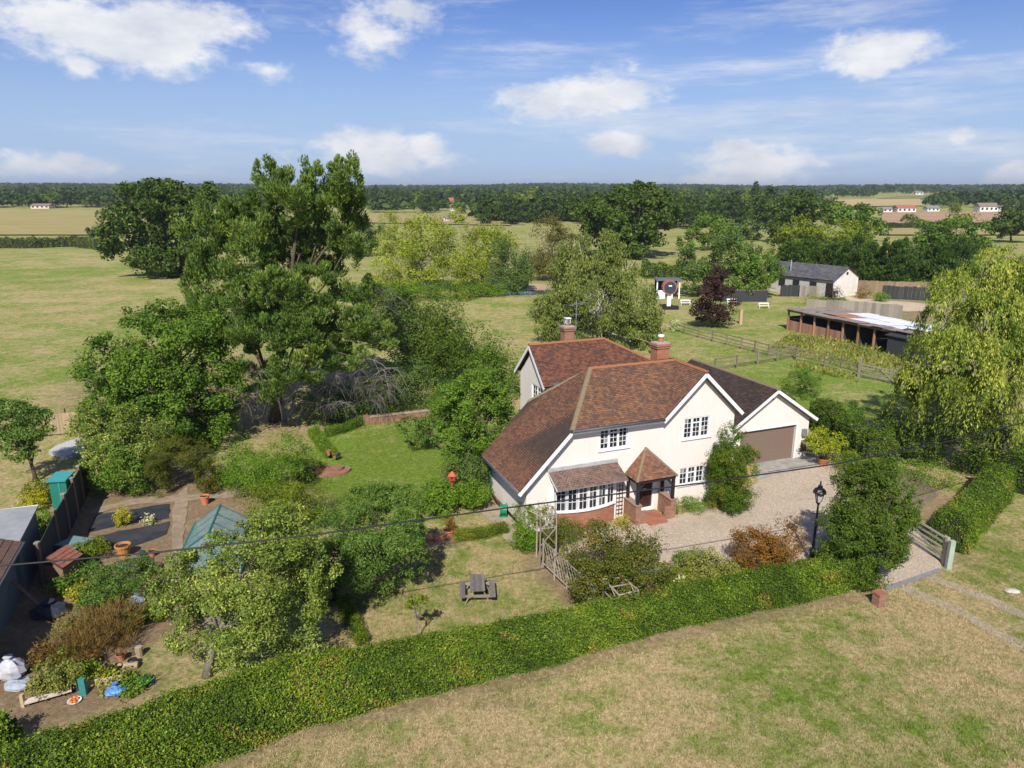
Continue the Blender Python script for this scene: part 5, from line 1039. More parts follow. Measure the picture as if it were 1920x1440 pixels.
# rustic trellis with arches
def pole(root, nm, a, b, r=.035, mat=WP): m_ = MB(); m_.tube([Vector(a) - root.location, (Vector(a) + Vector(b)) / 2 - root.location + Vector((.01, .01, 0)), Vector(b) - root.location], [r, r * .95, r * .85], 7); return m_.build(nm, mat, root)
tr = empty('rustic_arch', G(1012, 1062), 'tall rustic pole arch at the start of the garden trellis', 'garden arch')
a0, a1, a2, a3 = G(1012, 1062), G(1042, 1058), G(1006, 1044), G(1034, 1040); up = Vector((0, 0, 2.25))
for p in (a0, a1, a2, a3): pole(tr, 'post', p, p + up)
for p, q in ((a0, a1), (a2, a3), (a0, a2), (a1, a3)): pole(tr, 'rail', p + up, q + up, .03)
for p, q in ((a0 + up * .98, a1 + up * .75), (a1 + up * .98, a0 + up * .75), (a0 + up * .75, a1 + up * .75), (a0 + up * .75, a1 + up * .4), (a1 + up * .75, a0 + up * .4), (a0 + up * 1.0, a0 + up * 1.0 + Vector((-.45, .3, .12)))): pole(tr, 'lattice_pole', p, q, .02)
tf = empty('rustic_trellis', G(1018, 1066), 'low rustic lattice trellis of poles along the lawn edge', 'trellis'); t0, t1 = G(1018, 1066), G(1112, 1158); nseg = 4
for k in range(nseg + 1): p = t0.lerp(t1, k / nseg); pole(tf, 'post', p, p + Vector((0, 0, 1.35)), .04)
for z in (.25, 1.25): pole(tf, 'rail', t0 + Vector((0, 0, z)), t1 + Vector((0, 0, z)), .03)
for k in range(16):
    p = t0.lerp(t1, k / 16); q = t0.lerp(t1, min(1, (k + 2.2) / 16)); pole(tf, 'lattice_pole', p + Vector((0, 0, .25)), q + Vector((0, 0, 1.25)), .018); pole(tf, 'lattice_pole', q + Vector((.01, 0, .25)), p + Vector((.01, 0, 1.25)), .018)
c0, c1, c2, c3 = G(1131, 1086, 1.3), G(1168, 1083, 1.3), G(1197, 1107, 1.3), G(1161, 1116, 1.3)
ar = empty('rustic_arch', (c3.x, c3.y, 0), 'rustic pole arch rising from behind the front hedge', 'garden arch')
for p in (c0, c1, c2, c3): pole(ar, 'post', (p.x, p.y, 0), p, .04)
for p, q in ((c0, c1), (c1, c2), (c2, c3), (c3, c0), (c0.lerp(c3, .5), c1.lerp(c2, .5))): pole(ar, 'rail', p, q, .032)
dz = Vector((0, 0, -.45))
for p, q in ((c3, c2), (c0, c3), (c1, c2)):
    pole(ar, 'rail', p + dz, q + dz, .025); m_ = p.lerp(q, .5); pole(ar, 'brace', p + dz, m_, .022); pole(ar, 'brace', q + dz, m_, .022)
# brick steps, garden wall, pots
bs = empty('brick_steps', G(612, 888), 'half-round brick steps with flower pots at the lawn edge', 'steps')
for k, (r_, z1) in enumerate(((1.25, .14), (.88, .28))): part(bs, 'step', BRICK_O, lambda m: m.prism([(r_ * math.cos(R(-200 + 220 * j / 16)), .35 + r_ * .75 * math.sin(R(-200 + 220 * j / 16)), 0) for j in range(17)], (0, 0, z1)))
for lb_, px, py, z_, r_, h_ in (('terracotta pot at the front of the round brick steps', 602, 889, .14, .14, .26), ('terracotta pot at the back of the round brick steps', 628, 866, .28, .14, .26), ('plain terracotta pot beside the box hedge', 617, 862, .28, .13, .3)):
    p = G(px, py); pot('plant_pot', lb_, p + Vector((0, 0, z_)), r_, h_)
for lb_, px, py, sd_ in (('spiky green plant in the front pot of the brick steps', 602, 889, 210), ('trailing green plant in the back pot of the brick steps', 628, 866, 211)):
    p = G(px, py); bush('pot_plant', lb_, p + Vector((0, 0, .42)), .2, .2, .2, LM['ygreen'], .07, 350, sd_, 'plant', trunk=0)
part(empty('blue_pot', G(631, 856), 'small blue pot at the end of the box hedge', 'plant pot'), 'pot', plain('blue_glaze', (.02, .08, .45), .2, 5, .3, 0), lambda m: m.lathe((0, 0, 0), [(.09, 0), (.14, .2), (.16, .24), (.12, .24)], 12))
gw = empty('garden_wall', G(693, 796), 'low brick retaining wall at the back of the lawn', 'wall'); wv = G(822, 782) - G(693, 796); wr = math.atan2(wv.y, wv.x); gw.rotation_euler.z = wr
part(gw, 'brickwork', BRICK_O, lambda m: m.ab((0, 0, -.02), (wv.length, .3, .48))); part(gw, 'coping', plain('pale_coping', (.36, .27, .2), .2, 5, .95, .2), lambda m: m.ab((-.03, -.04, .48), (wv.length + .03, .34, .54)))
part(gw, 'pier', BRICK_O, lambda m: m.ab((-.4, -.05, -.02), (-.03, .35, .62)))
bw = empty('bed_edging', G(815, 1016), 'low brick edging around the planting bed by the lawn', 'edging'); ev = G(858, 1004) - G(815, 1016); bw.rotation_euler.z = math.atan2(ev.y, ev.x)
part(bw, 'brickwork', BRICK, lambda m: m.ab((0, -.1, -.02), (ev.length, .1, .16))); part(bw, 'return_edge', BRICK, lambda m: m.ab((-.2, .102, -.02), (.0, 1.2, .16)))
pot('plant_pot', 'round terracotta pot with grasses in the lawn bed', G(842, 1006), .28, .36); bush('pot_plant', 'reddish grasses in the round pot by the lawn bed', G(842, 1006) + Vector((0, 0, .33)), .3, .3, .4, LM['orange'], .22, 300, 212, 'plant', style='needle', asp=.12, trunk=0)
# hose reel and bits at the side wall
hr = empty('hose_reel', G(944, 968), 'green hose reel at the foot of the side wall', 'hose reel'); GRP = plain('green_plastic', (.015, .22, .10), .1, 5, .4, 0)
part(hr, 'drum', GRP, lambda m: m.tube([(-.12, 0, .36), (.12, 0, .36)], .24, 16)); part(hr, 'flange', GRP, lambda m: m.tube([(-.16, 0, .36), (-.12, 0, .36)], .32, 18)); part(hr, 'flange', GRP, lambda m: m.tube([(.12, 0, .36), (.16, 0, .36)], .32, 18)); part(hr, 'stand', GRP, lambda m: m.bar((-.2, 0, .03), (.2, 0, .03), .3, .05))
dl = empty('dustbin_lid', G(930, 950), 'round brown lid leaning on the side wall', 'lid'); part(dl, 'disc', plain('brown_plastic', (.12, .05, .035), .1, 4, .5, 0), lambda m: m.tube([(0, 0, .3), (.06, .03, .33)], .3, 18)); part(dl, 'handle', plain('brown_plastic', (0, 0, 0)), lambda m: m.tube([(-.03, -.01, .36), (-.05, -.02, .3), (-.02, -.01, .26)], .015, 6))

# ------------------------------------------------------------------ vegetable garden
MEM = plain('black_membrane', (.035, .037, .045), .35, 2.5, .75, .5, dirt=(.10, .085, .07))
sheet('vegetable_bed', PG((165, 1000), (182, 965), (318, 945), (318, 972), (230, 985)), .03, MEM, sub=.4, jag=.08)
sheet('vegetable_bed', PG((180, 1032), (185, 1005), (318, 978), (312, 1002), (250, 1025)), .03, MEM, sub=.4, jag=.08)
sheet('vegetable_bed', PG((215, 1075), (225, 1052), (290, 1040), (292, 1075)), .03, MEM, sub=.4, jag=.08)
PATHM = plain('earth_path', (.30, .225, .15), .25, 3, 1, .4, dirt=(.2, .15, .1))
sheet('garden_path', PG((322, 1100), (322, 960), (335, 925), (352, 912), (352, 930), (345, 1000), (340, 1100)), .026, PATHM, sub=.4, jag=.06)
sheet('garden_path', PG((165, 957), (250, 935), (450, 920), (540, 915), (540, 925), (420, 935), (250, 947), (170, 964)), .022, PATHM, sub=.4, jag=.08)
pot('urn', 'large round terracotta urn on the garden path', G(233, 1043), .30, .55, plain('ochre_terracotta', (.48, .22, .06), .25, 7, .8, .1), 'urn')
pot('plant_pot', 'orange plant pot lying beside the urn', G(286, 1043), .16, .28); part(empty('watering_can', G(268, 1042), 'small dark green watering can by the urn', 'watering can'), 'body', plain('dark_green_plastic', (.01, .07, .04), .1, 5, .5, 0), lambda m: (m.lathe((0, 0, 0), [(.11, 0), (.12, .2), (.06, .24)], 12), m.tube([(.1, 0, .05), (.3, 0, .26)], .025, 6), m.tube([(-.1, 0, .05), (-.2, 0, .15), (-.05, 0, .26)], .015, 6)))
pot('chimney_pot', 'square orange clay pot behind the greenhouse', G(385, 945), .22, .45, plain('orange_clay', (.55, .19, .09), .1, 5, .8, 0), 'pot')
# greenhouse
gh = empty('greenhouse', G(402, 1080), 'small glass greenhouse with green metal frame behind the fruit tree', 'greenhouse', rz=R(12)); GF = plain('green_metal_frame', (.03, .15, .13), .15, 5, .45, 0)
def gglass():
    m, t, b, o = base_mat('greenhouse_glass'); tr_ = N(t, 'ShaderNodeBsdfTransparent'); tr_.inputs[0].default_value = (.82, .9, .9, 1); mx = N(t, 'ShaderNodeMixShader'); mx.inputs[0].default_value = .35
    b.inputs['Base Color'].default_value = (.35, .5, .52, 1); b.inputs['Roughness'].default_value = .15; v = objvec(t); t.links.new(ramp(t, noise(t, v, 3, 4), [(.3, (.25, .38, .4)), (.7, (.5, .62, .63))]), b.inputs['Base Color'])
    t.links.new(tr_.outputs[0], mx.inputs[1]); t.links.new(b.outputs[0], mx.inputs[2]); t.links.new(mx.outputs[0], o.inputs[0]); return m
GG = gglass(); gh.scale = (.88, .85, .95); gw2, gl2, ge2, gr2 = 1.2, 3.0, 1.3, 2.05
for y in (0, 1, 2, 3):
    for s in (-1, 1):
        part(gh, 'upright', GF, lambda m: m.box((s * gw2, y, ge2 / 2), (.05, .05, ge2))); part(gh, 'rafter', GF, lambda m: m.bar((s * gw2, y, ge2), (0, y, gr2), .05, .05))
part(gh, 'ridge_bar', GF, lambda m: m.box((0, 1.5, gr2 + .02), (.07, 3.1, .06)))
for s in (-1, 1): part(gh, 'gutter_bar', GF, lambda m: m.box((s * (gw2 + .03), 1.5, ge2), (.09, 3.1, .07))); part(gh, 'base_rail', GF, lambda m: m.box((s * gw2, 1.5, .04), (.06, 3.0, .08)))
part(gh, 'door_post', GF, lambda m: m.box((0, 0, gr2 / 2), (.06, .05, gr2)))
for y in range(3):
    for s in (-1, 1):
        part(gh, 'roof_pane', GG, lambda m: m.prism([(s * (gw2 - .02), y + .03, ge2 + .03), (s * (gw2 - .02), y + .97, ge2 + .03), (s * .03, y + .97, gr2), (s * .03, y + .03, gr2)], (0, 0, .006)))
        part(gh, 'side_pane', GG, lambda m: m.ab((s * gw2 - .003, y + .03, .1), (s * gw2 + .003, y + .97, ge2 - .03)))
for s in (-1, 1): part(gh, 'gable_pane', GG, lambda m: m.prism([(s * .04, 0, .1), (s * (gw2 - .03), 0, .1), (s * (gw2 - .03), 0, ge2), (s * .04, 0, gr2 - .05)], (0, .006, 0)))
part(gh, 'staging', WT, lambda m: m.box((-.9, 1.5, .7), (.5, 2.6, .05)))
# rose arch
ptree('rose_arch', 'rose-covered garden arch with a dark opening', 'garden arch', (345, 922), [(296, 888, 22, 36, -.3), (328, 846, 42, 16, -.3), (372, 856, 28, 22, -.3), (386, 892, 20, 32, -.3), (300, 858, 24, 20, -.3)], LM['rust'], leaf=.055, n=40000, k=24, rc=.36, trunk=0, seed=220, parts=('frame', 'foliage'))
rf = empty('rail_fence', G(222, 928), 'short weathered rail fence left of the rose arch', 'fence')
for px, py in ((225, 928), (260, 928), (275, 922)): p = G(px, py); pole(rf, 'post', p, p + Vector((0, 0, .9)), .04, WT)
for z in (.35, .8): pole(rf, 'rail', G(222, 928) + Vector((0, 0, z)), G(278, 922) + Vector((0, 0, z)), .03, WT)
# dark boundary fence with pale post caps
fl = [G(70, 1022, 1.8), G(100, 961, 1.8), G(119, 930, 1.8), G(135, 900, 1.8), G(147, 877, 1.8), G(158, 858, 1.8), G(168, 840, 1.8)]; fl = [Vector((p.x, p.y, 0)) for p in fl]
df = empty('panel_fence', fl[0], 'dark panel fence with pale post caps beside the green cabinet', 'fence')
for a, b in zip(fl[:-1], fl[1:]):
    d = b - a; n_ = max(2, int(d.length / .16))
    for k in range(n_):
        p = a.lerp(b, (k + .5) / n_) - fl[0]; part(df, 'board', WD, lambda m: m.box((p.x, p.y, .86), (d.length / n_ * .97, .03, 1.7), math.atan2(d.y, d.x)))
for p in fl: q = p - fl[0]; part(df, 'post', WB, lambda m: m.box((q.x, q.y, .93), (.12, .12, 1.9))); part(df, 'post_cap', WP, lambda m: m.box((q.x, q.y, 1.9), (.18, .18, .06)))
gc = empty('storage_cabinet', G(122, 990), 'tall green garden cabinet behind the dark fence', 'cabinet', rz=R(6)); GCM = plain('green_cabinet_paint', (.02, .17, .12), .12, 4, .5, .05)
cp_ = AT(118, 918, G(122, 965).y); gc.location = (cp_.x, G(122, 965).y, 0)
part(gc, 'body', GCM, lambda m: m.box((0, 0, .95), (.75, .75, 1.9))); part(gc, 'lid', plain('teal_lid', (.05, .28, .27), .1, 4, .5, .05), lambda m: m.box((0, 0, 1.95), (.85, .95, .08), 0, R(6))); part(gc, 'door_edge', plain('teal_lid', (0, 0, 0)), lambda m: m.box((.05, -.385, .95), (.05, .02, 1.8)))
# picket fence on the left lawn and octagonal deck
pk = empty('picket_fence', G(88, 818), 'brown picket fence panel at the far edge of the left lawn', 'fence'); pv = G(150, 812) - G(88, 818)
for k in range(22): p = pv * (k / 21); part(pk, 'picket', WT, lambda m: m.box((p.x, p.y, .75), (.085, .025, 1.35), math.atan2(pv.y, pv.x)))
for z in (.3, 1.1): part(pk, 'rail', WB, lambda m: m.bar((0, .04, z), (pv.x, pv.y + .04, z), .04, .09))
for f in (0, .6, 1): p = pv * f; part(pk, 'post', WB, lambda m: m.box((p.x, p.y + .09, .85), (.12, .12, 1.7)))
od = empty('garden_deck', G(132, 852), 'grey octagonal slatted deck on the left lawn', 'deck'); oc = [G(px, py) - G(132, 852) for px, py in ((92, 852), (106, 842), (150, 826), (166, 838), (162, 853), (122, 862))]
part(od, 'platform', plain('grey_deck_side', (.36, .35, .34), .1, 4, .9, .1), lambda m: m.prism([(p.x, p.y, 0) for p in oc], (0, 0, .22)))
cx_ = sum((p for p in oc), Vector()) / len(oc)
for k in range(10):
    f0 = -1.9 + k * .42
    xs = [p.x for p in oc]; 
    seg_ = []
    yy = cx_.y + f0 * .62
    for i in range(len(oc)):
        a, b = oc[i], oc[(i + 1) % len(oc)]
        if (a.y - yy) * (b.y - yy) < 0: seg_.append(a.x + (b.x - a.x) * (yy - a.y) / (b.y - a.y))
    if len(seg_) == 2: part(od, 'deck_board', plain('grey_deck_board', (.46, .45, .44), .12, 4, .85, .1), lambda m: m.ab((min(seg_) + .03, yy - .11, .222), (max(seg_) - .03, yy + .11, .25)))
# neighbouring sheds at the left edge
sa0, sa1 = G(72, 950, 2.2), G(38, 1016, 2.2); dv_ = (sa0 - sa1); rz_ = math.atan2(dv_.y, dv_.x)
sh = empty('shed', (sa1.x, sa1.y, 0), 'shed with flat grey felt roof at the left edge', 'shed', rz=rz_ - R(90)); ln = dv_.length
FELT = plain('grey_felt', (.30, .31, .31), .12, 3, .95, .25, dirt=(.22, .22, .22)); GRW = wood('grey_green_boards', (.15, .18, .17), .25)
part(sh, 'wall', GRW, lambda m: m.ab((-4, .05, 0), (-.12, ln - .05, 2.15))); part(sh, 'roof', FELT, lambda m: m.prism([(-4.2, 0, 2.2), (.0, 0, 2.2), (.0, ln, 2.2), (-4.2, ln, 2.35)], (0, 0, .06))); part(sh, 'roof_edge', PAINT_W, lambda m: m.bar((-4.2, ln + .02, 2.3), (0, ln + .02, 2.23), .03, .1))
sb0, sb1 = G(41, 1014, 2.25), G(-26, 1130, 2.25); sb1 = sb0 + (sb1 - sb0) * 1.5; dv2 = sb0 - sb1; ln2 = dv2.length
sh2 = empty('shed', (sb1.x, sb1.y, 0), 'long shed with brown tiled roof and grey board wall at the left edge', 'shed', rz=math.atan2(dv2.y, dv2.x) - R(90))
part(sh2, 'wall', GRW, lambda m: m.ab((-4.5, 0.05, 0), (-.35, ln2 - .05, 2.2)))
rr_ = roof('roof', sh2, [[(0, 0, 2.2), (0, ln2, 2.2), (-2.4, ln2, 3.1), (-2.4, 0, 3.1)]], plain('brown_shed_tiles', (.14, .08, .06), .25, 8, .9, .3), DECK, .30, .24)
part(sh2, 'gutter', GUT, lambda m: m.tube([(.05, 0, 2.15), (.05, ln2, 2.15)], .06, 8)); part(sh2, 'drainpipe', GUT, lambda m: m.tube([(.02, ln2 * .35, 2.1), (-.3, ln2 * .33, 1.8), (-.3, ln2 * .33, 0)], .04, 8))
part(sh2, 'wall_batten', plain('pale_blue_paint', (.2, .28, .32), .2, 4, .8, .1), lambda m: m.ab((-.345, .1, 1.75), (-.30, ln2 - .1, 2.0)))
ht = empty('hutch', G(104, 1100), 'small hutch with red-brown tiled roof beside the shed', 'hutch', rz=R(-8))
part(ht, 'box', WB, lambda m: m.ab((-.55, 0, .2), (.45, .9, .9))); [part(ht, 'leg', WB, lambda m: m.ab((x, y, 0), (x + .06, y + .06, .2))) for x in (-.55, .39) for y in (0, .84)]
roof('roof', ht, [[(.55, -.1, .9), (.55, 1.0, .9), (-.05, 1.0, 1.3), (-.05, -.1, 1.3)], [(-.65, 1.0, .9), (-.65, -.1, .9), (-.05, -.1, 1.3), (-.05, 1.0, 1.3)]], plain('red_brown_hutch_tiles', (.28, .11, .07), .3, 8, .9, .3), DECK, .2, .2)
part(ht, 'side_panel', plain('blue_tarpaulin', (.03, .10, .24), .2, 4, .5, .2), lambda m: m.bar((-.68, .0, .75), (-.68, 1.0, .75), .02, .35))
tb = empty('compost_bin', G(128, 1052), 'low teal compost bin behind the hutch', 'compost bin', rz=R(-15)); part(tb, 'body', plain('teal_plastic', (.10, .19, .18), .15, 4, .6, .05), lambda m: m.ab((-.5, 0, 0), (.5, .9, .6))); part(tb, 'lid', plain('teal_plastic_lid', (.16, .27, .26), .12, 4, .6, .05), lambda m: m.box((0, .45, .64), (1.1, 1.0, .06), 0, R(-4)))
# rubble sacks, boards and oddments by the raised bed
def sack(name, label, p, s, mat, seed):
    o = empty(name, p, label, 'sack'); m_ = MB(); rg = np.random.default_rng(seed); n1, n2 = 12, 7; vs_ = []
    for j in range(n2 + 1):
        th = math.pi * j / n2 * .98
        for i in range(n1): ph = 2 * math.pi * i / n1; k = 1 + rg.normal(0, .09); vs_.append((s[0] * math.sin(th) * math.cos(ph) * k, s[1] * math.sin(th) * math.sin(ph) * k, max(0, s[2] * (.8 + math.cos(th) * k))))
    m_.add(vs_, [(j * n1 + i, j * n1 + (i + 1) % n1, (j + 1) * n1 + (i + 1) % n1, (j + 1) * n1 + i) for j in range(n2) for i in range(n1)] + [tuple(range(n1)), tuple(range(n2 * n1, (n2 + 1) * n1))]); m_.build('bag', mat, o); part(o, 'tied_neck', mat, lambda m: m.lathe((0, 0, s[2] * 1.68), [(s[0] * .25, 0), (s[0] * .12, .06), (s[0] * .3, .14)], 7)); return o
sack('sack', 'crumpled white rubble sack in the shadow of the shed', G(22, 1268), (.5, .4, .35), plain('white_sack', (.55, .57, .6), .2, 5, .7, .3, dirt=(.35, .2, .2)), 1); sack('sack', 'blue plastic bag beside the raised bed', G(218, 1300), (.32, .22, .14), plain('blue_bag', (.10, .25, .55), .3, 4, .5, .3), 2)
sack('sack', 'grey crumpled sack below the white sack', G(35, 1290), (.45, .3, .16), plain('grey_sack', (.34, .37, .42), .2, 5, .7, .3), 3)
rb2 = empty('raised_bed', G(48, 1325), 'raised bed edged with pale boards in the bottom left corner', 'raised bed'); rv = G(136, 1300) - G(48, 1325); rv2 = G(232, 1278) - G(150, 1292); o2 = G(150, 1292) - G(48, 1325)
part(rb2, 'board', plain('pale_board', (.62, .52, .44), .1, 4, .9, .1), lambda m: m.bar((0, 0, .16), (rv.x, rv.y, .16), .22, .05, (0, 0, 1))); part(rb2, 'board', WT, lambda m: m.bar((o2.x, o2.y, .12), (o2.x + rv2.x, o2.y + rv2.y, .12), .05, .25)); part(rb2, 'corner_post', WT, lambda m: m.box((-.05, 0, .2), (.1, .1, .45)))
part(empty('teal_board', G(158, 1302), 'upright teal plastic panel at the raised bed', 'panel'), 'panel', plain('teal_panel', (.04, .22, .20), .1, 4, .5, 0), lambda m: m.box((0, 0, .28), (.20, .12, .56)))
tr2 = empty('tray', G(140, 1316), 'white tray of orange fruit beside the teal panel', 'tray'); part(tr2, 'dish', PAINT_W, lambda m: m.lathe((0, 0, 0), [(.14, 0), (.2, .06), (.19, .06), (.13, .02)], 12))
for k in range(7): part(tr2, 'fruit', plain('orange_fruit', (.6, .17, .03), .2, 5, .5, 0), lambda m: m.lathe((.1 * math.cos(k * .9) * (k > 0), .1 * math.sin(k * .9) * (k > 0), .03), [(.01, 0), (.045, .02), (.05, .05), (.03, .085), (.005, .09)], 7))
part(empty('plastic_crate', G(140, 1290), 'dark plastic crate behind the teal panel', 'crate'), 'crate', plain('dark_grey_plastic', (.06, .055, .06), .1, 4, .6, 0), lambda m: [m.ab((-.2, -.15, 0), (.2, .15, .03)), m.ab((-.2, -.15, .03), (-.17, .15, .28)), m.ab((.17, -.15, .03), (.2, .15, .28)), m.ab((-.17, -.15, .03), (.17, -.12, .28)), m.ab((-.17, .12, .03), (.17, .15, .28))])
wc = empty('watering_can', G(270, 1285), 'bright green watering can at the corner of the raised bed', 'watering can'); part(wc, 'body', GRP, lambda m: m.lathe((0, 0, 0), [(.12, 0), (.13, .24), (.08, .28)], 12)); part(wc, 'spout', GRP, lambda m: m.tube([(.1, 0, .06), (.34, .06, .26)], [.03, .018], 7)); part(wc, 'handle', GRP, lambda m: m.tube([(-.1, 0, .06), (-.26, -.05, .2), (-.2, -.04, .34), (.02, 0, .3)], .015, 6))
for lb_, px, py in (('terracotta pot at the front of the raised bed plants', 176, 1245), ('pale clay pot at the left of the raised bed plants', 152, 1260), ('terracotta pot behind the raised bed plants', 228, 1238)): pot('plant_pot', lb_, G(px, py), .15, .25)
bush('pot_plant', 'dry flowers in the terracotta pot at the front of the raised bed', G(176, 1245) + Vector((0, 0, .2)), .25, .25, .2, LM['orange'], .06, 300, 230, 'plant', trunk=0)
for k, (px, py, lb_) in enumerate(((262, 1230, 'pale cut log standing at the corner of the raised bed'), (240, 1255, 'mossy log lying in the raised bed'))):
    o = empty('log', G(px, py), lb_, 'log'); part(o, 'wood', WT, lambda m: m.tube([(0, 0, 0), (0, 0, .35)] if k == 0 else [(-.3, 0, .1), (.3, .1, .1)], .12, 10)); part(o, 'cut_end', WP, lambda m: m.lathe((0, 0, .351), [(.10, 0), (.10, .004)], 10) if k == 0 else m.tube([(.3, .1, .1), (.303, .101, .1)], .1, 10))

BLP = plain('black_plastic', (.02, .02, .022), .2, 5, .5, .05)
for k, (px, py, lb_) in enumerate(((205, 1262, 'black plastic pot leftmost in the row behind the raised bed'), (222, 1258, 'black plastic pot in the middle of the row behind the raised bed'), (250, 1248, 'black plastic pot beside the standing log'))): pot('plant_pot', lb_, G(px, py), .14, .22, BLP)
for k, (px, py, r_, lb_) in enumerate(((62, 1150, 0, 'long dark plank leaning against the left shed wall'),)):
    p = G(px, py); o = empty('plank', p, lb_, 'plank'); part(o, 'board', WB, lambda m: m.bar((.55, 0, .03), (-.75, .3, 1.15), .14, .03)); part(o, 'nail', IRON, lambda m: m.box((.3, .055, .26), (.03, .03, .03)))
sack('tarpaulin', 'dark crumpled tarpaulin heap beside the shed wall', G(95, 1150), (.7, .5, .22), plain('dark_tarpaulin', (.03, .035, .05), .3, 4, .5, .4), 5); sack('sack', 'grey-blue compost bag near the vegetable patch', G(258, 1130), (.3, .2, .16), plain('grey_blue_bag', (.2, .24, .32), .3, 4, .5, .3), 6)
for k, (px, py, w_, h_, m_, lb_) in enumerate(((150, 1270, 60, 26, 'bright', 'broad green leaves behind the pale board'), (215, 1285, 60, 20, 'weeds', 'low weeds inside the raised bed'), (95, 1240, 60, 40, 'dry', 'dead stalks between shed and raised bed'), (120, 1110, 60, 40, 'broad', 'dark green plant beside the hutch'), (150, 1120, 40, 30, 'yellow', 'yellowing leaves near the hutch'), (268, 1080, 40, 36, 'apple', 'leafy plant at the path edge by the pear tree'), (250, 1175, 70, 40, 'broad', 'green foliage beside the dry stems'), (160, 1085, 60, 36, 'apple', 'dark leafy clump below the hutch'), (255, 1295, 50, 24, 'bright', 'green weeds at the foot of the hedge by the watering can'), (130, 1190, 60, 34, 'weeds', 'pale weeds among the dry stems'), (300, 1160, 40, 40, 'ygreen', 'yellow-green plant beneath the pear tree'))):
    pbush('garden_plant', lb_, px, py, w_, h_, LM[m_], .09, 900, 520 + k, 'plant', trunk=0)
# ------------------------------------------------------------------ paddock
WF = wood('brown_grey_rails', (.19, .155, .12))
def rail_fence(label, pts, step=2.2, h=1.15, rails=(.4, .75, 1.08), mat=WF):
    o = empty('rail_fence', pts[0], label, 'fence'); P0 = pts[0]
    for a, b in zip(pts[:-1], pts[1:]):
        n_ = max(1, round((b - a).length / step))
        for k in range(n_ + (b is pts[-1])): p = a.lerp(b, k / n_) - P0; part(o, 'post', mat, lambda m: m.box((p.x, p.y, h / 2), (.10, .10, h + .1), .2))
        for k in range(n_):
            p, q = a.lerp(b, k / n_) - P0, a.lerp(b, (k + 1) / n_) - P0
            for z in rails: part(o, 'rail', mat, lambda m: m.bar((p.x, p.y, z), (q.x, q.y, z + .02 * math.sin(k * 3 + z)), .04, .075))
    return o
rail_fence('far post and rail fence crossing the paddock below the copper tree', PG((1256, 618), (1310, 634), (1390, 655), (1440, 668), (1492, 672)))
rail_fence('near post and rail fence across the paddock behind the garage', PG((1340, 697), (1420, 684), (1492, 672)))
rail_fence('post and rail fence leading from the fence corner to the paddock gate', PG((1492, 676), (1545, 688), (1608, 706)))
ga2, gb2 = G(1610, 707), G(1682, 722); gv2 = gb2 - ga2
g2 = empty('field_gate', ga2, 'weathered five-barred gate in the paddock fence beside the willow', 'gate', rz=math.atan2(gv2.y, gv2.x)); gl3 = gv2.length
for k in range(5): part(g2, 'bar', WG, lambda m: m.box((gl3 / 2, 0, .22 + .22 * k), (gl3 - .2, .03, .09)))
for s in ((.3, .2, gl3 * .5, 1.05), (gl3 - .3, .2, gl3 * .5, 1.05)): part(g2, 'brace', WG, lambda m: m.bar((s[0], -.035, s[1]), (s[2], -.035, s[3]), .03, .09, (0, 1, 0)))
for x in (0, gl3): part(g2, 'post', WG, lambda m: m.box((x, 0, .75), (.2, .2, 1.6)))
# white barn
e0, e1 = G(1440, 513, 2.6), G(1580, 522, 2.6); bd = (e1 - e0); bl = bd.length; br = math.atan2(bd.y, bd.x)
br -= R(18); barn = empty('barn', (e0.x, e0.y, 0), 'long low white barn with grey slate roof in front of the cypress row', 'barn', rz=br); WH = plain('stained_white_boards', (.78, .74, .66), .08, 2.5, .9, .2, dirt=(.66, .56, .42)); SLATE = tile_mat('grey_slates', [(0, (.075, .075, .08)), (.6, (.13, .13, .14)), (1, (.2, .2, .2))], (.26, .25, .2), .2)
bwid = 6.5
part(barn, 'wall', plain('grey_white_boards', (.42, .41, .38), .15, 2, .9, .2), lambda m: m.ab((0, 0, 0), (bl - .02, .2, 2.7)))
part(barn, 'rear_wall', WH, lambda m: m.ab((0, bwid - .2, 0), (bl, bwid, 2.7)))
part(barn, 'gable_wall', WH, lambda m: m.prism([(bl - .02, .02, 0), (bl - .02, bwid - .02, 0), (bl - .02, bwid - .02, 2.75), (bl - .02, bwid / 2, 4.2), (bl - .02, .02, 2.75)], (.18, 0, 0)))
roof('roof', barn, [[(-.3, -.4, 2.6), (bl + .4, -.4, 2.6), (bl + .4, bwid / 2, 4.35), (-.3, bwid / 2, 4.35)], [(bl + .4, bwid + .4, 2.6), (-.3, bwid + .4, 2.6), (-.3, bwid / 2, 4.35), (bl + .4, bwid / 2, 4.35)]], SLATE, DECK, .3, .4)
for k, x in enumerate((2.0, 4.4, 7.2, 9.8)):
    if x < bl - 1: part(barn, 'stable_door' if k % 2 else 'window', BLACKW, lambda m: m.ab((x, -.03, .1 if k % 2 else 1.0), (x + 1.1, .0, 2.1)))
part(barn, 'vent_pipe', LEADL, lambda m: m.tube([(3.2, 1.0, 3.0), (3.2, 1.0, 4.9)], .07, 6)); part(barn, 'gable_hatch', BLACKW, lambda m: m.ab((bl + .165, bwid / 2 - .25, 3.2), (bl + .19, bwid / 2 + .25, 3.6)))
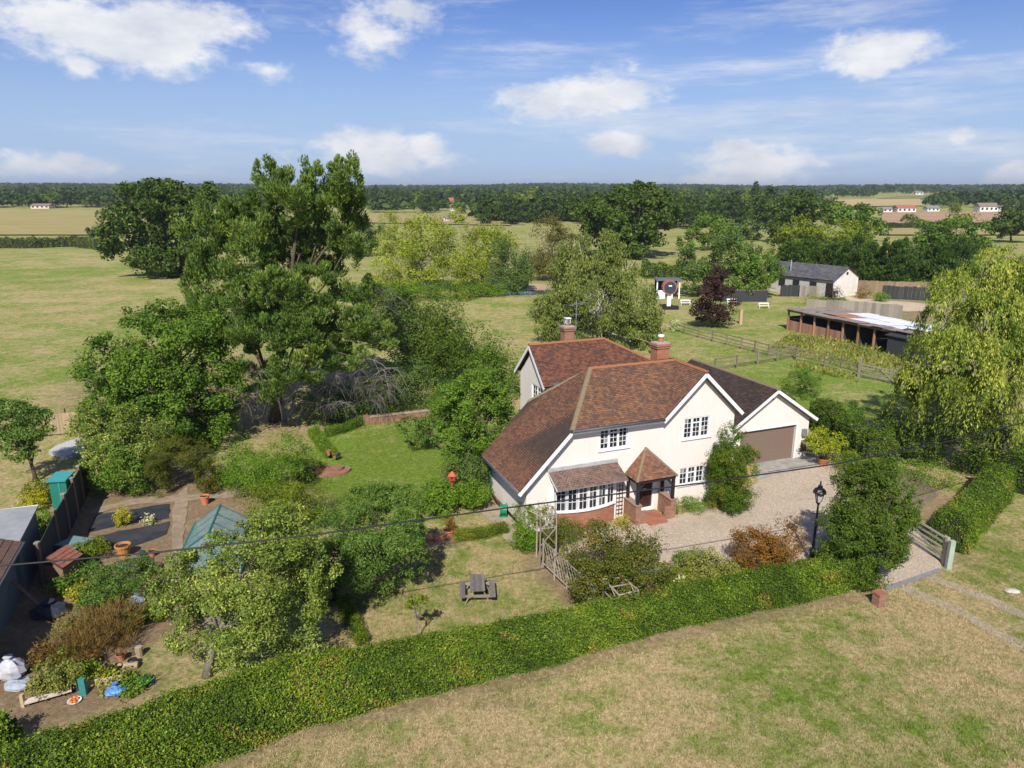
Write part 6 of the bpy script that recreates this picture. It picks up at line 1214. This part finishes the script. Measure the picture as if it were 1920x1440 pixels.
def board_fence(label, pts, h, mat, w_=.28):
    o = empty('board_fence', pts[0], label, 'fence')
    for a, b in zip(pts[:-1], pts[1:]):
        d = b - a; n_ = max(2, int(d.length / w_)); r_ = math.atan2(d.y, d.x); r2 = random.Random(n_)
        for k in range(n_): p = a.lerp(b, (k + .5) / n_) - pts[0]; hh = h * r2.uniform(.96, 1.03); part(o, 'board', mat, lambda m: m.box((p.x, p.y, hh / 2), (d.length / n_ * .96, .03, hh), r_))
        part(o, 'rail', mat, lambda m: m.bar(a - pts[0] + Vector((.04, .06, h * .8)), b - pts[0] + Vector((.04, .06, h * .8)), .05, .09))
    return o
board_fence('dark board fence in front of the white barn', PG((1462, 556), (1498, 556)), 1.7, WD); board_fence('grey board fence in front of the white barn', PG((1498, 557), (1572, 556)), 1.6, WG); board_fence('weathered grey fence behind the open stables', PG((1510, 585), (1600, 590), (1690, 598)), 1.7, WG, .45)
board_fence('tan board fence below the cypress row', PG((1608, 545), (1700, 548), (1760, 552)), 1.6, wood('dull_tan_boards', (.24, .165, .10)), .4); board_fence('dark panel fence along the yard beside the willow', PG((1652, 560), (1700, 562), (1765, 566)), 1.9, WD, .5)
sheet('yard', PG((1575, 575), (1590, 556), (1640, 562), (1760, 572), (1760, 584), (1700, 585), (1620, 578)), .05, plain('pale_yard', (.50, .40, .27), .15, .8, 1, .3), sub=2, jag=.3)
# open stables
s0, s1 = G(1476, 618), G(1700, 672); sv = s1 - s0; sl_ = sv.length; sr = math.atan2(sv.y, sv.x)
stb = empty('open_stables', s0, 'row of open-fronted wooden stables with patchy metal roof', 'stables', rz=sr); ORG = wood('orange_brown_posts', (.36, .19, .09)); dp = 7.0
nb = 8
for k in range(nb + 1): part(stb, 'post', ORG, lambda m: m.box((sl_ * k / nb, 0, 1.05), (.16, .16, 2.1)))
for k in range(4):
    for j in range(7): part(stb, 'front_board', wood('faded_red_boards', (.30, .16, .11)), lambda m: m.box((sl_ * k / nb + .1 + (sl_ / nb - .2) * (j + .5) / 7, .04, .55), ((sl_ / nb - .2) / 7 * .96, .03, 1.1)))
part(stb, 'rear_wall', WD, lambda m: m.ab((0, dp - .1, 0), (sl_, dp, 1.7)))
for k in range(nb + 1): part(stb, 'partition', WD, lambda m: m.ab((sl_ * k / nb - .03, .15, 0), (sl_ * k / nb + .03, dp - .12, 1.5)))
part(stb, 'front_beam', WB, lambda m: m.ab((-.2, -.08, 2.05), (sl_ + .2, .08, 2.25)))
for k in range(11):
    mt = [plain('silver_sheet', (.74, .75, .76), .1, 1.5, .6, .05, 0), plain('rusty_sheet', (.40, .20, .12), .25, 2, .9, .2), plain('dull_brown_sheet', (.26, .21, .18), .3, 2, .9, .2)]
    x0 = -.3 + k * (sl_ + .6) / 11; x1 = x0 + (sl_ + .6) / 11 - .03
    for r_, (y0, y1) in enumerate(((-.5, 1.3), (1.25, 4.2), (4.15, 7.4))):
        m_i = 2 if r_ == 0 else (1 if (k in (3, 4) and r_ == 1) else 0 if (k > 2) else 2); rq = random.Random(k * 7 + r_); t0_ = rq.uniform(-.05, .09); zf = lambda y: 2.33 - .06 * y + .02 * r_ + t0_
        part(stb, 'roof_sheet', mt[m_i], lambda m: m.prism([(x0, y0, zf(y0)), (x1, y0, zf(y0)), (x1, y1, zf(y1)), (x0, y1, zf(y1))], (0, 0, .04)))
bx_ = empty('dark_shed', G(1660, 668), 'small black shed at the right end of the open stables', 'shed', rz=sr + R(4)); part(bx_, 'wall', WD, lambda m: m.ab((0, 0, 0), (4.2, 2.6, 2.0))); part(bx_, 'roof', WD, lambda m: m.prism([(-.2, -.2, 2.0), (4.4, -.2, 2.0), (4.4, 2.8, 2.35), (-.2, 2.8, 2.35)], (0, 0, .07)))
pbush('shrub', 'bright green bush in front of the grey fence by the stables', 1573, 582, 34, 26, LM['bright'], .16, 1800, 300); pbush('shrub', 'bright bush in the yard right of the white barn', 1652, 566, 26, 20, LM['bright'], .16, 1200, 301); pbush('shrub', 'dark brown shrub against the white barn gable', 1562, 562, 26, 22, LM['copper'], .16, 900, 302); pbush('shrub', 'brown dead shrub between barn and yard', 1618, 560, 30, 24, LM['dry'], .16, 800, 303)
pbush('shrub', 'low green bushes before the grey barn fence', 1530, 572, 40, 20, LM['ygreen'], .16, 1200, 304); pbush('shrub', 'pale bush on the start of the far paddock fence', 1264, 622, 26, 24, LM['silver'], .13, 700, 305)
# round drum on a post and white-framed cabin, garden benches
dm = empty('round_drum', G(1253, 580), 'round glass-fronted drum on a white post over a black base', 'drum'); s_ = MPP(G(1253, 580))
part(dm, 'base', BLACKW, lambda m: m.ab((-.7, -.4, 0), (1.3, .5, .45))); part(dm, 'post', PAINT_W, lambda m: m.ab((-.25, -.2, .45), (.25, .2, 2.0)))
part(dm, 'shell', plain('rust_red_metal', (.36, .12, .08), .3, 3, .7, .1), lambda m: m.tube([(0, -.4, 2.9), (0, .6, 2.9)], .95, 20)); part(dm, 'lens', plain('dark_lens', (.05, .06, .08), .2, 3, .15, 0), lambda m: m.tube([(0, -.44, 2.9), (0, -.41, 2.9)], .78, 20)); part(dm, 'lens_bar', PAINT_W, lambda m: m.tube([(-.2, -.46, 3.1), (.2, -.46, 3.1)], .1, 8))  # last piece: short white bar on the upper half of the lens
cb2 = empty('garden_cabin', G(1252, 560), 'small white-framed cabin with dark roof behind the round drum', 'cabin'); part(cb2, 'roof', LEAD, lambda m: m.ab((-1.8, -.3, 2.6), (1.9, 2.3, 2.8))); part(cb2, 'rear_wall', BLACKW, lambda m: m.ab((-1.6, 1.9, 0), (1.7, 2.0, 2.6)))
for x in (-1.6, -.5, .6, 1.6): part(cb2, 'frame_post', PAINT_W, lambda m: m.ab((x - .09, 0, 0), (x + .09, .15, 2.6)))
part(cb2, 'front_panel', PAINT_W, lambda m: m.ab((-1.5, .03, 0), (-.6, .1, 1.2)))
for lb_, px, py in (('white garden bench left of the copper tree', 1285, 572), ('white garden table right of the copper tree', 1432, 578), ('white bench beside the copper tree trunk', 1372, 570)):
    o = empty('garden_bench', G(px, py), lb_, 'bench'); o.scale = (.75, .75, .75); part(o, 'seat', PAINT_W, lambda m: m.ab((-.9, -.25, .42), (.9, .25, .48))); part(o, 'back_rail', PAINT_W, lambda m: m.ab((-.9, .22, .75), (.9, .28, .95)))
    for x in (-.8, .8):
        for y in (-.2, .2): part(o, 'leg', PAINT_W, lambda m: m.ab((x - .04, y - .04, 0), (x + .04, y + .04, .42 if y < 0 else .75)))
pf = empty('garden_post', G(1388, 608), 'pinkish timber post standing in the paddock', 'post'); part(pf, 'shaft', plain('pink_timber', (.5, .32, .22), .1, 4, .9, .1), lambda m: m.ab((-.15, -.15, 0), (.15, .15, 1.7))); part(pf, 'cap', plain('pink_timber', (0, 0, 0)), lambda m: m.ab((-.18, -.18, 1.7), (.18, .18, 1.76)))
hd = empty('dark_hedge_screen', G(1400, 566), 'low dark screen under the green trees by the paddock', 'screen'); part(hd, 'panel', WD, lambda m: m.ab((-3.6, 0, 0), (2.8, .1, 1.6))); part(hd, 'frame', WB, lambda m: m.ab((-3.7, -.03, 1.6), (2.9, .13, 1.68)))
# pond
def water():
    m, t, b, o = base_mat('pond_water'); p = posvec(t); b.inputs['Base Color'].default_value = (.05, .08, .09, 1); b.inputs['Roughness'].default_value = .08; t.links.new(ramp(t, noise(t, p, .3, 3), [(.3, (.04, .06, .06)), (.7, (.07, .10, .11))]), b.inputs['Base Color']); bump(t, b, noise(t, p, 3, 3), .08, .05); return m
WAT = water(); sheet('pond', PG((905, 553), (935, 549), (985, 547), (1040, 545), (1060, 549), (1020, 552), (940, 555)), .06, WAT, sub=2, jag=.3)
sheet('pond_bank', PG((968, 545), (975, 535), (1010, 533), (1045, 538), (1030, 545)), .08, plain('bare_bank', (.42, .29, .19), .2, .6, 1, .4), sub=2, jag=.3)

# ------------------------------------------------------------------ overhead cables
def cable(label, pts, r, z):
    P = [G(px, py, z) for px, py in pts]; o = MB(); Q = []
    for k in range(len(P) - 1):
        for j in range(6): Q.append(P[k].lerp(P[k + 1], j / 6))
    Q.append(P[-1]); o.tube(Q, r, 6); ob = o.build('overhead_cable', plain('cable_black', (.018, .018, .02), .1, 3, .6, 0)); tag(ob, label, 'cable', 'overhead cables'); return ob
cable('thick black overhead cable crossing the whole garden in front of the house', [(-60, 1066), (300, 1035), (600, 1001), (960, 951), (1320, 905), (1560, 871), (1760, 832), (1980, 778)], .024, 5.5)
cable('thin overhead wire low over the vegetable garden at the left', [(-60, 1228), (130, 1207), (420, 1188), (620, 1172)], .012, 4.6) if False else None
cable('thin overhead wire across the foot of the willow', [(1600, 800), (1760, 790), (1980, 768)], .010, 6.0)
cable('second thin wire crossing the willow below the first', [(1440, 885), (1600, 860), (1780, 822), (1980, 780)], .009, 5.4)

# ------------------------------------------------------------------ far houses
RED = plain('far_red_tiles', (.36, .12, .08), .15, 1, .9, 0); GRYR = plain('far_grey_roof', (.22, .20, .19), .15, 1, .9, 0); BRNR = plain('far_brown_roof', (.24, .17, .14), .15, 1, .9, 0); WHT = plain('far_white_wall', (.75, .73, .70), .05, 1, .9, 0); BRK = plain('far_brick_wall', (.42, .22, .15), .1, 1, .9, 0); CRM = plain('far_cream_wall', (.66, .55, .42), .05, 1, .9, 0)
def far_house(label, px, py, wpx, hpx, wall, roofm, rz=0.0, name='house', dpt=.6, cat='house'):
    b = GT(px, py); m = MPP(b); W = wpx * m; Hh = hpx * m; Dp = W * dpt; he = Hh * .58; o = empty(name, b, label, cat, 'distant houses and barns', rz)
    part(o, 'wall', wall, lambda q: [q.ab((-W / 2, 0, -1), (W / 2, Dp, he)), q.prism([(-W / 2, 0, he), (-W / 2, Dp, he), (-W / 2, Dp / 2, Hh * .97)], (W, 0, 0))][0])
    part(o, 'roof', roofm, lambda q: q.add([(-W * .54, -.4, he), (W * .54, -.4, he), (W * .54, Dp / 2, Hh), (-W * .54, Dp / 2, Hh), (W * .54, Dp + .4, he), (-W * .54, Dp + .4, he)], [(0, 1, 2, 3), (3, 2, 4, 5), (0, 3, 5), (1, 4, 2), (0, 5, 4, 1)]))
    n_ = max(2, int(wpx / 7))
    for k in range(n_):
        x = -W / 2 + W * (k + .5) / n_; part(o, 'window', BLACKW, lambda q: q.ab((x - W / n_ * .22, -.06, he * .35), (x + W / n_ * .22, 0.02, he * .8)))
    return o
for a in (('red-roofed house high in the distant woodland', 848, 386, 12, 15, BRK, RED, .2), ('small white house below the red-roofed one in the wood', 849, 396, 8, 9, WHT, GRYR, 0), ('white-gabled house at the edge of the willows', 838, 416, 9, 12, WHT, BRNR, .5), ('long brown-roofed house among the distant trees', 785, 384, 22, 9, CRM, BRNR, .1), ('brown-roofed house at the left of the wooded village', 742, 384, 26, 14, CRM, BRNR, -.2),
          ('brown gabled house on the left of the village wood', 715, 383, 16, 11, BRK, BRNR, .3), ('low house with pinkish roof right in the village wood', 987, 378, 16, 8, WHT, RED, .1), ('pinkish house behind the dark oak', 1060, 392, 16, 11, CRM, BRNR, .3), ('white industrial shed left on the ridge', 1338, 382, 24, 11, WHT, GRYR, 0), ('big white industrial shed on the ridge', 1378, 384, 36, 15, WHT, WHT, .1),
          ('grey house right of the white sheds', 1424, 396, 26, 16, CRM, GRYR, -.2), ('long white low building below the ridge sheds', 1292, 408, 28, 9, WHT, GRYR, 0), ('long barn with a red roof beside the ploughed field', 1700, 398, 34, 13, WHT, RED, 0), ('small grey farm shed left of the red-roofed barn', 1664, 398, 18, 9, WHT, GRYR, 0), ('dark roofed farm building right of the red barn', 1750, 397, 24, 10, WHT, GRYR, .1),
          ('white farmhouse with brown roof at the right of the ploughed field', 1854, 397, 34, 16, WHT, BRNR, 0), ('small white house right of the farmhouse', 1880, 397, 14, 12, WHT, GRYR, .2), ('white house high on the dark ridge', 1724, 365, 14, 6, WHT, GRYR, 0), ('tiny white house on the right end of the ridge', 1876, 366, 8, 6, WHT, GRYR, 0), ('long brown-roofed farm at the far edge of the left field', 75, 391, 34, 9, CRM, BRNR, 0), ('reddish roofed house at the far left edge', 3, 382, 16, 14, BRK, RED, .2), ('pale house beside the distant pasture', 940, 414, 18, 9, CRM, BRNR, 0), ('red-brown roofed house high in the wood left of the dark oak', 1010, 372, 14, 9, BRK, BRNR, .2), ('cream house in the trees right of the dark oak', 1290, 388, 14, 9, CRM, BRNR, -.1), ('white cottage beside the belt of trees', 1405, 398, 12, 9, WHT, BRNR, .2)):
    far_house(*a)

# ------------------------------------------------------------------ far woodland
protos = []
for k in range(6):
    rg = np.random.default_rng(400 + k); H_ = 1.0
    lobes_ = [(rg.normal(0, .12), rg.normal(0, .12), .5 + rg.normal(0, .03), .34, .34, .34)] + [(rg.uniform(-.28, .28), rg.uniform(-.28, .28), rg.uniform(.35, .78), .22, .22, .2) for _ in range(5)]
    if k == 5: lobes_ = [(0, 0, .35, .2, .2, .3), (0, 0, .6, .14, .14, .25), (0, 0, .82, .08, .08, .18)]
    t_ = tree('woodland_tree', 'x', 'tree', (0, 0, -500), [(l[0] * 10, l[1] * 10, l[2] * 10 - 500, l[3] * 10, l[4] * 10, l[5] * 10) for l in lobes_], LM[['far', 'oak', 'far', 'broad', 'ygreen', 'far'][k]], leaf=.85, n=1500, k=16, rc=.36, trunk=.25, seed=410 + k, ntip=4); protos.append(t_)
rg = np.random.default_rng(9); used = [False] * 6; placed = []
def put(k, p, s, label, group):
    if used[k]: o = copy_tree(protos[k])
    else: o = protos[k]; used[k] = True
    o.location = p; o.rotation_euler = (0, 0, rg.uniform(0, 6.28)); o.scale = (s * rg.uniform(.95, 1.35), s * rg.uniform(.95, 1.35), s); o['label'] = label; o['group'] = group; o['category'] = 'tree'
zones = [(80, 0, 690, 368, 391, 'broad woodland tree beyond the left hay field'), (140, 690, 1460, 368, 412, 'tree in the wooded village beyond the willows'), (34, 880, 1300, 404, 422, 'tree on the near edge of the wooded village'), (26, 1230, 1460, 406, 432, 'tree in the belt between the round oak and the village'), (8, 1780, 1990, 399, 401, 'tree beside the distant farm buildings'), (12, 1440, 1560, 392, 408, 'tree left of the stubble and ploughed fields')]
for n_, x0, x1, y0, y1, lb_ in zones:
    for i in range(n_):
        px, py = rg.uniform(x0, x1), rg.uniform(y0, y1); p = GT(px, py); p.z -= .3
        if 640 < px < 900 and 401 < py < 425: continue
        k = int(rg.choice(6, p=[.3, .2, .2, .14, .1, .06])); put(k, p, rg.uniform(.9, 1.5) * (.6 if x0 == 1780 else 1) * (1.3 if k == 5 else 1), lb_, lb_.replace(' tree ', ' trees ').replace('tree ', 'trees ', 1) if lb_.startswith('tree') else 'woodland trees beyond the left hay field')
# the wooded ridge behind reads as one mass
n_far = 9000; az_ = rg.uniform(-.74, .74, n_far); rad_ = 370 + 2500 * rg.uniform(0, 1, n_far) ** 1.4
fx, fy = rad_ * np.sin(az_), rad_ * np.cos(az_); fz = hill(fx, fy); dep = fy * CP - (fz - CAMH) * SP; qx = 960 + F * fx / dep; qy = 720 - F * (fy * SP + (fz - CAMH) * CP) / dep
def inbox(x0, x1, y0, y1): return (qx > x0) & (qx < x1) & (qy > y0) & (qy < y1)
bad = inbox(1520, 1740, 371, 393) | inbox(1635, 1875, 364, 376) | inbox(1640, 2100, 393, 430) | inbox(640, 900, 399, 424) | inbox(-300, 690, 390, 460) | inbox(1395, 1455, 400, 414) | (qy > 419) | ((qx > 1460) & (qy > 390)) | inbox(1300, 1440, 376, 388)
for hx, hy in ((848, 386), (849, 396), (838, 416), (785, 384), (742, 384), (715, 383), (987, 378), (1060, 392), (1292, 408), (75, 391)): bad |= (np.abs(qx - hx) < 16) & (qy > hy - 1) & (qy < hy + 14)
clear = np.sin(fx * .013 + 2 * np.sin(fy * .006)) * np.sin(fy * .011 + 1.3) > .85
keep = ~bad & ~clear; fx, fy, fz, rad_ = fx[keep], fy[keep], fz[keep], rad_[keep]
mm = 52; rr = rg.uniform(4.2, 7.6, len(fx)) * (1 + (rad_ > 1500) * .25); d = sph(len(fx) * mm, rg); d[:, 2] = np.abs(d[:, 2]) * .95
c_ = np.repeat(np.stack([fx, fy, fz + rr * .4], 1), mm, 0); P = c_ + d * np.repeat(rr, mm)[:, None] * rg.uniform(.75, 1.1, (len(d), 1)) * np.array([1, 1, 1.05])
T = np.repeat(rg.normal(.45, .2, len(fx)), mm) + rg.normal(0, .14, len(d))
o = leaf_mesh('distant_woodland', P, d, np.repeat(rr * .52, mm), .8, T, rg, None, .5, LM['far']); tag(o, 'dark wooded ridge along the whole horizon', 'woodland', kind='stuff')

# ------------------------------------------------------------------ rough grass and weeds (nobody could count them)
def scatter(name, label, polys, n, mat, size, asp, seed, hgt=.5, dens=None, cat='grass'):
    rg_ = np.random.default_rng(seed); P = []
    for poly in polys:
        q = np.array([[p.x, p.y] for p in PG(*poly)]); lo, hi = q.min(0), q.max(0); pts = rg_.uniform(lo, hi, (n, 2)); ins = np.zeros(n, bool); j = len(q) - 1
        for i in range(len(q)):
            c_ = ((q[i, 1] > pts[:, 1]) != (q[j, 1] > pts[:, 1])) & (pts[:, 0] < (q[j, 0] - q[i, 0]) * (pts[:, 1] - q[i, 1]) / (q[j, 1] - q[i, 1] + 1e-12) + q[i, 0]); ins ^= c_; j = i
        P.append(pts[ins])
    P = np.concatenate(P); m = len(P); den = .5 + .5 * np.sin(P[:, 0] * .9 + 1.3 * np.sin(P[:, 1] * .7)) * np.sin(P[:, 1] * 1.1 + P[:, 0] * .35); P = P[rg_.uniform(0, 1, m) < .35 + .65 * den]; m = len(P)
    s = size * rg_.uniform(.6, 1.3, m); P3 = np.concatenate([P, (s * hgt * rg_.uniform(.3, 1, m))[:, None]], 1); ax = rg_.normal(0, .45, (m, 3)); ax[:, 2] = 1
    T = .45 + .2 * np.sin(P[:, 0] * .8) * np.cos(P[:, 1] * .6) + rg_.normal(0, .22, m)
    o = leaf_mesh(name, P3, rg_.normal(0, 1, (m, 3)), s, asp, T, rg_, ax, .5, mat); tag(o, label, cat, kind='stuff'); return o
scatter('rough_weeds', 'tall rough weeds between the stables and the paddock fence', [((1492, 668), (1440, 655), (1480, 630), (1580, 640), (1700, 668), (1700, 712), (1600, 695))], 11000, LM['weeds'], .34, .34, 500, 1.1)
scatter('rough_weeds', 'weedy strip beneath the paddock fence', [((1490, 680), (1600, 705), (1610, 718), (1480, 688))], 2500, LM['weeds'], .3, .35, 501, 1.0)
def tuft_object():
    rg_ = np.random.default_rng(77); n = 15; P = np.concatenate([rg_.normal(0, .055, (n, 2)), np.full((n, 1), .028)], 1); ax = rg_.normal(0, .6, (n, 3)); ax[:, 2] = 1
    o = leaf_mesh('grass_tuft', P, rg_.normal(0, 1, (n, 3)), .085, .13, rg_.uniform(0, 1, n), rg_, ax, .5, grass_blade_mat()); COL.objects.unlink(o); return o
def grass_blade_mat():
    m, t, b, o = base_mat('tuft_blade'); ga_ = N(t, 'ShaderNodeAttribute', attribute_name='green'); ga_.attribute_type = 'INSTANCER'; ti = N(t, 'ShaderNodeAttribute', attribute_name='tint'); oi = N(t, 'ShaderNodeObjectInfo')
    dryc = ramp(t, ti.outputs['Fac'], [(0, (.25, .19, .08)), (1, (.70, .56, .31))]); grn = ramp(t, ti.outputs['Fac'], [(0, (.07, .115, .014)), (1, (.225, .305, .046))])
    n1 = noise(t, oi.outputs['Location'], .16, 4, .6); n3 = noise(t, oi.outputs['Location'], 1.1, 11, .80); f = math_node(t, 'ADD', ga_.outputs['Fac'], math_node(t, 'MULTIPLY', math_node(t, 'SUBTRACT', oi.outputs['Random'], .5), .3)); f = math_node(t, 'ADD', f, math_node(t, 'MULTIPLY', math_node(t, 'SUBTRACT', n1, .5), 2.4)); f = math_node(t, 'ADD', f, math_node(t, 'MULTIPLY', math_node(t, 'SUBTRACT', n3, .5), 4.8), True); t.links.new(mixrgb(t, f, dryc, grn), b.inputs['Base Color']); b.inputs['Roughness'].default_value = .8; b.inputs['Specular IOR Level'].default_value = .1; return m
TUFT = tuft_object()
def grass_field(name, label, poly, n, seed, smin=.6, smax=1.3):
    rg_ = np.random.default_rng(seed); q = np.array([[p.x, p.y] for p in PG(*poly)]); pts = rg_.uniform(q.min(0), q.max(0), (n, 2)); ins = np.zeros(n, bool); j = len(q) - 1
    for i in range(len(q)):
        c_ = ((q[i, 1] > pts[:, 1]) != (q[j, 1] > pts[:, 1])) & (pts[:, 0] < (q[j, 0] - q[i, 0]) * (pts[:, 1] - q[i, 1]) / (q[j, 1] - q[i, 1] + 1e-12) + q[i, 0]); ins ^= c_; j = i
    pts = pts[ins]; ix = np.clip(np.searchsorted(gx, pts[:, 0]), 0, len(gx) - 1); iy = np.clip(np.searchsorted(gy, pts[:, 1]), 0, len(gy) - 1); gr = green[iy, ix]; so2 = soil[iy, ix]
    k = rg_.uniform(0, 1, len(pts)) > so2 * 1.2; pts, gr = pts[k], gr[k]
    me_ = bpy.data.meshes.new(name); me_.vertices.add(len(pts)); me_.vertices.foreach_set('co', np.concatenate([pts, np.zeros((len(pts), 1))], 1).astype(np.float32).reshape(-1)); a_ = me_.attributes.new('green', 'FLOAT', 'POINT'); a_.data.foreach_set('value', gr.astype(np.float32))
    o = link(name, me_); tag(o, label, 'grass', kind='stuff'); ng = bpy.data.node_groups.new(name, 'GeometryNodeTree'); ng.interface.new_socket('Geometry', in_out='INPUT', socket_type='NodeSocketGeometry'); ng.interface.new_socket('Geometry', in_out='OUTPUT', socket_type='NodeSocketGeometry')
    gi = ng.nodes.new('NodeGroupInput'); gq = ng.nodes.new('NodeGroupOutput'); ip = ng.nodes.new('GeometryNodeInstanceOnPoints'); oi = ng.nodes.new('GeometryNodeObjectInfo'); oi.inputs['Object'].default_value = TUFT
    rv_ = ng.nodes.new('FunctionNodeRandomValue'); rv_.data_type = 'FLOAT_VECTOR'; rv_.inputs[0].default_value = (-.2, -.2, 0); rv_.inputs[1].default_value = (.2, .2, 6.28); rs_ = ng.nodes.new('FunctionNodeRandomValue'); rs_.data_type = 'FLOAT'; rs_.inputs[2].default_value = smin; rs_.inputs[3].default_value = smax
    ng.links.new(gi.outputs[0], ip.inputs['Points']); ng.links.new(oi.outputs['Geometry'], ip.inputs['Instance']); ng.links.new(rv_.outputs[0], ip.inputs['Rotation']); ng.links.new(rs_.outputs[1], ip.inputs['Scale']); ng.links.new(ip.outputs[0], gq.inputs[0])
    md = o.modifiers.new('grass', 'NODES'); md.node_group = ng; return o
grass_field('dry_grass', 'short dry grass covering the verge in front of the hedge', ((300, 1460), (560, 1378), (860, 1300), (1200, 1208), (1640, 1112), (1790, 1070), (1860, 1000), (1960, 960), (1990, 1460)), 48000, 502)
grass_field('garden_grass', 'short grass of the garden lawn around the picnic table', ((600, 1225), (650, 1130), (690, 1050), (830, 1030), (960, 1010), (1010, 1065), (1090, 1160), (900, 1190)), 12000, 503, .5, 1.0)
grass_field('lawn_grass', 'mown grass of the back lawn left of the house', ((575, 940), (640, 890), (640, 850), (700, 805), (820, 792), (870, 880), (920, 960), (960, 1000), (860, 1000), (760, 960)), 12000, 505, .5, .9)
scatter('leaf_litter', 'brown leaf litter lying along the foot of the front hedge', [((400, 1440), (860, 1305), (1200, 1210), (1600, 1122), (1600, 1112), (1200, 1196), (860, 1288), (400, 1425))], 9000, LM['dry'], .07, .6, 504, .15, cat='leaf litter')

# ------------------------------------------------------------------ haze
hb = MB(); hb.ab((-7200, -420, -1.5), (7200, 8200, 90))
hm = bpy.data.materials.new('haze_air'); hm.use_nodes = True; ht_ = hm.node_tree; ht_.nodes.clear(); ho = N(ht_, 'ShaderNodeOutputMaterial'); hv = N(ht_, 'ShaderNodeVolumePrincipled')
hv.inputs['Color'].default_value = (.80, .88, 1, 1); hv.inputs['Density'].default_value = .00015; hv.inputs['Anisotropy'].default_value = .2; ht_.links.new(hv.outputs[0], ho.inputs['Volume'])
hzo = hb.build('haze', hm); tag(hzo, 'thin pale summer haze over the far country', 'haze', kind='stuff')
